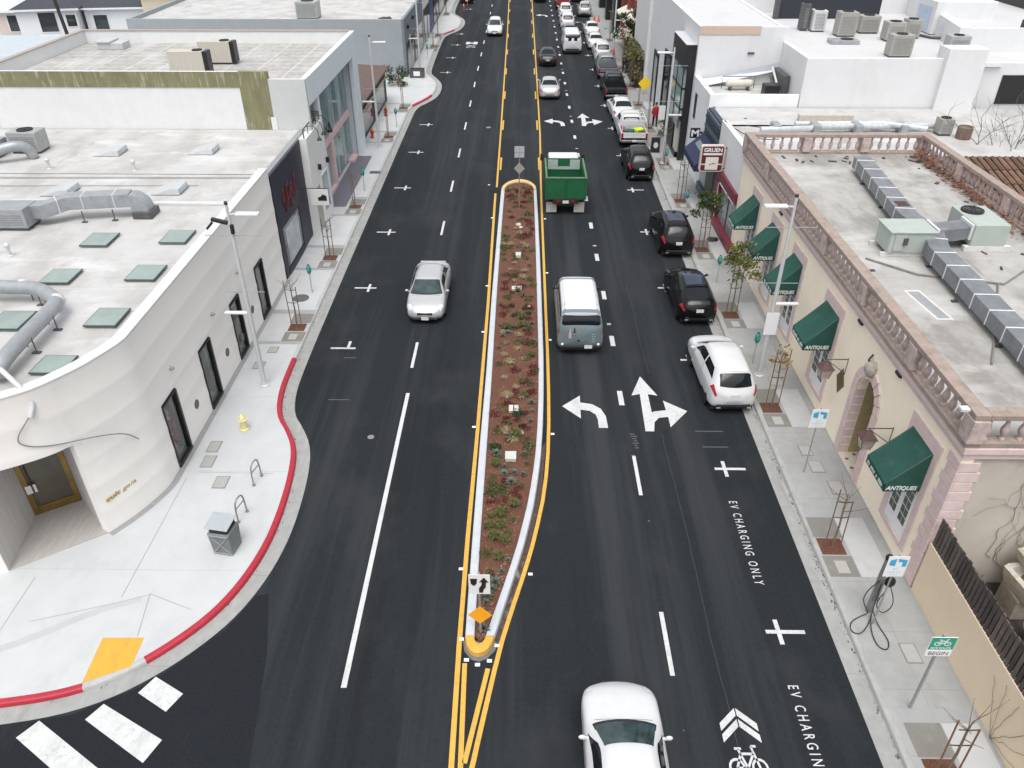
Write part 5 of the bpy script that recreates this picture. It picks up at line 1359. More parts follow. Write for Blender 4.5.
unit('rooftop_unit', 21.9, 22.6, 41.4, 42.1, 5.0, 5.85, hvac_t, 'tan rooftop unit just behind the far corner of the balustrade')
solo('roof_drum', MB().lathe([(.36, 0), (.38, .1), (.38, .6), (.33, .63), (.31, .55)], (23.0, 41.0, 5.0), 18), M('rusty_drum', (.16, .11, .09), .7, var=.3), 'rusty round drum beside the tan unit behind the balustrade corner', 'drum', smooth=50)
wires = thing('roof_wires', (12, 42, 5.2), 'sagging black wires strung from the navy shop corner to the antiques shop roof', 'wire')
for a, b, s in (((11.0, 47.5, 5.2), (12.6, 44.5, 5.05), .25), ((11.05, 43.2, 5.3), (12.6, 38.4, 5.7), .35), ((11.05, 43.2, 5.3), (12.0, 38.6, 5.1), .4), ((11.9, 42.3, 5.3), (13.4, 41.8, 5.3), .05)):
    wpart('wire', MB().tube([(lerp(a[0], b[0], t), lerp(a[1], b[1], t), lerp(a[2], b[2], t) - s * 4 * t * (1 - t)) for t in [i / 8 for i in range(9)]], .022, 5), black_m, wires)
# clock sign
ck = thing('clock_sign', (10.2, 41.5, 3.0), 'maroon projecting clock sign with white capitals above a square pale dial', 'sign')
cs = MB()
CX0, CX1, CZ0, CZ1, CY = 9.58, 10.86, 3.05, 4.47, 41.5
def rrect(x0, x1, z0, z1, r, y, n=5):
    out = []
    for cx, cz, a0 in ((x1 - r, z1 - r, 0), (x0 + r, z1 - r, pi / 2), (x0 + r, z0 + r, pi), (x1 - r, z0 + r, 3 * pi / 2)):
        for i in range(n + 1): out.append((cx + r * cos(a0 + pi / 2 * i / n), y, cz + r * sin(a0 + pi / 2 * i / n)))
    return out
cs.slab(rrect(CX0, CX1, CZ0, CZ1, .12, CY - .12), (0, .24, 0)); wpart('case', cs, M('cream_sign_rim', (.56, .50, .42), .5, var=.06), ck, bevel=.01)
maroon = M('maroon_sign_face', (.10, .018, .022), .45, var=.15)
m = MB(); m.slab(rrect(CX0 + .07, CX1 - .07, CZ0 + .06, CZ1 - .06, .09, CY - .128), (0, .007, 0)); wpart('face', m, maroon, ck)
m = MB(); m.text('GRUEN', ((CX0 + CX1) / 2, CY - .132, 4.12), (1, 0, 0), (0, 0, 1), .22, .98, depth=.004, bold=.03); wpart('lettering', m, letter_w, ck)
m = MB(); m.slab([(CX0 + .14, CY - .129, 3.96), (CX1 - .14, CY - .129, 3.96), (CX1 - .14, CY - .129, 4.06), (CX0 + .14, CY - .129, 4.06)], (0, -.006, 0)); wpart('white_band', m, letter_w, ck)
m = MB(); m.slab([(CX0 + .07, CY - .129, 3.42), (CX1 - .07, CY - .129, 3.42), (CX1 - .07, CY - .129, 3.5), (CX0 + .07, CY - .129, 3.5)], (0, -.003, 0)); wpart('side_bar', m, M('cream_sign_bar', (.55, .45, .38), .5), ck)
m = MB(); m.slab(rrect(CX0 + .30, CX1 - .30, CZ0 + .12, CZ0 + .80, .03, CY - .134), (0, -.012, 0)); dl = wpart('dial', m, M('ivory_dial', (.66, .63, .56), .5, var=.03), ck)
m = MB(); m.slab([(10.22 - .02, CY - .15, 3.50), (10.22 + .02, CY - .15, 3.50), (10.10, CY - .15, 3.42), (10.08, CY - .15, 3.45)], (0, -.004, 0)); m.slab([(10.22, CY - .15, 3.47), (10.22, CY - .15, 3.52), (10.42, CY - .15, 3.55), (10.42, CY - .15, 3.525)], (0, -.004, 0)); wpart('clock_hands', m, black_m, dl)
m = MB(); m.tube([(10.86, CY, 4.3), (RX + .02, CY, 4.3)], .04, 8); wpart('bracket', m, steel_d, ck); wpart('bracket', MB().tube([(10.86, CY, 3.2), (RX + .02, CY, 3.2)], .04, 8), steel_d, ck)

# --- navy shop with awning
navs = M('navy_slats', (.022, .032, .055), .5, var=.2, scale=3); navl = M('slate_blue_slats', (.075, .105, .14), .5, var=.15, scale=3)
nv = thing('navy_awning_shop', (13, 45.2, .135), 'navy slatted shopfront with a deep blue awning right of the white M pillar', 'shop')
m = MB(); m.box(RX + .02, RX + .3, 43.42, 47.0, .13, 5.0); wpart('wall', m, navs, nv)
for k in range(7): wpart('slat', MB().box(RX - .08 - (.03 if k % 2 else 0), RX + .019, 43.42, 47.0, 3.2 + k * .25, 3.2 + k * .25 + .21), navl if k in (0, 3, 6) else navs, nv, bevel=.008)
m = MB(); m.add([(RX - .1, 43.6, 3.55), (RX - .1, 47.0, 3.55), (RX - 1.15, 47.0, 2.65), (RX - 1.15, 43.6, 2.65), (RX - .1, 43.6, 2.3), (RX - 1.15, 43.6, 2.3), (RX - 1.15, 47.0, 2.3), (RX - .1, 47.0, 2.3)], [(0, 3, 2, 1), (3, 5, 6, 2), (0, 4, 5, 3), (1, 2, 6, 7)])
wpart('awning', m, M('deep_blue_canvas', (.014, .02, .06), .7, var=.15), nv)
wpart('awning_stripe', MB().add([(RX - .40, 44.3, 3.31), (RX - .40, 46.4, 3.31), (RX - .66, 46.4, 3.088), (RX - .66, 44.3, 3.088)], [(0, 3, 2, 1)]), M('grey_stripe', (.16, .18, .21), .7), nv)
m = MB(); m.box(RX - .02, RX + .019, 43.5, 45.2, .14, 2.9); wpart('dark_doorway', m, black_m, nv)
m = MB(); m.box(RX - .02, RX + .019, 45.3, 46.9, .7, 2.9); wpart('shop_window', m, glass_t, nv)
m = MB(); m.box(RX - .14, RX + .019, 43.42, 47.0, .137, .6); wpart('stall_riser', m, navl, nv)

# --- white M shop
ms_ = thing('white_pillar_shop', (13, 49.5, .135), 'white shop with a black square M sign on its pillar', 'shop')
m = MB(); m.box(RX, RX + .3, 47.02, 51.95, .13, 5.72); m.box(RX + .3, 16.15, 47.02, 47.25, 4.9, 5.72)
wpart('wall', m, M('cool_white_wall', (.72, .735, .745), .7, var=.04, scale=1.2, stain=((.55, .56, .57), 1.2, (1, 1, 1), .55, .5)), ms_)
wpart('roof', MB().sheet([(RX + .3, 47.25), (16.15, 47.25), (16.15, 51.95), (RX + .3, 51.95)], 5.15), roofw, ms_)
m = MB(); m.box(RX - .03, RX - .002, 50.4, 51.0, 3.4, 4.9); wpart('black_panel', m, black_m, ms_)
msg = thing('wall_sign', (RX - .2, 47.1, 3.0), 'black square sign with a white M projecting from the white pillar', 'sign')
m = MB(); m.box(10.2, 10.78, 47.55, 47.65, 3.05, 3.64); wpart('board', m, black_m, msg, bevel=.01)
m = MB(); m.text('M', (10.49, 47.545, 3.14), (1, 0, 0), (0, 0, 1), .41, .45, depth=.006, bold=.03); wpart('lettering', m, letter_w, msg)
wpart('bracket', MB().box(10.785, RX + .01, 47.57, 47.63, 3.3, 3.42), steel_d, msg)
# things on its roof
t = thing('roof_tank', (13.4, 50.3, 5.15), 'long cream capsule shaped tank with a dark underside on the white M shop roof', 'tank')
wpart('vessel', MB().lathe([(.05, -.85), (.18, -.8), (.24, -.65), (.24, .65), (.18, .8), (.05, .85)], (13.5, 50.6, 5.55), 16, axis='x'), M('cream_tank', (.52, .47, .41), .5, var=.08), t, smooth=50)
for x in (12.95, 14.05): wpart('cradle', MB().box(x - .06, x + .06, 50.35, 50.8, 5.15, 5.4), M('brown_cradle', (.10, .07, .06), .7), t)
m = MB(); m.tube([(12.5, 50.9, 5.2), (12.5, 50.9, 5.9), (14.5, 50.9, 5.9), (14.5, 50.9, 5.2)], .025, 6); wpart('rail', m, steel_d, t)
t = thing('roof_cabinet', (15.0, 49.0, 5.15), 'black square cabinet on the white M shop roof', 'cabinet')
wpart('casing', MB().box(14.6, 15.5, 48.7, 49.5, 5.15, 5.85), black_m, t, bevel=.02)
t = thing('duct_stack', (15.9, 50.3, 5.15), 'dark upright vent stack with a white pipe against the big white block', 'vent')
wpart('duct', MB().box(15.75, 16.1, 49.2, 51.6, 5.2, 6.3), steel_d, t, bevel=.02); wpart('white_pipe', MB().tube([(15.66, 49.3, 5.3), (15.6, 51.3, 6.35)], .07, 8), steel_w, t); wpart('grey_pipe', MB().tube([(15.45, 49.3, 5.3), (15.4, 51.0, 6.0)], .06, 8), steel_d, t)

# --- the big white building
bigw = M('bright_white_render', (.63, .635, .64), .65, var=.03, scale=1, stains=[((.56, .565, .57), .6, (1, 1, .4), .52, .6), ((.50, .495, .48), 2.2, (1.4, 1.4, .1), .63, .5)])
bigr = M('bright_white_roof', (.60, .60, .60), .7, var=.03, scale=1, stain=((.52, .52, .515), .5, (1, .6, 1), .54, .6))
bw = thing('big_white_building', (15, 66, .135), 'big plain white building with black framed doors and a black glazed bay', 'building')
m = MB(); m.box(RX + .0, RX + .3, 52.0, 80.5, .13, 8.55); m.box(RX + .3, 16.45, 52.0, 52.3, .13, 8.55); m.box(16.2, 16.45, 52.3, 66.3, .13, 8.4); m.box(16.45, 40, 66.0, 66.3, .13, 8.4); m.box(RX + .3, 40, 80.2, 80.5, .13, 8.55); m.box(RX - .25, RX - .003, 72.0, 80.5, .13, 8.6)
wpart('wall', m, bigw, bw)
wpart('roof', MB().add([(RX + .3, 52.3, 8.35), (16.45, 52.3, 8.35), (16.45, 66, 8.35), (40, 66, 8.35), (40, 80.2, 8.35), (RX + .3, 80.2, 8.35)], [(0, 1, 2, 5), (2, 3, 4, 5)]), bigr, bw)
wpart('tan_wall_panel', MB().box(RX + .02, 14.7, 51.96, 51.997, 8.12, 8.6), M('unpainted_tan_render', (.52, .40, .32), .8, var=.05), bw)
wpart('sloping_strip', MB().add([(RX + .3, 51.9, 5.5), (17, 51.9, 6.7), (17, 51.9, 6.2), (RX + .3, 51.3, 5.16)], [(0, 3, 2, 1)]), M('blue_grey_strip', (.50, .52, .57), .6, var=.05), bw)  # blue-grey sloping strip low on the south wall
wpart('vent_slot', MB().box(14.1, 14.5, 51.9, 51.997, 7.0, 7.1), steel_d, bw)
ty = MB(); ty.box(10.3, RX - .004, 52.3, 57.0, 6.05, 7.45); ty.box(10.55, RX - .004, 52.3, 52.6, .14, 6.05); ty.box(10.3, 10.36, 52.3, 57, 5.98, 6.049)
wpart('black_bay', ty, black_m, bw, bevel=.01)
wpart('bay_roof', MB().box(10.28, RX - .004, 52.28, 57.02, 7.452, 7.48), M('bay_roof_grey', (.5, .51, .53), .6), bw)
g = MB(); g.box(10.38, 10.42, 52.75, 56.9, 2.2, 5.97); g.box(10.42, 10.97, 52.62, 52.66, 3.0, 5.97); gb_ = wpart('bay_glass', g, M('pale_blue_glass', (.34, .42, .42), .1, var=.2, scale=.7, spec=.6), bw)
m = MB()
for z in (3.4, 4.7): m.box(10.34, 10.37, 52.7, 56.95, z, z + .1); m.box(10.36, 10.96, 52.58, 52.615, z, z + .1)
for y in (52.7, 54.8, 56.9): m.box(10.34, 10.375, y - .04, y + .04, 2.2, 5.97)
wpart('glazing_bar', m, black_m, gb_)
m = MB(); m.box(10.5, RX - .004, 53.0, 54.2, .14, 2.6); wpart('bay_pillar', m, M('pale_stone_pillar', (.52, .52, .47), .7, var=.05), bw)
m = MB(); m.box(10.44, RX - .004, 53.0, 54.25, .137, .5).box(10.46, RX - .004, 54.6, 56.6, .14, 3.2); wpart('black_entrance', m, black_m, bw)
for a, b, z in ((60.6, 63.4, 5.2), (66.3, 68.6, 4.2)):
    m = MB(); m.box(RX - .10, RX - .003, a, a + .3, .14, z); m.box(RX - .10, RX - .003, b - .3, b, .14, z); m.box(RX - .10, RX - .003, a + .3, b - .3, z - .35, z); df = wpart('door_frame', m, black_m, bw)
    wpart('door_glass', MB().box(RX - .04, RX - .003, a + .3, b - .3, .14, z - .35), M('white_blind_glass', (.5, .52, .52), .2, var=.1) if a > 65 else glass_d, df)
m = MB(); m.box(RX - .06, RX - .003, 57.5, 59.3, .3, 4.4); wpart('tall_window', m, glass_d, bw)

# --- the high white block with rooftop units, and its wing
hb = thing('white_plant_block', (20, 55, .135), 'high plain white block carrying a crowd of tan rooftop units', 'building')
m = MB(); m.box(16.2, 24.0, 47.0, 47.3, .13, 7.72); m.box(16.2, 16.5, 47.3, 66, .13, 7.72); m.box(23.9, 26.1, 46.6, 47.9, .13, 8.3)
wpart('wall', m, bigw, hb)
wpart('roof', MB().sheet([(16.5, 47.3), (27.5, 47.3), (30.5, 66), (16.5, 66)], 7.25), bigr, hb)
wg = thing('white_wing', (34, 58, .135), 'white wing with one dark square window right of the plant block', 'building')
m = MB(); m.box(26.12, 50, 47.5, 47.8, .13, 7.4); m.box(27.6, 50, 52.0, 52.3, .13, 8.5); m.slab([(26.9, 52.0, .13), (27.6, 52.0, .13), (31, 70, .13), (30.3, 70, .13)], (0, 0, 8.4))
wpart('wall', m, bigw, wg); wpart('roof', MB().sheet([(26.5, 47.8), (50, 47.8), (50, 52), (27.0, 52)], 7.1), bigr, wg); wpart('roof', MB().sheet([(27.3, 52.3), (50, 52.3), (50, 66), (30, 66)], 8.2), bigr, wg)
m = MB(); m.box(27.8, 32, 47.44, 47.497, 5.15, 6.75); wpart('window', m, black_m, wg)
wpart('window_rail', MB().box(30.3, 30.6, 47.38, 47.437, 5.15, 6.75), steel_w, wg)
dk = thing('dark_wall', (24, 67, 7.25), 'dark navy screen wall behind the crowd of rooftop units', 'wall')
wpart('screen', MB().box(19.0, 26.5, 63.5, 63.8, 7.25, 9.6), M('ink_screen', (.018, .021, .03), .6, var=.2), dk)
wpart('post', MB().box(18.7, 19.0, 63.3, 63.8, 7.25, 9.8), steel_d, dk)
UN = [(19.2, 19.7, 58.4, 59.2, 1.7, steel_d, 'narrow dark unit leftmost on the plant block', 1), (19.85, 20.75, 58.0, 58.9, 1.35, steel_w, 'white fan unit second from the left on the plant block', 1),
      (21.0, 22.2, 56.2, 57.2, 1.5, hvac_t, 'tall tan unit third from the left on the plant block', 1), (22.9, 24.2, 57.4, 58.4, 1.1, hvac_t, 'wide tan unit in front of the dark screen wall', 1),
      (23.6, 24.8, 54.6, 55.6, 1.15, hvac_t, 'tan unit tucked behind the big near unit', 1), (21.9, 23.2, 49.6, 50.5, 1.25, hvac_t, 'big tan unit nearest the parapet of the plant block', 1),
      (25.3, 26.2, 55.6, 56.5, 1.15, hvac_t, 'small tan unit furthest right in the cluster', 1), (25.3, 26.5, 49.6, 50.4, 1.2, hvac_m, 'grey framed unit alone at the right of the plant block', 1)]
for x0, x1, y0, y1, h_, mm, lab, f_ in UN: unit('rooftop_unit', x0, x1, y0, y1, 7.25, 7.25 + h_, mm, lab, f_, 'units on the white plant block')
t = thing('roof_vent', (20.6, 54.2, 7.25), 'low square grey fan vent at the parapet of the plant block', 'roof vent')
wpart('box', MB().box(19.8, 21.6, 53.6, 54.6, 7.25, 7.5), steel_l, t, bevel=.03); wpart('fan', MB().lathe([(.4, 0), (.4, .04), (.34, .04), (.3, .01)], (20.9, 54.1, 7.5), 16), fan_m, t)
rb_ = thing('roof_box', (29, 61, 8.2), 'pale rooftop housing with ribbed blue door right of the units', 'roof housing')
wpart('housing', MB().box(27.5, 31.5, 57, 60, 7.3, 9.3), bigw, rb_, bevel=.03); wpart('ribbed_door', MB().box(27.46, 27.499, 57.5, 59.5, 7.4, 8.9), M('pale_blue_metal', (.42, .50, .60), .5, var=.1), rb_)
solo('roof_pipe', MB().tube([(26.4, 57, 7.35), (27.0, 55.6, 7.35), (28.4, 55.2, 7.35), (29.2, 56.2, 7.35)], .08, 8), steel_d, 'dark jointed pipe snaking beside the ribbed housing on the white roof', 'pipe', smooth=50)
fb = thing('far_white_building', (35, 72, 0), 'far white flat roofed building along the top right edge', 'building')
wpart('wall', MB().box(31.2, 60, 66.5, 80, .13, 8.6), bigw, fb); wpart('roof_band', MB().box(31.0, 60, 80, 95, .13, 7.0), M('dark_far_band', (.03, .03, .033), .7, var=.4, scale=1), fb)
gp = thing('glass_pavilion', (42, 60, 8.2), 'glazed rooftop pavilion with a black base at the top right corner', 'pavilion')
wpart('base', MB().box(36, 50, 59.6, 66, 8.2, 9.1), black_m, gp); wpart('glazing', MB().box(36.2, 50, 59.8, 65.8, 9.1, 11.5), M('pale_glazing', (.30, .36, .38), .1, var=.4, scale=.6, spec=.6), gp); wpart('post', MB().box(38.2, 38.5, 59.7, 59.79, 9.1, 11.5), steel_w, gp)
lmp = thing('roof_floodlight', (33, 54, 8.2), 'black floodlight on a bent arm at the right edge of the white wing', 'lamp')
wpart('head', MB().cbox((31.5, 53.2, 8.55), (.4, .4, .5)), black_m, lmp, bevel=.03); wpart('arm', MB().tube([(31.7, 53.2, 8.5), (34, 53.4, 8.5), (36, 53.0, 8.22)], .07, 8), steel_d, lmp)

# --- tiled roof house and the bare tree behind the balustrade
th_ = thing('tiled_house', (24, 34, 0), 'house with rusty barrel tiles behind the antiques shop roof', 'house')
wpart('wall', MB().box(20.3, 30, 27, 37.5, 0, 2.5), M('old_pink_wall', (.40, .30, .26), .85, var=.1), th_)
rt = MB()
rt.slab([(19.9, 26.5, 2.5), (30.4, 26.5, 2.5), (30.4, 37.96, 4.9), (19.9, 37.96, 4.9)], (0, 0, .08)); wpart('roof', rt, M('tile_gap', (.07, .04, .03), .9), th_)
tl = MB()
for i in range(33):
    x = 20.05 + i * .32
    for j in range(9):
        y0 = 26.5 + j * 1.26; z0 = 2.62 + (y0 - 26.5) * .2094; tl.tube([(x, y0, z0 + .03), (x, y0 + 1.22, z0 + .03 + .255)], [.13, .105], 7)
wpart('roof_tiles', tl, M('barrel_tiles', (.13, .078, .05), .85, var=.25, scale=2, island=.7, stain=((.13, .07, .045), 2, (1, 1, 1), .55, .7)), th_, smooth=50)

# --- fronts beyond the big white building
far_r = [(80.6, 86.5, 5.0, 'olive_hedge', None)]
ol = thing('red_brown_shop', (14, 92, .135), 'shop with red brown pillars and a cream canopy beyond the big white building', 'shop')
wpart('wall', MB().box(11.6, 30, 80.6, 99, .13, 5.5), M('dark_brown_wall', (.055, .045, .04), .7, var=.3), ol)  # wall in one dark brown of its own
for y in (84.5, 90.0, 95.5): wpart('pillar', MB().box(11.1, 11.59, y, y + 1.1, .13, 5.6), M('red_brown_pillar', (.17, .035, .028), .6, var=.15), ol)
wpart('canopy', MB().slab([(11.5, 83.5, 4.0), (10.2, 83.5, 3.4), (10.2, 93, 3.4), (11.5, 93, 4.0)], (0, 0, .18)), M('cream_canopy', (.60, .55, .46), .7, var=.05), ol)
wpart('roof', MB().sheet([(11.6, 80.6), (30, 80.6), (30, 99), (11.6, 99)], 5.52), roofs, ol)
tg = thing('teal_glass_shop', (14, 106, .135), 'black columned shop with tall teal glass at the top of the right pavement', 'shop')
wpart('wall', MB().box(11.6, 30, 99.2, 135, .13, 8), M('black_front', (.02, .02, .022), .5, var=.3), tg)
for y in (99.3, 108.6, 118.5): wpart('black_column', MB().box(10.6, 11.59, y, y + 1.6, .13, 8.2), black_m, tg)
for y in (101.2, 110.5, 120.5): wpart('teal_glass', MB().box(11.3, 11.59, y, y + 7, .3, 7.5), M('bright_teal_glass', (.25, .46, .42), .15, var=.25, scale=.5), tg)
# ------------------------------------------------------------------ vehicles
def paint(name, col, **k): return M(name, col, k.get('rough', .32), k.get('metal', 0), var=.03, scale=3, coat=k.get('coat', .5), spec=k.get('spec'))
tyre = M('tyre_rubber', (.018, .018, .019), .85, var=.15)
rim_m = M('alloy_rim', (.42, .43, .44), .35, metal=.6, var=.08)
rim_d = M('dark_rim', (.09, .09, .095), .4, metal=.5, var=.1)
cglass = M('car_glass', (.008, .011, .013), .05, var=.2, spec=.32)
cglass_t = M('tinted_windscreen', (.022, .044, .047), .06, var=.6, scale=2.6, spec=.5)
lamp_w = M('headlamp_lens', (.55, .56, .55), .15, var=.08)
lamp_r = M('tail_lamp_lens', (.30, .012, .02), .2, var=.15)
plate_m = M('number_plate', (.62, .62, .61), .5, var=.03)
trim_m = M('black_trim', (.016, .016, .017), .6, var=.15)
chrome = M('chrome_trim', (.5, .5, .51), .2, metal=.8, var=.05)

def chaikin(P, it):
    for _ in range(it):
        q = []; n = len(P)
        for i in range(n):
            a, b = P[i], P[(i + 1) % n]
            q.append((a[0] * .75 + b[0] * .25, a[1] * .75 + b[1] * .25)); q.append((a[0] * .25 + b[0] * .75, a[1] * .25 + b[1] * .75))
        P = q
    return P
class Body:
    """car body as a stack of smooth cross-sections; idx runs once round a section (0 under the middle, ~16 half-way up the right side, 30.5 on top)"""
    def __init__(s, st, W, crown=.04, ramp=.42, ends=(.80, .80)):
        s.st = sorted(st); s.W = W; s.crown = crown; s.y0 = s.st[0][0]; s.y1 = s.st[-1][0]; s.ramp = ramp; s.ends = ends; s.cache = {}
    def lin(s, y):
        st = s.st
        if y <= st[0][0]: return st[0][1:]
        for a, b in zip(st, st[1:]):
            if y <= b[0]:
                t = (y - a[0]) / (b[0] - a[0]); return tuple(lerp(p, q, t) for p, q in zip(a[1:], b[1:]))
        return st[-1][1:]
    def prof(s, y):
        h = min(.10, (y - s.y0), (s.y1 - y)); h = max(h, 0)
        r = [s.lin(y + k * h) for k in (-1, -.5, 0, .5, 1)]
        return tuple(sum(c) / 5 for c in zip(*r))
    def sec(s, y):
        k = round(y, 4)
        if k in s.cache: return s.cache[k]
        zb, zl, wb, zt, wt = s.prof(y); W = s.W
        e = 1.0
        for d, f in ((y - s.y0, s.ends[0]), (s.y1 - y, s.ends[1])):
            if d < s.ramp: e *= f + (1 - f) * sqrt(max(0, 1 - (1 - d / s.ramp) ** 2))
        w = W * e; B = W * wb * min(1, e + .02); T = W * wt * (1 if e > .97 else lerp(1, e, .7))
        c = s.crown
        half = [(0, zb), (w * .8, zb), (w * .96, zb + .05), (w, zb + .22), (w, zl - .14), (B, zl), (T, zt), (T * .55, zt + .8 * c)]
        P = half + [(0, zt + c)] + [(-x, z) for x, z in reversed(half[1:])]
        r = chaikin(P, 2); s.cache[k] = r
        return r
    def pt(s, y, i):
        q = s.sec(y); n = len(q); i = i % n; a = int(i); t = i - a; p, r = q[a], q[(a + 1) % n]
        return Vector((lerp(p[0], r[0], t), y, lerp(p[1], r[1], t)))
    def mesh(s, ny=46):
        ys = [s.y0 + (s.y1 - s.y0) * (.5 - .5 * cos(pi * i / ny)) * .35 + (s.y1 - s.y0) * (i / ny) * .65 for i in range(ny + 1)]
        vs = []; fs = []; n = 64
        for y in ys: vs += [(p[0], y, p[1]) for p in s.sec(y)]
        for i in range(ny):
            for k in range(n): fs.append((i * n + k, i * n + (k + 1) % n, (i + 1) * n + (k + 1) % n, (i + 1) * n + k))
        for base, sg in ((0, 1), (ny * n, -1)):           # rounded end caps
            c = len(vs); zc = sum(vs[base + k][2] for k in range(n)) / n; y = vs[base][1]
            inner = []
            for k in range(n):
                v = vs[base + k]; inner.append((v[0] * .7, y - sg * .07, zc + (v[2] - zc) * .7))
            vs += inner; vs.append((0, y - sg * .10, zc))
            for k in range(n):
                a, b = base + k, base + (k + 1) % n; d, e = c + (k + 1) % n, c + k
                fs.append((a, e, d, b) if sg > 0 else (a, b, d, e))
                fs.append((e, c + n, d) if sg > 0 else (e, d, c + n))
        return MB().add(vs, [tuple(reversed(f)) for f in fs])
    def patch(s, ya, yb, i0, i1, off=.006, ny=8, ni=8, mb=None, bow=(0, 0)):
        """panel lying on the body; ya / yb give the y range at idx i0 and at idx i1, each as a pair"""
        mb = mb or MB(); vs = []; fs = []
        for a in range(ni + 1):
            t = a / ni; i = lerp(i0, i1, t); q = 1 - (2 * t - 1) ** 2; p0 = lerp(ya[0], yb[0], t) + bow[0] * q; p1 = lerp(ya[1], yb[1], t) + bow[1] * q
            for b in range(ny + 1):
                y = lerp(p0, p1, b / ny); y = min(max(y, s.y0 + .002), s.y1 - .002)
                p = s.pt(y, i); du = s.pt(y, i + .2) - s.pt(y, i - .2); dv = s.pt(min(y + .02, s.y1), i) - s.pt(max(y - .02, s.y0), i)
                nn = dv.cross(du)
                if nn.length > 1e-9: nn.normalize()
                if nn.z < -.2 or (abs(p.x) > .1 and nn.x * p.x < -.1): nn = -nn
                vs.append(tuple(p + nn * off))
        for a in range(ni):
            for b in range(ny): fs.append((a * (ny + 1) + b, a * (ny + 1) + b + 1, (a + 1) * (ny + 1) + b + 1, (a + 1) * (ny + 1) + b))
        return mb.add(vs, fs)
def mir(i): return 61 - i

ST = {
 'sedan': dict(W=.90, wb=2.75, r=.33, st=[(-2.36, .34, .62, .88, .74, .72), (-2.30, .25, .74, .93, .92, .76), (-2.1, .20, .85, .96, 1.01, .80), (-1.62, .19, .90, .97, 1.05, .80), (-.90, .19, .93, .97, 1.36, .58), (-.2, .19, .93, .97, 1.43, .60),
        (.30, .19, .92, .97, 1.37, .59), (1.15, .19, .87, .97, .95, .88), (1.9, .2, .73, .96, .82, .80), (2.22, .22, .62, .93, .69, .78), (2.37, .3, .48, .86, .57, .74)], ws=(.33, 1.06), rw=(-1.58, -.98), side=(-1.35, .86)),
 'compact': dict(W=.86, wb=2.55, r=.31, st=[(-2.22, .34, .62, .90, .76, .76), (-2.17, .25, .74, .94, .94, .80), (-2.0, .20, .86, .96, 1.02, .82), (-1.55, .19, .92, .97, 1.06, .82), (-.98, .19, .95, .97, 1.38, .62), (-.2, .19, .95, .97, 1.46, .66),
        (.55, .19, .94, .97, 1.42, .66), (1.28, .19, .88, .97, .98, .90), (1.85, .2, .74, .96, .82, .82), (2.1, .22, .62, .92, .70, .78), (2.22, .3, .48, .86, .58, .72)], ws=(.60, 1.26), rw=(-1.52, -1.02), side=(-1.38, 1.06)),
 'suv': dict(W=.90, wb=2.7, r=.37, st=[(-2.24, .42, .78, .90, .96, .78), (-2.18, .32, .92, .95, 1.12, .78), (-2.02, .26, 1.03, .96, 1.34, .69), (-1.76, .25, 1.06, .96, 1.58, .63), (-1.3, .25, 1.06, .97, 1.65, .65), (-.3, .24, 1.03, .97, 1.69, .66),
        (.30, .24, 1.0, .97, 1.58, .62), (1.15, .24, .97, .97, 1.07, .86), (1.75, .25, .87, .96, .97, .82), (2.08, .28, .72, .93, .84, .76), (2.24, .36, .55, .86, .68, .70)], ws=(.34, 1.10), rw=(-2.12, -1.80), side=(-1.72, .86)),
 'hatch': dict(W=.87, wb=2.7, r=.32, st=[(-2.22, .36, .74, .88, .92, .76), (-2.14, .26, .84, .94, 1.06, .76), (-1.9, .2, .92, .96, 1.19, .70), (-1.2, .2, .95, .97, 1.40, .66), (-.2, .2, .93, .97, 1.48, .66), (.35, .2, .91, .97, 1.41, .64), (1.3, .2, .85, .97, .94, .82),
        (1.9, .2, .74, .95, .81, .80), (2.12, .24, .62, .92, .69, .76), (2.23, .32, .5, .86, .58, .72)], ws=(.40, 1.22), rw=(-1.92, -1.25), side=(-1.45, 1.0)),
 'van': dict(W=.93, wb=3.0, r=.34, st=[(-2.40, .42, 1.05, .97, 1.40, .92), (-2.37, .32, 1.14, .98, 1.66, .90), (-2.24, .26, 1.14, .99, 1.88, .86), (-1.5, .25, 1.14, .99, 1.95, .85), (.8, .25, 1.12, .99, 1.95, .85), (1.1, .25, 1.08, .98, 1.87, .82), (1.85, .26, 1.02, .97, 1.14, .84), (2.2, .28, .86, .95, .97, .82), (2.40, .36, .62, .88, .76, .78)], ws=(1.14, 1.82), rw=(-2.385, -2.25), side=(-2.1, 1.5)),
 'bigvan': dict(W=.99, wb=3.5, r=.37, st=[(-2.75, .48, 1.15, .96, 1.6, .88), (-2.71, .38, 1.2, .98, 1.85, .86), (-2.55, .32, 1.22, .99, 2.03, .80), (-1.5, .3, 1.22, .99, 2.08, .80), (.9, .3, 1.2, .99, 2.08, .8), (1.2, .3, 1.18, .99, 2.0, .78), (1.75, .3, 1.15, .98, 1.28, .86), (2.5, .32, 1.0, .96, 1.12, .84), (2.7, .42, .7, .9, .85, .8)], ws=(1.24, 1.72), rw=(-2.72, -2.58), side=(-2.2, 1.45)),
 'pickup': dict(W=.96, wb=3.6, r=.39, st=[(-.62, .42, 1.12, .99, 1.66, .70), (-.5, .40, 1.12, .98, 1.76, .71), (.2, .4, 1.1, .98, 1.83, .72), (.72, .4, 1.08, .98, 1.76, .70), (1.42, .4, 1.06, .98, 1.16, .84), (2.45, .4, .98, .96, 1.08, .83), (2.75, .42, .88, .94, .98, .80), (2.88, .5, .7, .88, .85, .77)], ws=(.75, 1.38), rw=None, side=(-.42, 1.12)),
}
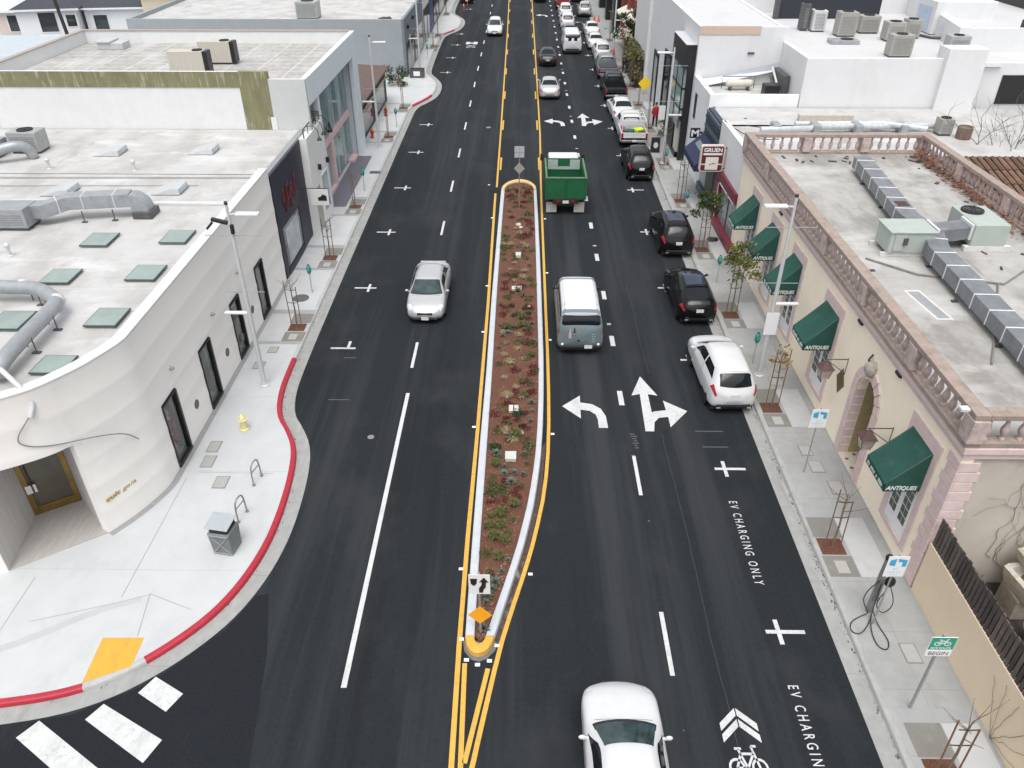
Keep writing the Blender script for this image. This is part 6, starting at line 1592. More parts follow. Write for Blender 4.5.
def wheels(t, W, ys, r, rim=rim_m, tw=.2, inset=.115):
    for y in ys:
        for sx in (-1, 1):
            x = sx * (W - inset)
            m = MB().lathe([(r * .62, -tw / 2), (r * .9, -tw / 2), (r, -tw / 2 + .04), (r, tw / 2 - .04), (r * .9, tw / 2), (r * .62, tw / 2)], (x, y, r), 22, axis='x')
            wh = part('wheel', m, tyre, t, smooth=40)
            m = MB(); o = sx * (tw / 2 + .004)
            m.lathe([(r * .66, o * .9), (r * .66, o), (r * .58, o)] if sx > 0 else [(r * .58, o), (r * .66, o), (r * .66, o * .9)], (x, y, r), 20, axis='x')
            for k in range(5):
                a = 2 * pi * k / 5 + .3
                m.cbox((x + o * .93, y + sin(a) * r * .32, r + cos(a) * r * .32), (.02, .06, r * .62), rx=-a)
            m.lathe([(r * .15, o * .8), (r * .15, o * 1.03), (.01, o * 1.05)] if sx > 0 else [(.01, o * 1.05), (r * .15, o * 1.03), (r * .15, o * .8)], (x, y, r), 10, axis='x')
            part('rim', m, rim, wh)
def car(name, kind, loc, rz, mat, label, cat='car', glass=None, ws_glass=None, rim=None, L=None, roof=None, plate=True, group=None, far=False, bed=None):
    K = ST[kind]; W = K['W']; st = K['st']
    t = thing(name, (loc[0], loc[1], 0), label, cat, group, rz)
    B = Body(st, W, crown=.06 if kind not in ('van', 'bigvan') else .03, ramp=.42 if kind in ('van', 'bigvan', 'pickup') else .75, ends={'van': (.96, .80), 'bigvan': (.92, .80), 'suv': (.76, .72), 'hatch': (.76, .70)}.get(kind, (.76, .70)))
    if kind == 'pickup': B.ends = (1.0, .82)
    g = glass or cglass; gw = ws_glass or cglass_t
    part('body', B.mesh(), mat, t, smooth=50)
    ws = K['ws']
    part('cowl', B.patch((ws[1] - .22, ws[1] - .02), (ws[1] - .22, ws[1] - .02), 22.7, mir(22.7), off=.004, ni=14, bow=(.12, .12)), trim_m, t, smooth=60)
    part('windscreen', B.patch((ws[0] + .0, ws[1] - .10), (ws[0] + .0, ws[1] - .10), 23.0, mir(23.0), off=.008, ni=14, bow=(.05, .12)), gw, t, smooth=60)
    if K['rw']:
        rw = K['rw']
        part('rear_window', B.patch((rw[0], rw[1]), (rw[0], rw[1]), 22.9, mir(22.9), off=.008, ni=14, bow=(-.06, -.03)), g, t, smooth=60)
    elif kind == 'pickup':
        z0, z1 = 1.2, 1.62
        part('rear_window', MB().add([(-.62, -.625 - .052, z0), (.62, -.677, z0), (.54, -.677, z1), (-.54, -.677, z1)], [(0, 1, 2, 3)]), g, t)
    a, b = K['side']
    mid = (a + b) / 2 - .08
    if kind == 'van': spans = [(.1, b), (-1.0, .02), (a, -1.1)]
    elif kind == 'bigvan': spans = [(.35, b)]
    elif kind == 'pickup': spans = [(.28, b), (a, .2)]
    else: spans = [(mid + .05, b), (a + .15, mid - .05)]
    for sx in (0, 1):
        for (p, q) in spans:
            i0, i1 = 19.7, 21.75
            fr_ = 1 if q == b else 0; rr_ = 1 if (p in (a, a + .15) and kind not in ('van', 'pickup')) else 0
            lo = (p - .12 * rr_, q); hi = (p + .22 * rr_, q - .38 * fr_)
            if sx: part('side_window', B.patch(lo, hi, mir(i0), mir(i1)), g, t, smooth=60)
            else: part('side_window', B.patch(lo, hi, i0, i1), g, t, smooth=60)
    L1, L0 = st[-1][0], st[0][0]
    # lamps, grille, plates, mirrors
    for sx in (0, 1):
        f = (lambda i: mir(i)) if sx else (lambda i: i)
        part('headlight', B.patch((L1 - .42, L1 - .10), (L1 - .36, L1 - .12), f(17.8), f(23.2), off=.008), lamp_w, t, smooth=60)
    sxs = W * .63
    zz = {'sedan': .50, 'compact': .50, 'suv': .62, 'hatch': .5, 'van': .62, 'bigvan': .75, 'pickup': .75}[kind]
    part('grille', MB().cbox((0, L1 + .055, zz + .03), (W * .8, .09, .11)), trim_m, t, bevel=.04)
    part('front_bumper', MB().cbox((0, L1 - .05, zz - .22), (W * 1.28, .26, .10)), trim_m, t, bevel=.04)
    part('front_plate', MB().cbox((0, L1 + .085, zz - .18), (.32, .012, .15)), plate_m, t)
    if kind != 'pickup':
        zt = {'sedan': .80, 'compact': .82, 'suv': 1.02, 'hatch': .96, 'van': 1.02, 'bigvan': 1.15}[kind]
        for sx in (0, 1):
            f = (lambda i: mir(i)) if sx else (lambda i: i)
            if kind in ('van', 'bigvan'):
                part('tail_light', B.patch((L0 + .005, L0 + .12), (L0 + .005, L0 + .12), f(16.6), f(19.6), off=.012), lamp_r, t, smooth=60)
            else:
                part('tail_light', B.patch((L0 + .02, L0 + .42), (L0 + .02, L0 + .30), f(17.4), f(19.9), off=.01), lamp_r, t, smooth=60)
        pz = zt - .16
        part('rear_plate', MB().cbox((0, L0 - .075, pz), (.32, .03, .15)), plate_m, t)
        part('rear_bumper', MB().cbox((0, L0 + .06, .42 if kind not in ('bigvan',) else .55), (W * 1.36, .26, .16)), mat if kind in ('sedan', 'compact') else trim_m, t, bevel=.05)
        if kind in ('suv', 'hatch'):
            part('rear_spoiler', B.patch((K['rw'][1] + .02, K['rw'][1] + .14), (K['rw'][1] + .02, K['rw'][1] + .14), 24, mir(24), off=.03, ni=10), mat, t, smooth=60)
            for sx in (-1, 1): part('exhaust_tip', MB().cbox((sx * W * .62, L0 - .07, .36), (.16, .06, .05)), chrome, t, bevel=.01)
    for sx in (-1, 1):
        y = K['side'][1] - .12; z = {'sedan': .98, 'compact': 1.0, 'suv': 1.12, 'hatch': .98, 'van': 1.2, 'bigvan': 1.35, 'pickup': 1.22}[kind]
        m = MB().ball((sx * (W + .06), y, z), .115, 10, 6, squash=(.75, .42, .55)); m.cbox((sx * (W - .03), y, z - .03), (.12, .05, .05))
        part('wing_mirror', m, trim_m if kind in ('van', 'bigvan') else mat, t, smooth=50)
    for y in (-K['wb'] / 2, K['wb'] / 2):
        for sx in (-1, 1):
            yy = y if kind != 'pickup' else y + .02
            m = MB().lathe([(.02, -.03), (K['r'] * 1.13, -.03), (K['r'] * 1.13, 0), (.02, 0)], (sx * (W - .035), yy, K['r']), 20, axis='x')
            part('wheel_arch', m, trim_m, t, smooth=40)
    wheels(t, W, (-K['wb'] / 2, K['wb'] / 2), K['r'], rim or rim_m)
    part('underbody', MB().box(-W * .85, W * .85, L0 + .15, L1 - .2, .16, .34), trim_m, t)
    if kind in ('sedan', 'compact', 'suv', 'hatch') and not far:
        # door and bonnet shut lines
        s = MB()
        for ys in ((K['side'][1] - .05), mid, ):
            B.patch((ys - .006, ys + .006), (ys - .006, ys + .006), 12, 19.5, off=.003, ny=1, mb=s); B.patch((ys - .006, ys + .006), (ys - .006, ys + .006), mir(12), mir(19.5), off=.003, ny=1, mb=s)
        yb = ws[1] + .10
        B.patch((yb, yb + .012), (yb, yb + .012), 24, mir(24), off=.003, ny=1, ni=14, mb=s)
        part('shut_line', s, trim_m, t)['kind'] = 'stuff'
        if kind != 'hatch':
            wp = MB()
            for k in (-.45, .25): wp.cbox((k, ws[1] - .04, 0), (.02, .02, .02))
    return t, B
def add_bed(t, mat, W, y0, y1, zf=.75, zr=1.12, rack=False):
    m = MB(); m.box(-W + .02, W - .02, y0, y1, .5, zf); part('bed_floor', m, trim_m, t)
    for sx in (-1, 1):
        m = MB(); m.box(sx * W - (.10 if sx > 0 else 0), sx * W + (0 if sx > 0 else .10), y0 + .08, y1, .45, zr); part('bed_side', m, mat, t, bevel=.025)
    m = MB(); m.box(-W + .002, W - .002, y0, y0 + .075, .55, zr - .01); part('tailgate', m, mat, t, bevel=.02)
    m = MB(); m.box(-W + .11, W - .11, y1 - .06, y1, zf, zr); part('bed_front', m, mat, t)
    for sx in (-1, 1): part('tail_light', MB().cbox((sx * (W - .09), y0 - .01, .92), (.14, .04, .34)), lamp_r, t, bevel=.01)
    part('rear_bumper', MB().cbox((0, y0 - .08, .56), (W * 1.9, .18, .16)), chrome, t, bevel=.02)
    part('rear_plate', MB().cbox((0, y0 - .18, .60), (.32, .02, .14)), plate_m, t)

P_white = paint('white_paint', (.57, .575, .58)); P_pearl = paint('pearl_white_paint', (.57, .57, .555))
P_silver = paint('silver_paint', (.50, .51, .515), metal=.25, rough=.36); P_black = paint('black_paint', (.005, .005, .006), rough=.18, coat=0, spec=.32)
P_bsuv = paint('dark_plum_black_paint', (.007, .006, .008), rough=.18, coat=0, spec=.32); P_grey = paint('dark_grey_paint', (.17, .18, .19), metal=.2)
P_char = paint('charcoal_paint', (.014, .017, .018), rough=.22, coat=0, spec=.35); P_red = paint('red_paint', (.22, .03, .025)); P_slate = paint('slate_blue_paint', (.135, .175, .19), rough=.35)
P_green = M('truck_green_paint', (.009, .095, .036), .5, var=.12, scale=2, stain=((.02, .085, .035), 2.5, (1, 1, .4), .56, .6))

# --- moving traffic
s1, B1 = car('silver_sedan', 'compact', (-4.22, 32.1), pi, P_silver, 'silver sedan driving towards the viewer left of the planted island', ws_glass=cglass_t)
part('rear_spoiler', MB().cbox((0, -1.95, 1.075), (1.2, .14, .03)), P_silver, s1, bevel=.02)
car('white_sedan', 'sedan', (2.38, 9.08), 0, P_white, 'white sedan cut by the bottom picture edge, its bonnet towards the far road')
vt, vB = car('delivery_van', 'van', (2.45, 29.75), 0, P_slate, 'slate blue delivery van with a white roof and bottle pictures on its back', 'van', plate=False)
part('white_roof', vB.patch((-2.22, .95), (-2.22, .95), 22.5, mir(22.5), off=.012, ni=16), P_white, vt, smooth=60)
rear_y = -2.40 - .07
def rquad(mb, x0, x1, z0, z1, o=0): mb.slab([(x0, rear_y - o, z0), (x1, rear_y - o, z0), (x1, rear_y - o, z1), (x0, rear_y - o, z1)], (0, .008, 0))
m = MB(); rquad(m, -.52, -.12, .62, .88); part('white_label', m, plate_m, vt)
def bottle(x, z, s, mat, nm):
    m = MB(); P = [(-.06, 0), (.06, 0), (.06, .26), (.03, .34), (.025, .5), (-.025, .5), (-.03, .34), (-.06, .26)]
    m.slab([(x + p[0] * s, rear_y - .012, z + p[1] * s) for p in P], (0, .006, 0)); part(nm, m, mat, vt)
bottle(-.44, .86, .9, M('pink_print', (.50, .34, .31), .5), 'bottle_picture'); bottle(-.26, .86, .95, M('black_print', (.012, .012, .014), .5), 'bottle_picture'); bottle(-.08, .70, 1.15, M('orange_print', (.48, .20, .09), .5), 'bottle_picture')
m = MB(); m.slab([(-.14, rear_y - .02, .72), (-.02, rear_y - .02, .72), (-.02, rear_y - .02, .86), (-.14, rear_y - .02, .86)], (0, .005, 0)); part('bottle_label', m, trim_m, vt)
rng = random.Random(8)
for k in range(4):
    z = .70 + k * .11; x = .14; tm = MB()
    while x < .56:
        w_ = rng.uniform(.03, .09); rquad(tm, x, min(x + w_, .6), z, z + .03, .008); x += w_ + .02
    part('faint_print', tm, M('pale_print', (.34, .42, .45), .5), vt)['kind'] = 'stuff'
part('rear_plate', MB().cbox((.33, rear_y - .03, .47), (.32, .02, .15)), plate_m, vt)
for sx in (-1, 1): part('bumper_lamp', MB().ball((sx * .74, -2.44, .56), .06, 10, 6), M('bright_lamp', (.7, .68, .66), .2), vt)
bv, bB = car('cargo_van', 'bigvan', (5.25, 90.4), 0, P_white, 'white cargo van with two dark rear windows queuing in the right lane', 'van')
for sx in (-1, 1): part('rear_window', MB().cbox((sx * .30, -2.815, 1.42), (.34, .02, .55)), cglass, bv, bevel=.01)
car('black_sedan', 'sedan', (2.5, 84.0), 0, P_char, 'dark sedan driving away beside the queue, red tail lights visible', far=True)
car('silver_coupe', 'sedan', (2.35, 71.1), 0, P_silver, 'silver sedan driving away from the viewer behind the dark sedan', far=True)
car('grey_car', 'sedan', (5.4, 97.9), 0, P_grey, 'grey car hidden just ahead of the white cargo van', far=True)
car('white_suv', 'suv', (5.45, 104.4), 0, P_white, 'white car second ahead of the cargo van in the right lane queue', far=True)
car('white_suv', 'suv', (5.55, 112.2), 0, P_pearl, 'white car third ahead of the cargo van in the queue', far=True)
rp, _ = car('red_pickup', 'pickup', (5.5, 120.4), 0, P_red, 'red pickup at the head of the queue at the top picture edge', 'pickup'); add_bed(rp, P_red, .95, -2.88, -.68)
car('dark_car', 'sedan', (2.5, 126.2), 0, P_char, 'dark car in the centre right lane at the top picture edge', far=True)
car('white_suv', 'suv', (-3.3, 99.8), pi, P_white, 'white car with black grille driving towards the viewer far down the left lanes', far=True)
car('dark_car', 'suv', (-8.1, 125.0), pi, P_bsuv, 'dark car parked at the far left kerb by the top picture edge', far=True)
# --- parked along the right kerb
G_ = 'cars parked along the right kerb'
car('white_crossover', 'suv', (7.78, 25.5), radians(1.5), P_white, 'white crossover parked nearest the viewer at the right kerb', group=G_)
hp, hB = car('black_hatchback', 'hatch', (7.75, 32.05), radians(1.0), P_black, 'black hatchback with a glassy roof parked behind the white crossover', group=G_)
part('glass_roof', hB.patch((-1.05, .32), (-1.05, .32), 24.6, mir(24.6), off=.007, ni=12), M('blue_black_roof_glass', (.02, .03, .055), .06, var=.2, spec=.7), hp, smooth=60)
part('tail_glass', hB.patch((-2.17, -2.0), (-2.17, -2.0), 25, mir(25), off=.01), cglass, hp, smooth=60)
sp, sB = car('black_suv', 'suv', (8.0, 39.1), radians(1.0), P_bsuv, 'black crossover with roof glass parked beside the first green crowned tree', group=G_)
part('glass_roof', sB.patch((-1.3, .2), (-1.3, .2), 24.8, mir(24.8), off=.007, ni=12), MATS['blue_black_roof_glass'], sp, smooth=60)
for sx in (0, 1):
    f = (lambda i: mir(i)) if sx else (lambda i: i)
    part('roof_rail', sB.patch((-1.6, .1), (-1.6, .1), f(23.2), f(23.9), off=.03), trim_m, sp)
car('black_suv', 'suv', (7.6, 50.6), 0, P_black, 'black crossover parked just behind the loaded white pickup', group=G_, far=True)
wp, _ = car('white_pickup', 'pickup', (7.95, 58.2), 0, P_white, 'white pickup with a ladder rack and gear in its bed', 'pickup', group=G_); add_bed(wp, P_white, .95, -2.88, -.68)
for sx in (-1, 1): part('rack_post', MB().tube([(sx * .88, -2.7, 1.1), (sx * .82, -2.7, 1.85), (sx * .82, -.5, 1.95), (sx * .82, .5, 1.95)], .035, 6), P_white, wp)
for y in (-2.7, -1.6, -.5): part('rack_bar', MB().tube([(-.82, y, 1.88), (.82, y, 1.88)], .03, 6), P_white, wp)
solo('cargo_bag', MB().ball((7.65, 55.95, .98), .36, 10, 6, jit=.15, squash=(1.1, .9, .7)), M('dark_green_bag', (.03, .10, .07), .8, var=.3), 'dark green sack in the bed of the white pickup', 'bag', smooth=40)
solo('tool_box', MB().box(7.2, 7.45, 56.2, 57.2, .76, 1.05), M('red_box', (.25, .05, .04), .6), 'red box at the side of the white pickup bed', 'box', bevel=.02)
solo('safety_vest', MB().ball((8.35, 56.2, 1.05), .33, 10, 6, jit=.25, squash=(1.2, .9, .6)), M('neon_yellow_cloth', (.55, .66, .03), .7, var=.1), 'neon yellow cloth thrown in the white pickup bed', 'vest', smooth=40)
car('white_sedan', 'sedan', (7.9, 64.1), radians(2), P_white, 'white sedan with a black rear window parked ahead of the ladder rack pickup', group=G_, far=True)
bp, _ = car('black_pickup', 'pickup', (7.95, 71.0), 0, P_char, 'black pickup parked ahead of the white sedan', 'pickup', group=G_); add_bed(bp, P_char, .95, -2.88, -.68)
gp_, _ = car('grey_pickup', 'pickup', (8.0, 78.9), 0, P_grey, 'grey pickup parked nose to tail with the black pickup', 'pickup', group=G_); add_bed(gp_, P_grey, .95, -2.88, -.68)
car('white_suv', 'suv', (8.2, 86.4), 0, P_white, 'white estate car parked ahead of the grey pickup beside the orange cone', group=G_, far=True)
car('white_car', 'sedan', (7.95, 92.2), 0, P_white, 'white car parked second ahead of the grey pickup', group=G_, far=True)
car('white_car', 'sedan', (8.1, 99.6), 0, P_pearl, 'white car parked third ahead of the grey pickup', group=G_, far=True)
car('silver_suv', 'suv', (8.2, 113.6), radians(-3), P_silver, 'silver crossover parked alone beyond the empty kerb space', group=G_, far=True)
car('dark_car', 'suv', (8.0, 126.8), 0, P_black, 'dark car parked at the right kerb on the top picture edge', group=G_, far=True)

# --- green dump truck
tr = thing('dump_truck', (2.52, 45.5, 0), 'green tipper truck with an empty high sided bed and white cab roof', 'truck')
TW = 1.12
m = MB(); m.box(-TW, TW, -2.9, .55, .98, 1.06); part('bed_floor', m, M('bed_floor_green', (.02, .06, .03), .8, var=.3, scale=3), tr)
for sx in (-1, 1):
    m = MB(); m.box(sx * TW - (.07 if sx > 0 else 0), sx * TW + (0 if sx > 0 else .07), -2.82, .55, 1.062, 2.2); part('bed_side', m, P_green, tr, bevel=.012)
    m = MB()
    for k in range(5): m.box(sx * TW + (0.002 if sx > 0 else -.05), sx * TW + (.05 if sx > 0 else -.002), -2.5 + k * .68, -2.42 + k * .68, 1.0, 2.15)
    part('bed_rib', m, P_green, tr)['kind'] = 'stuff'
    part('top_rail', MB().box(sx * TW - .05, sx * TW + .05, -2.9, .55, 2.203, 2.27), M('worn_green_rail', (.09, .17, .09), .7, var=.3, scale=5), tr)
m = MB(); m.box(-TW, TW, -2.9, -2.825, 1.062, 2.2); part('tailgate', m, P_green, tr, bevel=.012)
part('tailgate_rail', MB().box(-TW + .052, TW - .052, -2.93, -2.80, 2.203, 2.27), MATS['worn_green_rail'], tr)
part('tailgate_rib', MB().box(-.04, .04, -2.96, -2.903, 1.0, 2.18), M('deep_truck_green', (.008, .075, .025), .6, var=.2), tr)
for sx in (-1, 1): part('tailgate_edge', MB().box(sx * TW - .05, sx * TW + .05, -2.95, -2.9, 1.0, 2.2), P_green, tr)
m = MB(); m.box(-TW, TW, .48, .55, 1.062, 2.27); part('headboard', m, P_green, tr)
for sx in (-1, 1): part('headboard_panel', MB().box(sx * .66 - .30, sx * .66 + .30, .44, .478, 1.62, 2.2), M('pale_mesh_panel', (.34, .40, .36), .6, var=.12, scale=8), tr)
part('headboard_slot', MB().box(-.36, .36, .44, .478, 1.62, 1.78), MATS['pale_mesh_panel'], tr)
cb = MB(); cb.add([(-1.0, .75, .6), (1.0, .75, .6), (1.0, 2.55, .6), (-1.0, 2.55, .6), (-1.0, .75, 1.55), (1.0, .75, 1.55), (1.0, 2.6, 1.5), (-1.0, 2.6, 1.5), (-.90, .80, 2.12), (.90, .80, 2.12), (.88, 2.2, 2.12), (-.88, 2.2, 2.12)],
                 [(0, 3, 2, 1), (0, 1, 5, 4), (1, 2, 6, 5), (2, 3, 7, 6), (3, 0, 4, 7), (4, 5, 9, 8), (5, 6, 10, 9), (6, 7, 11, 10), (7, 4, 8, 11), (8, 9, 10, 11)])
part('cab', cb, P_white, tr, bevel=.07)
part('windscreen', MB().add([(-.86, 2.56, 1.6), (.86, 2.56, 1.6), (.82, 2.36, 2.05), (-.82, 2.36, 2.05)], [(0, 1, 2, 3)]), cglass, tr)
for sx in (-1, 1):
    part('side_window', MB().add([(sx * .995, 1.1, 1.6), (sx * .995, 2.35, 1.6), (sx * .95, 2.15, 2.0), (sx * .95, 1.1, 2.0)], [(0, 1, 2, 3)]), cglass, tr)
    m = MB().cbox((sx * 1.28, 2.35, 1.75), (.2, .1, .4)); m.tube([(sx * .98, 2.4, 1.6), (sx * 1.28, 2.38, 1.6)], .02, 6); part('wing_mirror', m, trim_m, tr)
    part('mud_flap', MB().box(sx * .80 - .30, sx * .80 + .30, -2.62, -2.60, .12, .72), M('grey_mud_flap', (.40, .38, .35), .8, var=.15), tr)
    part('tail_light', MB().cbox((sx * .42, -2.86, .88), (.22, .05, .1)), lamp_r, tr)
    for y in (-1.95, 1.75):
        part('wheel', MB().lathe([(.25, -.14), (.40, -.14), (.42, -.1), (.42, .1), (.40, .14), (.25, .14)], (sx * .86, y, .42), 20, axis='x').lathe([(.22, -.1), (.24, .1)], (sx * .86, y, .42), 12, axis='x'), tyre, tr, smooth=40)
part('chassis', MB().box(-.45, .45, -2.75, 2.4, .55, .9), trim_m, tr); part('rear_crossbar', MB().box(-.75, .75, -2.87, -2.8, .72, .97), trim_m, tr)
part('rear_plate', MB().cbox((0, -2.90, .84), (.34, .02, .17)), plate_m, tr); part('front_bumper', MB().box(-1.0, 1.0, 2.55, 2.7, .45, .75), P_white, tr, bevel=.03)
for sx in (-1, 1): part('headlight', MB().cbox((sx * .72, 2.60, .95), (.32, .06, .2)), lamp_w, tr, bevel=.02)
# ------------------------------------------------------------------ street furniture
lampm = M('pale_grey_lamp_paint', (.50, .515, .52), .45, metal=.1, var=.05)
PZ = .14
def street_lamp(x, y, s, label, sign=False, gear=False):
    """s = +1 when the road lies towards +x"""
    t = thing('street_lamp', (x, y, PZ), label, 'street lamp', 'street lamps along both kerbs')
    part('pole', MB().tube([(0, 0, 0), (0, 0, 3.2), (0, 0, 7.3)], [.095, .08, .05], 12), lampm, t, smooth=40)
    part('base_plate', MB().lathe([(.19, 0), (.19, .03), (.13, .06), (.12, .14)], (0, 0, 0), 16), lampm, t, smooth=40)
    m = MB(); m.tube([(0, 0, 6.95), (s * .3, 0, 6.98)], .035, 8); part('arm', m, lampm, t)
    m = MB(); m.box(min(s * .25, s * 1.05), max(s * .25, s * 1.05), -.12, .12, 6.93, 7.03); part('luminaire', m, M('lamp_head_white', (.62, .63, .63), .5, var=.03), t, bevel=.03)
    m = MB(); m.tube([(-.95, 0, 6.2), (.95, 0, 6.2)], .015, 6); part('banner_rod', m, M('banner_rod_grey', (.28, .29, .29), .5, var=.05), t)
    m = MB(); m.tube([(-.72, 0, 4.03), (.72, 0, 4.03)], .015, 6); part('banner_rod', m, MATS['banner_rod_grey'], t)
    m = MB(); m.box(min(-s * .05, -s * .9), max(-s * .05, -s * .9), -.09, .09, 3.14, 3.22); part('pavement_luminaire', m, MATS['lamp_head_white'], t, bevel=.025)
    part('finial', MB().ball((0, 0, 7.36), .07, 8, 6), black_m, t)
    if gear:
        part('camera', MB().cbox((-.35, 0, 6.72), (.55, .14, .12), ry=.25).cbox((-.72, 0, 6.55), (.34, .08, .08), ry=-.8), black_m, t, bevel=.02)
        part('relay_box', MB().cbox((.06, -.06, 6.45), (.12, .12, .34)), black_m, t, bevel=.02)
    if sign: part('notice', MB().box(-.22, .26, -.115, -.10, 1.9, 2.85), M('white_notice', (.72, .72, .73), .5, var=.02), t)
    return t
street_lamp(-9.93, 24.8, 1, 'grey street lamp with black camera gear beside the white corner shop', gear=True)
street_lamp(-10.1, 54.8, 1, 'grey street lamp standing in front of the brown shingle roofed shop')
street_lamp(-9.75, 77.7, 1, 'grey street lamp beside the grey block on the left pavement')
street_lamp(9.45, 25.75, -1, 'grey street lamp with a white notice in front of the green awnings', sign=True)
street_lamp(9.45, 51.7, -1, 'grey street lamp in front of the black glazed bay on the right pavement')
street_lamp(9.6, 88.0, -1, 'slim grey street lamp far up the right pavement before the red brown pillars')

teal = M('teal_meter_head', (.02, .22, .21), .4, var=.1)
meter = thing('parking_meter', (-9.85, 32.6, PZ), 'x', 'parking meter', 'teal parking meters')
part('post', MB().tube([(0, 0, 0), (0, 0, .98)], [.03, .03], 8), M('meter_post_grey', (.40, .42, .42), .5, var=.1), meter, smooth=40)
part('head', MB().lathe([(.04, 0), (.10, .10), (.115, .22), (.11, .34), (.07, .42), (.01, .44)], (0, 0, .95), 12), teal, meter, smooth=50)
part('screen', MB().cbox((0, -.10, 1.2), (.1, .05, .12)), M('meter_screen', (.10, .30, .28), .3), meter)
part('cap', MB().ball((0, 0, 1.40), .045, 8, 6), black_m, meter)
ML = [(-9.85, 32.6, 'teal parking meter beside the second staked tree on the left pavement'), (-9.7, 46.2, 'teal parking meter opposite the pink framed glass front'), (-9.6, 60.0, 'teal parking meter by the brown shingle roofed shop'), (-9.75, 84.5, 'teal parking meter in front of the grey block windows'),
      (9.41, 26.62, 'teal parking meter between the white crossover and the lamp with the notice'), (9.44, 33.88, 'teal parking meter between the two green crowned trees'), (9.41, 50.2, 'teal parking meter beside the black crossover by the M sign'), (9.43, 42.6, 'teal parking meter in front of the burgundy shop')]
for i, (x, y, lab) in enumerate(ML):
    if i == 0: meter['label'] = lab
    else: dup(meter, (x, y, PZ), label=lab)
    o = meter if i == 0 else None

def sign_post(name, x, y, h, label, r=.03, mat=None, z0=PZ, cat='sign'):
    t = thing(name, (x, y, z0), label, cat)
    part('post', MB().tube([(0, 0, 0), (0, 0, h - z0)], r, 8), mat or M('galvanised_post', (.30, .31, .315), .5, metal=.3, var=.1), t, smooth=40)
    return t
swhite = M('sign_white', (.72, .72, .72), .4, var=.02); sblue = M('sign_blue', (.03, .33, .56), .4, var=.04); sgreen = M('sign_green', (.01, .27, .17), .4, var=.04)
syel = M('sign_amber', (.80, .36, .015), .4, var=.04); syel2 = M('sign_yellow', (.82, .58, .02), .4, var=.04)
# keep right sign and amber marker on the island nose
t = sign_post('keep_right_sign', -1.0, 13.3, 2.35, 'white keep right sign over an amber diamond on the near island tip', z0=.11)
zo = -.11
m = MB(); m.slab([(.28 + .0 - .54, -.05, 1.64 + zo), (.28, -.05, 1.64 + zo), (.28, -.05, 2.34 + zo), (-.26, -.05, 2.34 + zo)], (0, .012, 0)); part('plate', m, swhite, t)
m = MB(); Y_ = -.056
def sp(mb, pts): mb.slab([(p[0], Y_, p[1] + zo) for p in pts], (0, -.004, 0))
sp(m, [(-.22, 2.20), (-.20, 2.02), (-.13, 1.94), (-.06, 2.02), (-.04, 2.20)])
part('shield_symbol', m, black_m, t)
m = MB()
sp(m, [(.0, 1.70), (.10, 1.70), (.11, 1.80), (.17, 1.90), (.18, 2.08), (.25, 2.06), (.13, 2.25), (.0, 2.08), (.07, 2.08), (.06, 1.97), (.0, 1.86)])
part('arrow_symbol', m, black_m, t)
m = MB(); m.slab([(0, -.05, .50 + zo), (.31, -.05, .83 + zo), (0, -.05, 1.16 + zo), (-.31, -.05, .83 + zo)], (0, .012, 0)); part('amber_diamond', m, syel, t)
# sign seen from behind at the far island tip
t = sign_post('island_sign', -.14, 42.4, 4.1, 'grey backs of a tall rectangular and diamond sign at the far island tip', r=.03, mat=M('weathered_post', (.22, .17, .13), .7, var=.15), z0=.11)
bk = M('sign_back_grey', (.40, .42, .43), .5, metal=.2, var=.06)
m = MB(); m.box(-.27, .27, -.045, -.032, 3.36, 3.98); part('plate', m, bk, t)
m = MB(); m.box(-.27, .27, -.062, -.046, 3.66, 3.69); m.cbox((0, -.05, 3.67), (.03, .03, .62)); part('stiffener', m, M('sign_rail', (.30, .31, .32), .5, var=.05), t)
m = MB(); m.slab([(0, -.04, 2.42), (.3, -.04, 2.75), (0, -.04, 3.08), (-.3, -.04, 2.75)], (0, .012, 0)); part('diamond_plate', m, M('tarnished_sign_back', (.27, .265, .22), .6, var=.1), t)
# two charging signs
for x, y, lab in ((9.46, 19.86, 'white and blue charging sign on a thin post by the arched doorway'), (9.44, 13.66, 'white and blue charging sign beside the charger with looped cables')):
    t = sign_post('charging_sign', x, y, 2.75, lab, r=.022)
    m = MB(); m.box(-.26, .26, -.045, -.033, 1.88, 2.60); part('plate', m, swhite, t, bevel=.01)
    m = MB()
    m.slab([(-.20, -.047, 2.46), (-.20, -.047, 2.30), (-.05, -.047, 2.26), (-.05, -.047, 2.52)], (0, -.004, 0)); m.slab([(.0, -.047, 2.52), (.0, -.047, 2.42), (.12, -.047, 2.40), (.12, -.047, 2.25), (.22, -.047, 2.25), (.22, -.047, 2.48)], (0, -.004, 0)); part('blue_symbol', m, sblue, t)
    m = MB()
    m.text('EV', (0, -.047, 2.12), (1, 0, 0), (0, 0, 1), .07, .12, depth=.002); m.text('CHARGING', (0, -.047, 2.03), (1, 0, 0), (0, 0, 1), .06, .36, depth=.002); m.text('ONLY', (0, -.047, 1.94), (1, 0, 0), (0, 0, 1), .06, .2, depth=.002)
    part('lettering', m, M('pale_blue_lettering', (.42, .55, .66), .5), t)
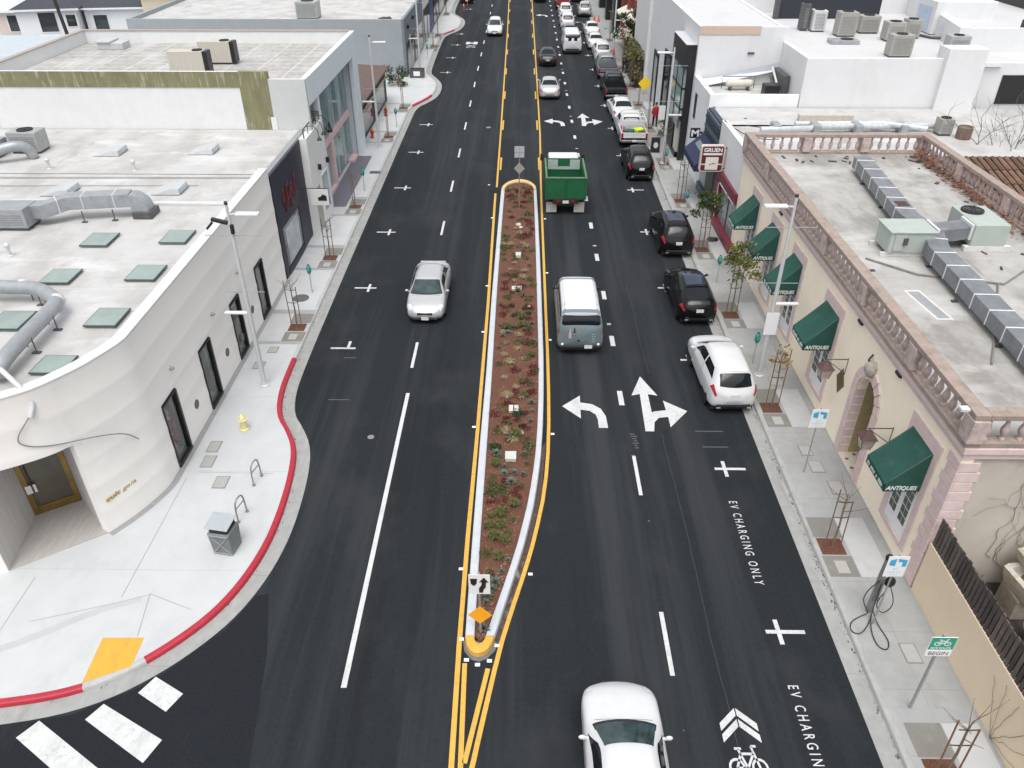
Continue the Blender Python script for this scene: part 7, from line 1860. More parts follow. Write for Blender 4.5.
# bike route sign
t = sign_post('bike_route_sign', 9.42, 11.2, 2.85, 'green bike route sign with a white BEGIN plate on a grey post', r=.035)
m = MB(); m.box(-.29, .29, -.055, -.04, 2.25, 2.68); part('green_plate', m, swhite, t, bevel=.012)
m = MB(); m.box(-.275, .275, -.059, -.0555, 2.265, 2.665); part('green_face', m, sgreen, t)
m = MB(); bike_mark(m, 0, 0, 1, lambda P: m.slab([(p[0] * .42, -.060, 2.46 + p[1] * .36) for p in P], (0, -.003, 0))); part('bicycle_symbol', m, swhite, t)
m = MB(); m.text('BIKE ROUTE', (0, -.060, 2.285), (1, 0, 0), (0, 0, 1), .06, .44, depth=.002, bold=.01); part('lettering', m, swhite, t)
m = MB(); m.box(-.29, .29, -.055, -.04, 2.02, 2.235); part('white_plate', m, swhite, t, bevel=.008)
m = MB(); m.text('BEGIN', (0, -.058, 2.07), (1, 0, 0), (0, 0, 1), .12, .44, depth=.002, bold=.01); part('begin_lettering', m, M('grey_lettering', (.16, .16, .17), .5), t)
# yellow diamond and white notice further up
t = sign_post('warning_sign', 9.45, 62.7, 3.4, 'yellow diamond warning sign above the parked pickups on the right pavement', r=.03, mat=M('pale_post', (.45, .46, .46), .5, var=.06))
m = MB(); m.slab([(0, -.05, 2.12), (.52, -.05, 2.65), (0, -.05, 3.18), (-.52, -.05, 2.65)], (0, .014, 0)); part('diamond_plate', m, syel2, t)
part('lower_plate', MB().box(-.18, .18, -.05, -.036, 1.85, 2.05), M('faded_plate', (.42, .36, .28), .6), t)
t = sign_post('notice_sign', 9.45, 55.0, 3.0, 'tall white blank notice on a post beside the person in red', r=.025, mat=MATS['pale_post'])
m = MB(); m.box(-.02, .42, -.05, -.036, 2.0, 2.95); part('plate', m, swhite, t)
# A-board with a pale disc
t = thing('pavement_board', (9.3, 54.15, PZ), 'dark pavement board with a pale disc beside the staked tree', 'sign board')
m = MB(); m.slab([(-.3, -.18, 0), (.3, -.18, 0), (.3, -.02, 1.0), (-.3, -.02, 1.0)], (0, .03, 0)); m.slab([(-.3, .22, 0), (.3, .22, 0), (.3, .04, 1.0), (-.3, .04, 1.0)], (0, .02, 0)); part('board', m, black_m, t, bevel=.01)
m = MB(); m.slab([(.16 * cos(a), -.105 + .16 * sin(a) * .16 - .008, .5 + .2 * sin(a)) for a in [2 * pi * k / 18 for k in range(18)]], (0, -.006, 0)); part('pale_disc', m, M('pale_disc_paint', (.5, .52, .52), .5), t)
# charger with looped cables
t = thing('car_charger', (9.5, 14.1, PZ), 'grey kerbside car charger with black cables looped on the pavement', 'car charger')
cg = M('charger_casing', (.22, .225, .23), .45, metal=.2, var=.1)
m = MB(); m.tube([(0, 0, 0), (0, 0, 1.4), (.03, .02, 2.0)], [.09, .09, .085], 12); part('post', m, cg, t, smooth=40)
part('cap', MB().ball((.03, .02, 2.02), .105, 10, 6), black_m, t, smooth=60)
part('ribbed_panel', MB().box(-.075, .075, -.105, -.06, .5, 1.35), M('charger_panel', (.13, .13, .135), .5, var=.15), t, bevel=.02)
part('holster', MB().ball((.28, .02, 1.12), .15, 10, 7, squash=(1, .7, 1.2)).cbox((.14, .02, 1.1), (.22, .05, .06)), black_m, t, smooth=60)
def loop(c, rx, ry, a0, z, n=22): return [(c[0] + rx * cos(a0 + 2 * pi * k / n), c[1] + ry * sin(a0 + 2 * pi * k / n), z + .015 * (k % 2)) for k in range(n + 1)]
cbm = M('black_cable', (.02, .02, .021), .6, var=.1)
m = MB(); m.tube(smooth_line([(-.05, -.08, 1.3), (-.32, -.1, .9), (-.34, -.12, .5), (-.05, -.15, .08), (-.3, -.2, .03), (-.66, -.42, .03), (-.74, -.72, .03), (-.52, -.82, .03), (-.2, -.5, .03), (-.02, -.2, .1)], 3), .014, 6); part('cable', m, cbm, t, smooth=60)
m = MB(); m.tube(smooth_line([(-.0, -.1, 1.2), (-.05, -.2, .5), (-.08, -.3, .05), (-.22, -.8, .03), (-.20, -1.22, .03), (.02, -1.3, .03), (.16, -1.0, .03), (.05, -.5, .03), (0, -.15, .2)], 3), .014, 6); part('cable', m, cbm, t, smooth=60)
m = MB(); m.tube(smooth_line([(.28, -.05, 1.05), (.42, -.15, .7), (.45, -.2, .4), (.28, -.2, .12), (.1, -.15, .25), (.05, -.1, .5), (.2, -.08, .9)], 3), .014, 6); part('cable', m, cbm, t, smooth=60)

# litter bin, cycle racks, hydrants
gz = M('grey_bin_panel', (.17, .19, .19), .6, metal=.1, var=.1, scale=4); gz2 = M('pale_bin_lid', (.36, .39, .41), .45, metal=.2, var=.06)
t = thing('litter_bin', (-8.62, 16.2, PZ), 'square grey steel litter bin with a tilted lid near the red kerb', 'litter bin', rz=radians(-10))
m = MB(); m.add([(-.30, -.28, 0), (.30, -.28, 0), (.30, .28, 0), (-.30, .28, 0), (-.34, -.32, .82), (.34, -.32, .82), (.34, .32, .82), (-.34, .32, .82)], [(0, 3, 2, 1), (4, 5, 6, 7), (0, 1, 5, 4), (1, 2, 6, 5), (2, 3, 7, 6), (3, 0, 4, 7)]); part('body', m, gz, t, bevel=.03)
m = MB(); m.box(-.26, .26, -.26, .26, .82, .98); part('opening', m, trim_m, t)
m = MB(); m.cbox((-.03, .0, 1.05), (.72, .62, .03), rx=radians(9)); part('lid', m, gz2, t, bevel=.01)
m = MB()
for a, b in (((-.22, .12), (.24, .70)), ((-.22, .70), (.24, .12)), ((-.30, .06), (.30, .06)), ((-.30, .76), (.30, .76))):
    m.tube([(a[0], -.292 - .04 * a[1] / .82, a[1]), (b[0], -.292 - .04 * b[1] / .82, b[1])], .022, 6)
part('cross_brace', m, M('brace_grey', (.24, .26, .26), .5, var=.1), t)
racks = M('cycle_rack_steel', (.26, .275, .285), .4, metal=.5, var=.1)
for x, y, lab in ((-8.58, 17.5, 'grey steel hoop cycle rack nearest the litter bin'), (-8.6, 19.2, 'grey steel hoop cycle rack further from the litter bin')):
    t = thing('cycle_rack', (x, y, PZ), lab, 'cycle rack', 'hoop cycle racks')
    part('hoop', MB().tube(smooth_line([(-.06, -.24, 0), (-.06, -.22, .62), (-.03, -.14, .8), (.03, .14, .8), (.06, .22, .62), (.06, .24, 0)], 2), .026, 8), racks, t, smooth=60)
    part('crossbar', MB().tube([(-.055, -.22, .5), (.055, .22, .5)], .02, 6), racks, t)
    for sx in (-1, 1): part('foot', MB().lathe([(.06, 0), (.06, .012), (.03, .015)], (sx * .06, sx * .24, 0), 10), racks, t)
def hydrant(x, y, mat, lab):
    t = thing('fire_hydrant', (x, y, PZ), lab, 'fire hydrant')
    part('barrel', MB().lathe([(.16, 0), (.16, .04), (.10, .06), (.10, .42), (.13, .44), (.13, .50), (.10, .56), (.05, .62), (.03, .66)], (0, 0, 0), 16), mat, t, smooth=40)
    for sx in (-1, 1): part('outlet', MB().lathe([(.05, 0), (.055, .12), (.04, .14)], (0, -.02 if sx < 0 else .02, .36), 10, axis='x' if sx > 0 else 'y'), mat, t, smooth=40)
    part('flange', MB().lathe([(.17, 0), (.17, .03), (.14, .035)], (0, 0, .42), 14), mat, t)
hydrant(-9.86, 21.95, M('pale_yellow_hydrant', (.66, .58, .30), .5, var=.08), 'pale yellow fire hydrant on the white pavement beside the red kerb')
hydrant(-11.0, 57.2, M('red_hydrant', (.45, .03, .025), .5, var=.1), 'red hydrant against the dark brown roofed shop front')
hydrant(-10.9, 63.2, MATS['red_hydrant'], 'second red hydrant further along the brown roofed shop front')
# utility covers let into the pavement
def cover(x, y, w, d, lab, mat=lid_m, z=.142):
    t = thing('utility_cover', (x, y, z - .001), lab, 'utility cover', 'covers let into the pavements')
    part('frame', MB().box(-w / 2, w / 2, -d / 2, d / 2, 0, .004), lid_f, t)
    part('lid', MB().box(-w / 2 + .03, w / 2 - .03, -d / 2 + .03, d / 2 - .03, .0042, .009), mat, t)
pl = M('pale_lid', (.45, .44, .42), .8, var=.06)
for x, y, w, d, lab in ((-10.62, 20.95, .42, .62, 'grey pavement cover beside the window with the magenta mannequin'), (-10.55, 20.15, .42, .62, 'second grey pavement cover just below the mannequin window'), (-9.78, 19.1, .45, .6, 'grey pavement cover halfway between the rounded front and cycle racks'),
                        (-10.55, 26.2, .45, .55, 'grey pavement cover against the shop just left of the lamp'), (-10.3, 27.4, .4, .5, 'grey pavement cover behind the lamp with camera gear'),
                        (9.87, 21.0, .42, .55, 'pale pavement cover furthest from viewer behind the charging sign'), (9.97, 20.15, .46, .62, 'pale pavement cover at the foot of the first charging sign'), (10.3, 19.1, .46, .66, 'pale pinkish pavement cover near the arched doorway step'),
                        (10.08, 12.75, .42, .62, 'pale pavement cover behind the bike route sign'), (10.0, 25.3, .5, .6, 'pale pavement cover beside the lamp with the white notice'), (-9.6, 49.6, .7, .5, 'dark pavement cover opposite the pink framed shopfront')):
    cover(x, y, w, d, lab, pl if x > 0 else (steel_d if y > 49 else lid_m))
solo('round_cover', MB().lathe([(.38, 0), (.38, .006), (.34, .009)], (-10.25, 32.0, .138), 26), M('dark_round_cover', (.10, .10, .10), .7, var=.15), 'dark round cover in the left pavement beside the parking meter', 'utility cover')
solo('dropped_bag', MB().ball((10.25, 38.9, .2), .2, 10, 6, jit=.25, squash=(1.4, 1, .6)), trim_m, 'crumpled black bag lying on the right pavement below the burgundy shop', 'bag', smooth=30)
# barrier frame, cones
t = thing('planter_frame', (-9.9, 76.6, PZ), 'black metal box frame round the lamp foot on the far kerb bulge', 'frame')
for x0, x1, y0, y1 in ((-.65, .65, -.45, -.4), (-.65, .65, .4, .45), (-.65, -.6, -.4, .4), (.6, .65, -.4, .4)):
    part('side', MB().box(x0, x1, y0, y1, .05, .75), steel_d if y0 > -.44 or True else steel_d, t)
part('white_notice', MB().box(-.3, .3, -.47, -.452, .2, .6), swhite, t)
cone_m = M('cone_orange', (.62, .075, .02), .5, var=.08)
def cone(x, y, lab, z=PZ):
    t = thing('traffic_cone', (x, y, z), lab, 'traffic cone')
    part('cone', MB().lathe([(.17, .03), (.03, .72), (.02, .74)], (0, 0, 0), 14), cone_m, t, smooth=50); part('base', MB().box(-.2, .2, -.2, .2, 0, .03), cone_m, t)
cone(9.55, 87.0, 'orange traffic cone on the right pavement beside the white estate car'); cone(9.1, 108.0, 'orange traffic cone at the empty right kerb space'); cone(9.6, 107.4, 'orange traffic cone set back from the empty right kerb space')
for x, y, lab in ((-8.1, 116.5, 'orange and white post at the far left kerb near the dark parked car'), (-7.9, 121.5, 'orange and white post in front of the dark parked car')):
    t = thing('delineator_post', (x, y, 0), lab, 'marker post'); part('post', MB().tube([(0, 0, 0), (0, 0, 1.0)], .06, 8), cone_m, t); part('white_band', MB().tube([(0, 0, .6), (0, 0, .85)], .065, 8), swhite, t)

# ------------------------------------------------------------------ people far up the pavement
def person(x, y, rz, label, coat, legs, hair, stride=.2):
    t = thing('person', (x, y, PZ), label, 'person', rz=rz)
    me = bpy.data.meshes.new('body')
    V = [(0, 0, .95), (0, .01, 1.15), (0, .0, 1.38), (0, .02, 1.50), (0, .03, 1.60), (0, .035, 1.70),
         (-.10, 0, .92), (-.11, stride * .5, .50), (-.11, stride * .6, .07), (-.11, stride * .6 + .16, .03),
         (.10, 0, .92), (.11, -stride * .3, .50), (.11, -stride, .09), (.11, -stride + .15, .03),
         (-.19, 0, 1.40), (-.24, -.04, 1.14), (-.22, .10, .93), (-.21, .16, .86), (.19, 0, 1.40), (.24, .02, 1.14), (.23, .12, .95), (.22, .18, .88)]
    E_ = [(0, 1), (1, 2), (2, 3), (3, 4), (4, 5), (0, 6), (6, 7), (7, 8), (8, 9), (0, 10), (10, 11), (11, 12), (12, 13), (2, 14), (14, 15), (15, 16), (16, 17), (2, 18), (18, 19), (19, 20), (20, 21)]
    R_ = [.14, .13, .14, .06, .095, .085, .09, .065, .045, .035, .09, .065, .045, .035, .06, .045, .036, .03, .06, .045, .036, .03]
    me.from_pydata(V, E_, []); me.update()
    o = bpy.data.objects.new('body', me); COL.objects.link(o); o.parent = t
    sk = o.modifiers.new('skin', 'SKIN')
    for v, r in zip(me.skin_vertices[0].data, R_): v.radius = (r, r * .85)
    me.skin_vertices[0].data[0].use_root = True
    o.modifiers.new('sub', 'SUBSURF').levels = 1
    me.materials.append(M('skin_tone', (.42, .27, .19), .6, var=.05))
    part('coat', MB().lathe([(.20, .78), (.185, 1.0), (.19, 1.25), (.18, 1.40), (.09, 1.50)], (0, 0, 0), 14), coat, t, smooth=60)
    for sx in (-1, 1):
        part('sleeve', MB().tube([(sx * .17, 0, 1.41), (sx * .245, -.01, 1.14), (sx * .225, .11, .95)], [.075, .062, .052], 8), coat, t, smooth=60)
        sy = stride * .6 if sx < 0 else -stride
        part('trouser_leg', MB().tube([(sx * .10, 0, .95), (sx * .11, sy * .7, .50), (sx * .11, sy, .10)], [.105, .08, .065], 8), legs, t, smooth=60)
        part('shoe', MB().ball((sx * .11, sy + .06, .05), .08, 8, 5, squash=(.7, 1.6, .6)), trim_m, t, smooth=60)
    part('hair', MB().ball((0, .01, 1.70), .105, 10, 6, squash=(.95, 1, .95)), hair, t, smooth=60)
dkh = M('dark_hair', (.02, .015, .012), .6); dkc = M('dark_cloth', (.018, .018, .022), .85, var=.2)
person(10.15, 60.5, 0, 'person in a bright red coat walking up the right pavement past the white building', M('red_coat_cloth', (.36, .012, .03), .85, var=.1), dkc, dkh)
person(10.5, 76.8, pi, 'person in black walking towards the viewer beside the far green tree', dkc, dkc, dkh)
person(9.75, 78.6, 0, 'person in dark clothes walking away near the parked grey pickup', dkc, M('blue_grey_trousers', (.06, .07, .1), .8), dkh, stride=.25)
# ------------------------------------------------------------------ tree pits and young trees
bark = M('young_bark', (.16, .115, .075), .9, var=.25, scale=8); stake_m = M('brown_stake', (.17, .095, .055), .8, var=.2, scale=6)
tie_m = M('black_tie', (.012, .012, .012), .7)
TREES = [(-9.75, 29.25, -1), (-9.8, 36.4, -1), (-9.8, 43.5, -1), (-9.85, 57.4, -1), (-9.8, 65.5, -1), (-9.8, 91.0, -1), (-9.9, 97.6, -1), (-10.2, 113.0, -1),
         (9.5, 9.55, 1), (9.27, 16.45, 1), (9.33, 23.5, 1), (9.4, 30.6, 1), (9.47, 37.65, 1), (9.5, 44.7, 1), (9.55, 51.6, 1), (9.6, 60.0, 1), (9.7, 66.7, 1), (9.75, 73.2, 1), (9.8, 80.5, 1), (9.9, 95.0, 1)]
ag = MB(); pa = MB(); fr = MB(); mu = MB(); bd = MB()
for x, y, s in TREES:
    inn = x + (.36 if s < 0 else -.36) * 1      # kerb side
    k0, k1 = (x - .42, x + .48) if s < 0 else (x - .40, x + .46)
    ag.sheet(rect(k0, k1, y + .4, y + 1.25), .1395); ag.sheet(rect(k0, k1, y - 1.15, y - .35), .1395)
    mu.sheet(rect(x - .36, x + .36, y - .3, y + .36), .1405)
    far0, far1 = (x - 1.55, k0 - .02) if s < 0 else (k1 + .02, x + 1.35)
    pa.sheet(rect(far0, far1, y - 1.15, y + 1.25), .1395)
    lo, hi = (far0, k1) if s < 0 else (k0, far1)
    bd.sheet(rect(lo, hi, y + 1.26, y + 1.62), .1395)
    if s < 0: bd.sheet(rect(lo, hi, y - 1.4, y - 1.16), .1395)
struct('aggregate_paving', ag, aggr); struct('pale_paving', pa, pale_m if False else M('pale_slab_mid', (.54, .545, .545), .75, var=.05, scale=2, stain=((.44, .44, .44), 1.4, (1, 1, 1), .55, .5)))
struct('smooth_paving_band', bd, band_m); struct('tree_pit', mu, mulch)
for i, (x, y, s) in enumerate(TREES):
    if y < 60:
        side = 'left' if s < 0 else 'right'
        t = thing('utility_cover', (x + (.0 if s < 0 else .05), y - .78, .1405), ['pale rectangular cover beside the staked tree nearest on the %s', 'pale rectangular cover beside staked tree two on the %s', 'pale rectangular cover beside staked tree three on the %s'][min(i % 8, 2)] % side if False else
                  'pale rectangular cover in the paving just before the young tree on the %s pavement' % side, 'utility cover', 'pale covers beside the young trees')
        part('lid', MB().box(-.17, .17, -.24, .24, 0, .006), pl, t)

leaf_g = M('olive_green_leaf', (.115, .125, .036), .6, var=.3, scale=3, island=1.0, spec=.3)
leaf_y = M('yellowing_leaf', (.28, .19, .05), .7, var=.3, island=.8)
leaf_d = M('dark_green_leaf', (.030, .052, .018), .6, var=.3, island=1.0, spec=.3)
leaf_w = M('white_blossom_leaf', (.55, .55, .45), .7, var=.1, island=.4)
def leaves(mb, c, R, n, s, rng, squash=1.0, clumps=7):
    cl = []
    for k in range(clumps):
        a = rng.uniform(0, 2 * pi); r = R * rng.uniform(.25, .8); cl.append((c[0] + r * cos(a), c[1] + r * sin(a), c[2] + rng.uniform(-.55, .65) * R * squash, R * rng.uniform(.25, .45)))
    for k in range(n):
        q = rng.choice(cl); g = lambda: rng.gauss(0, .5)
        p = Vector((q[0] + g() * q[3], q[1] + g() * q[3], q[2] + g() * q[3] * .7))
        d = Vector((rng.gauss(0, 1), rng.gauss(0, 1), rng.gauss(0, .6))).normalized(); u = d.orthogonal().normalized(); w_ = d.cross(u)
        L_ = s * rng.uniform(.6, 1.3); W_ = L_ * .45
        mb.add([tuple(p - u * L_ * .5), tuple(p + w_ * W_ * .5), tuple(p + u * L_ * .5), tuple(p - w_ * W_ * .5)], [(0, 1, 2, 3)])
def young_tree(x, y, label, h=2.2, stakes=2, bare=True, crown=None, n=0, leafm=None, seed=0, lean=0.0, cz=2.3):
    rng = random.Random(seed); t = thing('young_tree', (x, y, PZ), label, 'tree', 'young trees along the pavements')
    th = h * (1.0 if bare else 1.0)
    tr = MB(); top = th * (.95 if bare else 1.15)
    pts = [(0, 0, 0), (.03, .01, th * .4), (.0 + lean * .5, .03, th * .75), (lean, .02, top)]
    tr.tube(pts, [.035, .03, .025, .012], 7); part('trunk', tr, bark, t, smooth=50)
    br = MB()
    for k in range(10 if not bare else 7):
        a = rng.uniform(0, 2 * pi); z = th * rng.uniform(.62, .95); l = rng.uniform(.3, .7)
        br.tube([(lean * .6, .02, z), (lean * .6 + l * .5 * cos(a), l * .5 * sin(a), z + l * .35), (lean * .6 + l * cos(a), l * sin(a), z + l * .8)], [.014, .009, .004], 5)
    part('branches', br, bark, t)
    for k in range(stakes):
        dx = (-.22, .22)[k] if stakes > 1 else -.08
        part('stake', MB().tube([(dx, -.05 * k, 0), (dx + rng.uniform(-.06, .06), .05 - .1 * k, h * rng.uniform(.82, 1.05))], .02, 6), stake_m, t)
    if stakes > 1:
        for z in (h * .55, h * .82): part('tie', MB().tube([(-.22, 0, z), (.02, .02, z - .05), (.22, 0, z)], .014, 5), tie_m, t)
    if crown:
        c = MB(); leaves(c, (lean, 0, cz), crown, n, .185, rng, clumps=12); part('crown', c, leafm, t)
    return t
TL = {(-9.75, 29.25): dict(label='bare young tree on two stakes nearest on the left pavement, by the corner shop', h=2.25, stakes=2),
      (-9.8, 36.4): dict(label='bare young tree with stakes in front of the navy panel', h=2.15, stakes=2), (-9.8, 43.5): dict(label='bare young tree on one stake before the white wing with lamps', h=2.1, stakes=1),
      (-9.85, 57.4): dict(label='bare staked tree in front of the brown roofed shop', h=2.4, stakes=1), (-9.8, 65.5): dict(label='bare staked tree at the red kerb of the second bulge', h=2.2, stakes=1),
      (-9.8, 91.0): dict(label='thin bare tree beside the cream pillars of the grey block', h=3.2, stakes=1), (-9.9, 97.6): dict(label='thin bare tree in front of the cream shop', h=3.0, stakes=1), (-10.2, 113.0): dict(label='thin bare tree by the dark shop at the top left pavement', h=3.0, stakes=1),
      (9.5, 9.55): dict(label='bare sapling tied between stakes at the bottom right corner', h=2.1, stakes=2), (9.27, 16.45): dict(label='bare sapling tied between brown stakes by the nearest green awning', h=2.2, stakes=2),
      (9.33, 23.5): dict(label='staked sapling with a few yellow leaves by the lamp with the notice', h=2.5, stakes=2, crown=.55, n=70, leafm='y', cz=2.2),
      (9.4, 30.6): dict(label='young tree with an olive green crown beside the black hatchback', h=2.5, stakes=2, crown=1.0, n=800, leafm='g', cz=2.75, bare=False, lean=.02),
      (9.47, 37.65): dict(label='young tree with a dense dark green crown in front of the burgundy shop', h=2.3, stakes=2, crown=.82, n=800, leafm='d', cz=2.45, bare=False),
      (9.5, 44.7): dict(label='bare tree tied to tall stakes below the maroon clock sign', h=2.7, stakes=2), (9.55, 51.6): dict(label='bare staked tree behind the pavement board', h=2.5, stakes=1), (9.6, 60.0): dict(label='bare staked tree beside the person in red', h=2.3, stakes=1),
      (9.7, 66.7): dict(label='bare staked tree beneath the yellow diamond sign', h=2.7, stakes=1), (9.75, 73.2): dict(label='small leafy tree beside the black pickup', h=2.6, stakes=1, crown=.9, n=260, leafm='g', cz=2.9, bare=False),
      (9.8, 80.5): dict(label='tree with pale blossom like leaves beside the grey pickup', h=2.8, stakes=1, crown=.9, n=300, leafm='w', cz=3.0, bare=False), (9.9, 95.0): dict(label='thin bare tree before the red brown pillars', h=3.0, stakes=1)}
lm_ = {'d': M('mid_green_leaf', (.055, .075, .022), .6, var=.3, island=1.0, spec=.3), 'g': leaf_g, 'y': leaf_y, 'w': leaf_w}
for i, (x, y, s) in enumerate(TREES):
    d = dict(TL[(x, y)]); 
    if d.get('leafm'): d['leafm'] = lm_[d['leafm']]
    young_tree(x, y, seed=i + 3, **d)
# bigger greenery
def bush(name, x, y, z, R, n, mat, label, cat, s=.2, squash=1.2, seed=0, trunk=0.0, clumps=9):
    t = thing(name, (x, y, z), label, cat); rng = random.Random(seed)
    m = MB(); m.tube([(0, 0, 0), (.05, 0, max(.3, trunk + R * .6))], [.12 if trunk else .04, .05], 8)
    for k in range(6):
        a = rng.uniform(0, 6.28); m.tube([(0, 0, max(.1, trunk * .8)), (R * .5 * cos(a), R * .5 * sin(a), trunk + R * .9)], [.04, .015], 5)
    part('trunk', m, bark, t)
    m = MB(); leaves(m, (0, 0, trunk + R * squash * .7), R, n, s, rng, squash, clumps); part('crown', m, mat, t)
bush('street_tree', 10.2, 83.5, PZ, 1.5, 900, leaf_d, 'dark leafy tree against the shop beyond the big white building', 'tree', .26, 1.2, 5, 2.2)
hedge = thing('tall_hedge', (10.55, 79, PZ), 'tall clipped olive hedge hugging the corner of the big white building', 'hedge')
m = MB(); rng = random.Random(2)
for k in range(1500):
    x = rng.uniform(9.95, 10.7); y = rng.uniform(72.5, 80); z = rng.uniform(0, 3.1); 
    q = Vector((x, y, z)); d = Vector((rng.gauss(0, 1), rng.gauss(0, 1), rng.gauss(0, 1))).normalized(); u = d.orthogonal().normalized(); w_ = d.cross(u); s = rng.uniform(.1, .2)
    m.add([tuple(q - u * s), tuple(q + w_ * s * .6), tuple(q + u * s), tuple(q - w_ * s * .6)], [(0, 1, 2, 3)])
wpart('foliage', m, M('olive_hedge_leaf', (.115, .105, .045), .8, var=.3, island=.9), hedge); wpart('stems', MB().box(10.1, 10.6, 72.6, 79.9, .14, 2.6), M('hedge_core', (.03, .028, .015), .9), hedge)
bush('shrub', -11.2, 72.8, PZ, 1.3, 900, leaf_d, 'dark green shrub in front of the grey block flank wall', 'shrub', .2, .9, 8)
bush('shrub', 10.6, 57.6, PZ, .8, 420, leaf_g, 'green shrub at the black glazed bay behind the person in red', 'shrub', .16, 1.6, 9)
bush('shrub', 12.3, 14.6, .3, .42, 260, leaf_g, 'small green weed clump at the foot of the vine covered wall', 'shrub', .12, .8, 10)
bush('shrub', 12.2, 11.6, .3, .4, 220, leaf_d, 'dark green weed clump beside the slatted fence in the yard', 'shrub', .12, .8, 11)
bush('shrub', 12.9, 9.6, .3, .5, 200, M('pink_flower_leaf', (.42, .12, .20), .7, var=.2, island=.6), 'pink flowering plant over the fence at the right picture edge', 'shrub', .12, 1.4, 12, .6)
# bare tree behind the balustrade
t = thing('bare_tree', (23.3, 40.3, 5.0), 'leafless tree with thin twigs behind the far balustrade corner', 'tree'); rng = random.Random(14); m = MB(); tw = MB()
t.location = (24.6, 39.6, 0); ROOT[t] = Vector((24.6, 39.6, 0))
def limb(p, d, r, l, depth):
    pts = [p]; 
    for k in range(4):
        d = (d + Vector((rng.gauss(0, .16), rng.gauss(0, .16), rng.gauss(.03, .1)))).normalized(); pts.append(pts[-1] + d * l / 4)
    (m if depth < 2 else tw).tube(pts, [r, r * .88, r * .78, r * .7, r * .6], 6 if depth < 2 else 4)
    if depth < 4:
        for k in range(3 if depth < 3 else 2):
            q = pts[rng.choice([2, 3, 4])]; a = Vector((rng.gauss(0, .7), rng.gauss(0, .7), rng.uniform(.0, .5))); limb(q, (d + a).normalized(), r * .55, l * rng.uniform(.5, .75), depth + 1)
for k in range(4):
    a = k * 1.57 + .4; limb(Vector((.1 * cos(a), .1 * sin(a), 2.6)), Vector((.25 * cos(a), .25 * sin(a), 1)).normalized(), .045, 2.8, 1)
m.tube([(0, 0, 0), (0, .05, 1.6), (0, 0, 3.1)], [.2, .16, .12], 9)
part('trunk', m, M('grey_brown_bark', (.155, .13, .11), .9, var=.2), t, smooth=50); part('twigs', tw, MATS['grey_brown_bark'], t)

# ------------------------------------------------------------------ planting on the island
def tuft(n, h, r, w, rng, curl=.5):
    m = MB()
    for k in range(n):
        a = rng.uniform(0, 2 * pi); o = rng.uniform(0, r * .35); l = h * rng.uniform(.6, 1.1); s = r * rng.uniform(.5, 1.1)
        c, sn = cos(a), sin(a); px, py = -sn * w, c * w
        p0 = (c * o, sn * o, 0); p1 = (c * (o + s * .45), sn * (o + s * .45), l * .75); p2 = (c * (o + s), sn * (o + s), l * (1 - curl * .6))
        m.add([(p0[0] - px, p0[1] - py, 0), (p0[0] + px, p0[1] + py, 0), (p1[0] + px, p1[1] + py, p1[2]), (p1[0] - px, p1[1] - py, p1[2]), p2], [(0, 1, 2, 3), (3, 2, 4)])
    return m
def shrublet(n, R, s, rng):
    m = MB()
    for k in range(n):
        d = Vector((rng.gauss(0, 1), rng.gauss(0, 1), abs(rng.gauss(0, .8)))).normalized(); p = d * R * rng.uniform(.3, 1.0); p.z *= .8
        e = Vector((rng.gauss(0, 1), rng.gauss(0, 1), rng.gauss(0, 1))).normalized(); u = e.orthogonal().normalized(); w_ = e.cross(u); q = s * rng.uniform(.6, 1.3)
        m.add([tuple(p - u * q), tuple(p + w_ * q * .5), tuple(p + u * q), tuple(p - w_ * q * .5)], [(0, 1, 2, 3)])
    return m
def rosette(rng):
    m = MB()
    for ring, (n, l, el) in enumerate(((9, .20, .25), (8, .16, .7), (5, .10, 1.2))):
        for k in range(n):
            a = 2 * pi * k / n + ring * .4 + rng.uniform(-.1, .1); c, s = cos(a), sin(a); L_ = l * rng.uniform(.8, 1.15); w_ = .04
            tip = (c * L_ * cos(el), s * L_ * cos(el), .03 + L_ * sin(el)); mid = (c * L_ * .5 * cos(el), s * L_ * .5 * cos(el), .03 + L_ * .5 * sin(el))
            m.add([(0, 0, .02), (mid[0] - s * w_, mid[1] + c * w_, mid[2]), tip, (mid[0] + s * w_, mid[1] - c * w_, mid[2])], [(0, 1, 2, 3)])
    return m
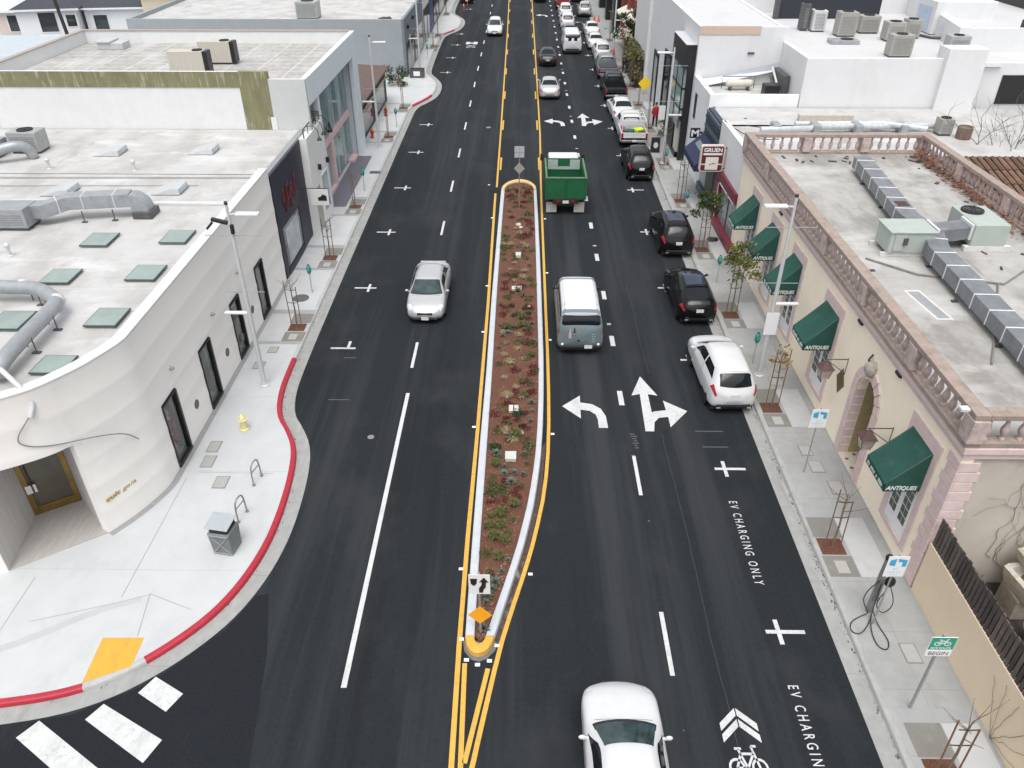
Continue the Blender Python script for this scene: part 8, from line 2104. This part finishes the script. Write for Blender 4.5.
PLANTS = {
'tan':[(-0.02,39.72),(-0.57,38.24),(0.09,38.40),(0.29,37.99),(-0.92,38.24),(-0.32,35.97),(-0.53,35.20),(0.18,35.05),(0.09,34.34),(-0.35,33.94),(-0.76,29.00),(-0.62,28.10),(-0.13,27.64),(-0.67,27.16),(0.11,26.87),(-0.41,26.60),(-0.63,25.47),(-0.17,24.79),(0.03,24.13),(-0.08,28.76),(-0.50,24.19),(-0.24,21.48),(-.3,40.4),(-.5,22.0)],
'grn':[(-0.33,36.87),(0.25,36.51),(0.42,35.70),(-0.86,36.36),(-0.90,36.99),(-0.88,37.58),(0.05,32.42),(-0.55,32.09),(0.20,33.33),(-0.31,34.51),(0.34,29.27),(0.34,28.03),(-0.08,28.19),(-0.89,27.70),(-0.86,26.41),(-0.57,22.53),(0.24,21.44),(-0.78,21.97),(0.31,21.07),(0.26,20.66),(0.26,20.19),(-0.88,19.50),(-0.90,19.10),(-0.92,18.74),(-0.77,44.62),(-0.08,41.66),(0.51,45.85),(0.13,43.58),(-0.73,46.49),(0.34,40.93),(-0.84,40.56),(0.60,42.42),(-0.34,45.29),(.1,46.9),(-.4,43.7),(.45,44.6),(-.7,42.9),(.2,45.2),(-.85,39.2)],
'lime':[(0.05,30.22),(-0.21,29.44),(0.10,29.55),(-0.18,18.12),(-0.88,17.66),(-0.55,17.76),(-0.21,17.49),(-0.57,17.22),(-0.88,17.22),(-0.32,16.95),(-0.42,16.59),(-.75,16.7),(-.6,15.9)],
'dark':[(-0.42,31.39),(0.18,31.15),(0.35,30.7),(-0.30,30.49),(-0.04,23.04),(0.07,22.32),(-0.83,21.05)],
'red':[(0.03,39.08),(-0.75,33.72),(-0.74,33.05),(0.38,39.51),(-0.44,32.73),(0.49,26.21),(0.34,28.86),(0.19,25.19),(0.48,25.73),(-0.92,23.03),(-0.47,23.64),(-0.52,19.30),(-0.07,18.93),(-0.15,18.75),(-0.97,18.27),(-0.46,18.39),(-0.06,18.51),(-0.58,42.02),(-.7,31.2),(.1,44.4),(-.6,45.6),(.55,40.5),(-.2,26.0),(.4,24.4)],
'gry':[(0.50,29.79),(0.55,28.20),(0.35,24.55),(0.43,23.78),(0.44,23.25),(0.38,22.61),(-0.81,20.71),(-0.72,20.58),(-0.52,20.06),(-0.51,19.70),(-0.18,19.73),(0.11,19.64),(-0.27,19.26),(-0.67,14.98),(-0.90,14.26),(-0.92,13.38),(-0.87,14.49),(-.75,14.75),(-.5,15.4)]}
KIND = {'tan': ('grass_tuft', 'dry tan grass tuft', 'grass tuft', M('dry_grass', (.30, .235, .13), .9, var=.25, island=.7)),
        'grn': ('low_plant', 'low sparse green plant', 'plant', M('olive_plant', (.085, .105, .03), .8, var=.3, island=.9)),
        'lime': ('grass_tuft', 'bright green grass tuft', 'grass tuft', M('bright_grass', (.10, .115, .028), .8, var=.25, island=.8)),
        'dark': ('round_shrub', 'dark green round shrub', 'shrub', M('deep_shrub_leaf', (.022, .040, .014), .7, var=.3, island=.9)),
        'red': ('red_shrub', 'deep red leaved shrub', 'shrub', M('red_shrub_leaf', (.125, .018, .018), .8, var=.3, island=.9)),
        'gry': ('succulent', 'grey green rosette succulent', 'succulent', M('grey_succulent', (.115, .13, .10), .7, var=.2, island=.6))}
rng = random.Random(33)
for k, (kd, n_, y0, y1) in enumerate((('grn', 48, 21, 47.3), ('red', 34, 17.5, 46.5), ('grn', 10, 14.2, 19), ('lime', 12, 16, 34), ('gry', 10, 15, 30))):
    r5 = random.Random(50 + k)
    for _ in range(n_):
        y = r5.uniform(y0, y1); xr = .62 if y > 23 else lerp(-.86, .6, ((y - 13.1) / 10) ** .62) - .12
        PLANTS[kd].append((round(r5.uniform(-.98, xr), 2), round(y, 2)))
def where(x, y):
    s = 'left kerb' if x < -.55 else 'right kerb' if x > .25 else 'middle'
    if y < 16: b = 'by the keep right sign'
    elif y < 20.2: b = 'just below the bottom white box'
    elif y < 24.2: b = 'level with the turn arrows'
    elif y < 29.2: b = 'level with the white crossover'
    elif y < 33.2: b = 'level with the delivery van'
    elif y < 38.5: b = 'level with the small white boxes'
    elif y < 43: b = 'level with the far sign post'
    else: b = 'in the far round end'
    return ('by the island %s, ' % s) + b
VAR = {}
for kind, pts in PLANTS.items():
    nm, lab, cat, mat = KIND[kind]
    VAR[kind] = []
    for v in range(3):
        r2 = random.Random(100 + v + len(VAR) * 10)
        if kind == 'tan': m = tuft(110, .17, .23, .009, r2, .9)
        elif kind == 'grn': m = shrublet(100, .21, .038, r2)
        elif kind == 'lime': m = tuft(90, .24, .19, .01, r2, .5)
        elif kind == 'dark': m = shrublet(200, .22, .042, r2)
        elif kind == 'red': m = shrublet(90, .22, .04, r2)
        else: m = rosette(r2)
        VAR[kind].append(m.mesh(nm, [mat]))
    for i, (x, y) in enumerate(pts):
        o = bpy.data.objects.new(nm, VAR[kind][i % 3]); COL.objects.link(o)
        o.location = (x, y, .10); o.rotation_euler = (0, 0, rng.uniform(0, 6.28)); k = rng.uniform(.65, 1.25); o.scale = (k, k, k * rng.uniform(.8, 1.2))
        tag(o, lab + ' ' + where(x, y), cat, lab + 's planted on the island')
# white irrigation boxes and pale stones
wbox = M('white_valve_box', (.48, .49, .455), .6, var=.05)
for x, y, w, d, h, lab in ((-.31, 20.5, .36, .40, .13, 'large white valve box in the mulch, biggest of the island boxes'), (-.15, 36.8, .26, .40, .14, 'pale greenish valve box in the mulch level with the far awnings'), (-.33, 33.1, .20, .34, .08, 'left of two small pale blocks level with the delivery van front'), (-.08, 33.1, .20, .34, .08, 'right of two small pale blocks level with the delivery van front'),
                        (-.34, 23.3, .14, .36, .09, 'pinkish block, left one of the pair level with the turn arrows'), (-.14, 23.3, .14, .36, .09, 'whitish block, right one of the pair level with the turn arrows')):
    t = thing('valve_box', (x, y, .10), lab, 'valve box', 'pale boxes and blocks in the island bed')
    part('box', MB().box(-w / 2, w / 2, -d / 2, d / 2, 0, h), M('pinkish_block', (.60, .48, .46), .6) if lab.startswith('pinkish') else wbox, t, bevel=.015); part('lid', MB().box(-w / 2 - .01, w / 2 + .01, -d / 2 - .01, d / 2 + .01, h, h + .018), wbox if not lab.startswith('pinkish') else MATS['pinkish_block'], t, bevel=.006)
for x, y, r, lab in ((-.17, 41.0, .12, 'pale stone lying in the bed near the far end of the island'), (.02, 21.9, .1, 'pale stone in the bed beside the dark shrub nearest the turn arrows'), (.36, 31.35, .07, 'small cream stone by the right kerb of the island level with the van'), (-.05, 40.55, .1, 'flat pinkish stone beside the pale stone near the far end')):
    solo('stone', MB().ball((x, y, .13), r, 8, 5, jit=.2, squash=(1.3, 1, .7)), M('cream_stone', (.55, .50, .43), .8, var=.1), lab, 'stone', smooth=30)
chips = MB(); rng = random.Random(77)
for k in range(2600):
    y = rng.uniform(13.1, 47.8); 
    xl = -1.12; xr = .72 if y > 24 else lerp(-.86, .70, ((y - 13.1) / 11) ** .62)
    x = rng.uniform(xl + .03, xr - .05); s = rng.uniform(.015, .05); a = rng.uniform(0, 3.14)
    c, sn = cos(a) * s, sin(a) * s; z = .104 + rng.uniform(0, .02)
    chips.add([(x - c, y - sn, z), (x + sn * .4, y - c * .4, z + .004), (x + c, y + sn, z + rng.uniform(0, .02)), (x - sn * .4, y + c * .4, z + .006)], [(0, 1, 2, 3)])
struct('bark_chips', chips, M('bark_chip', (.26, .125, .075), .95, var=.4, island=1.2), kind='stuff')
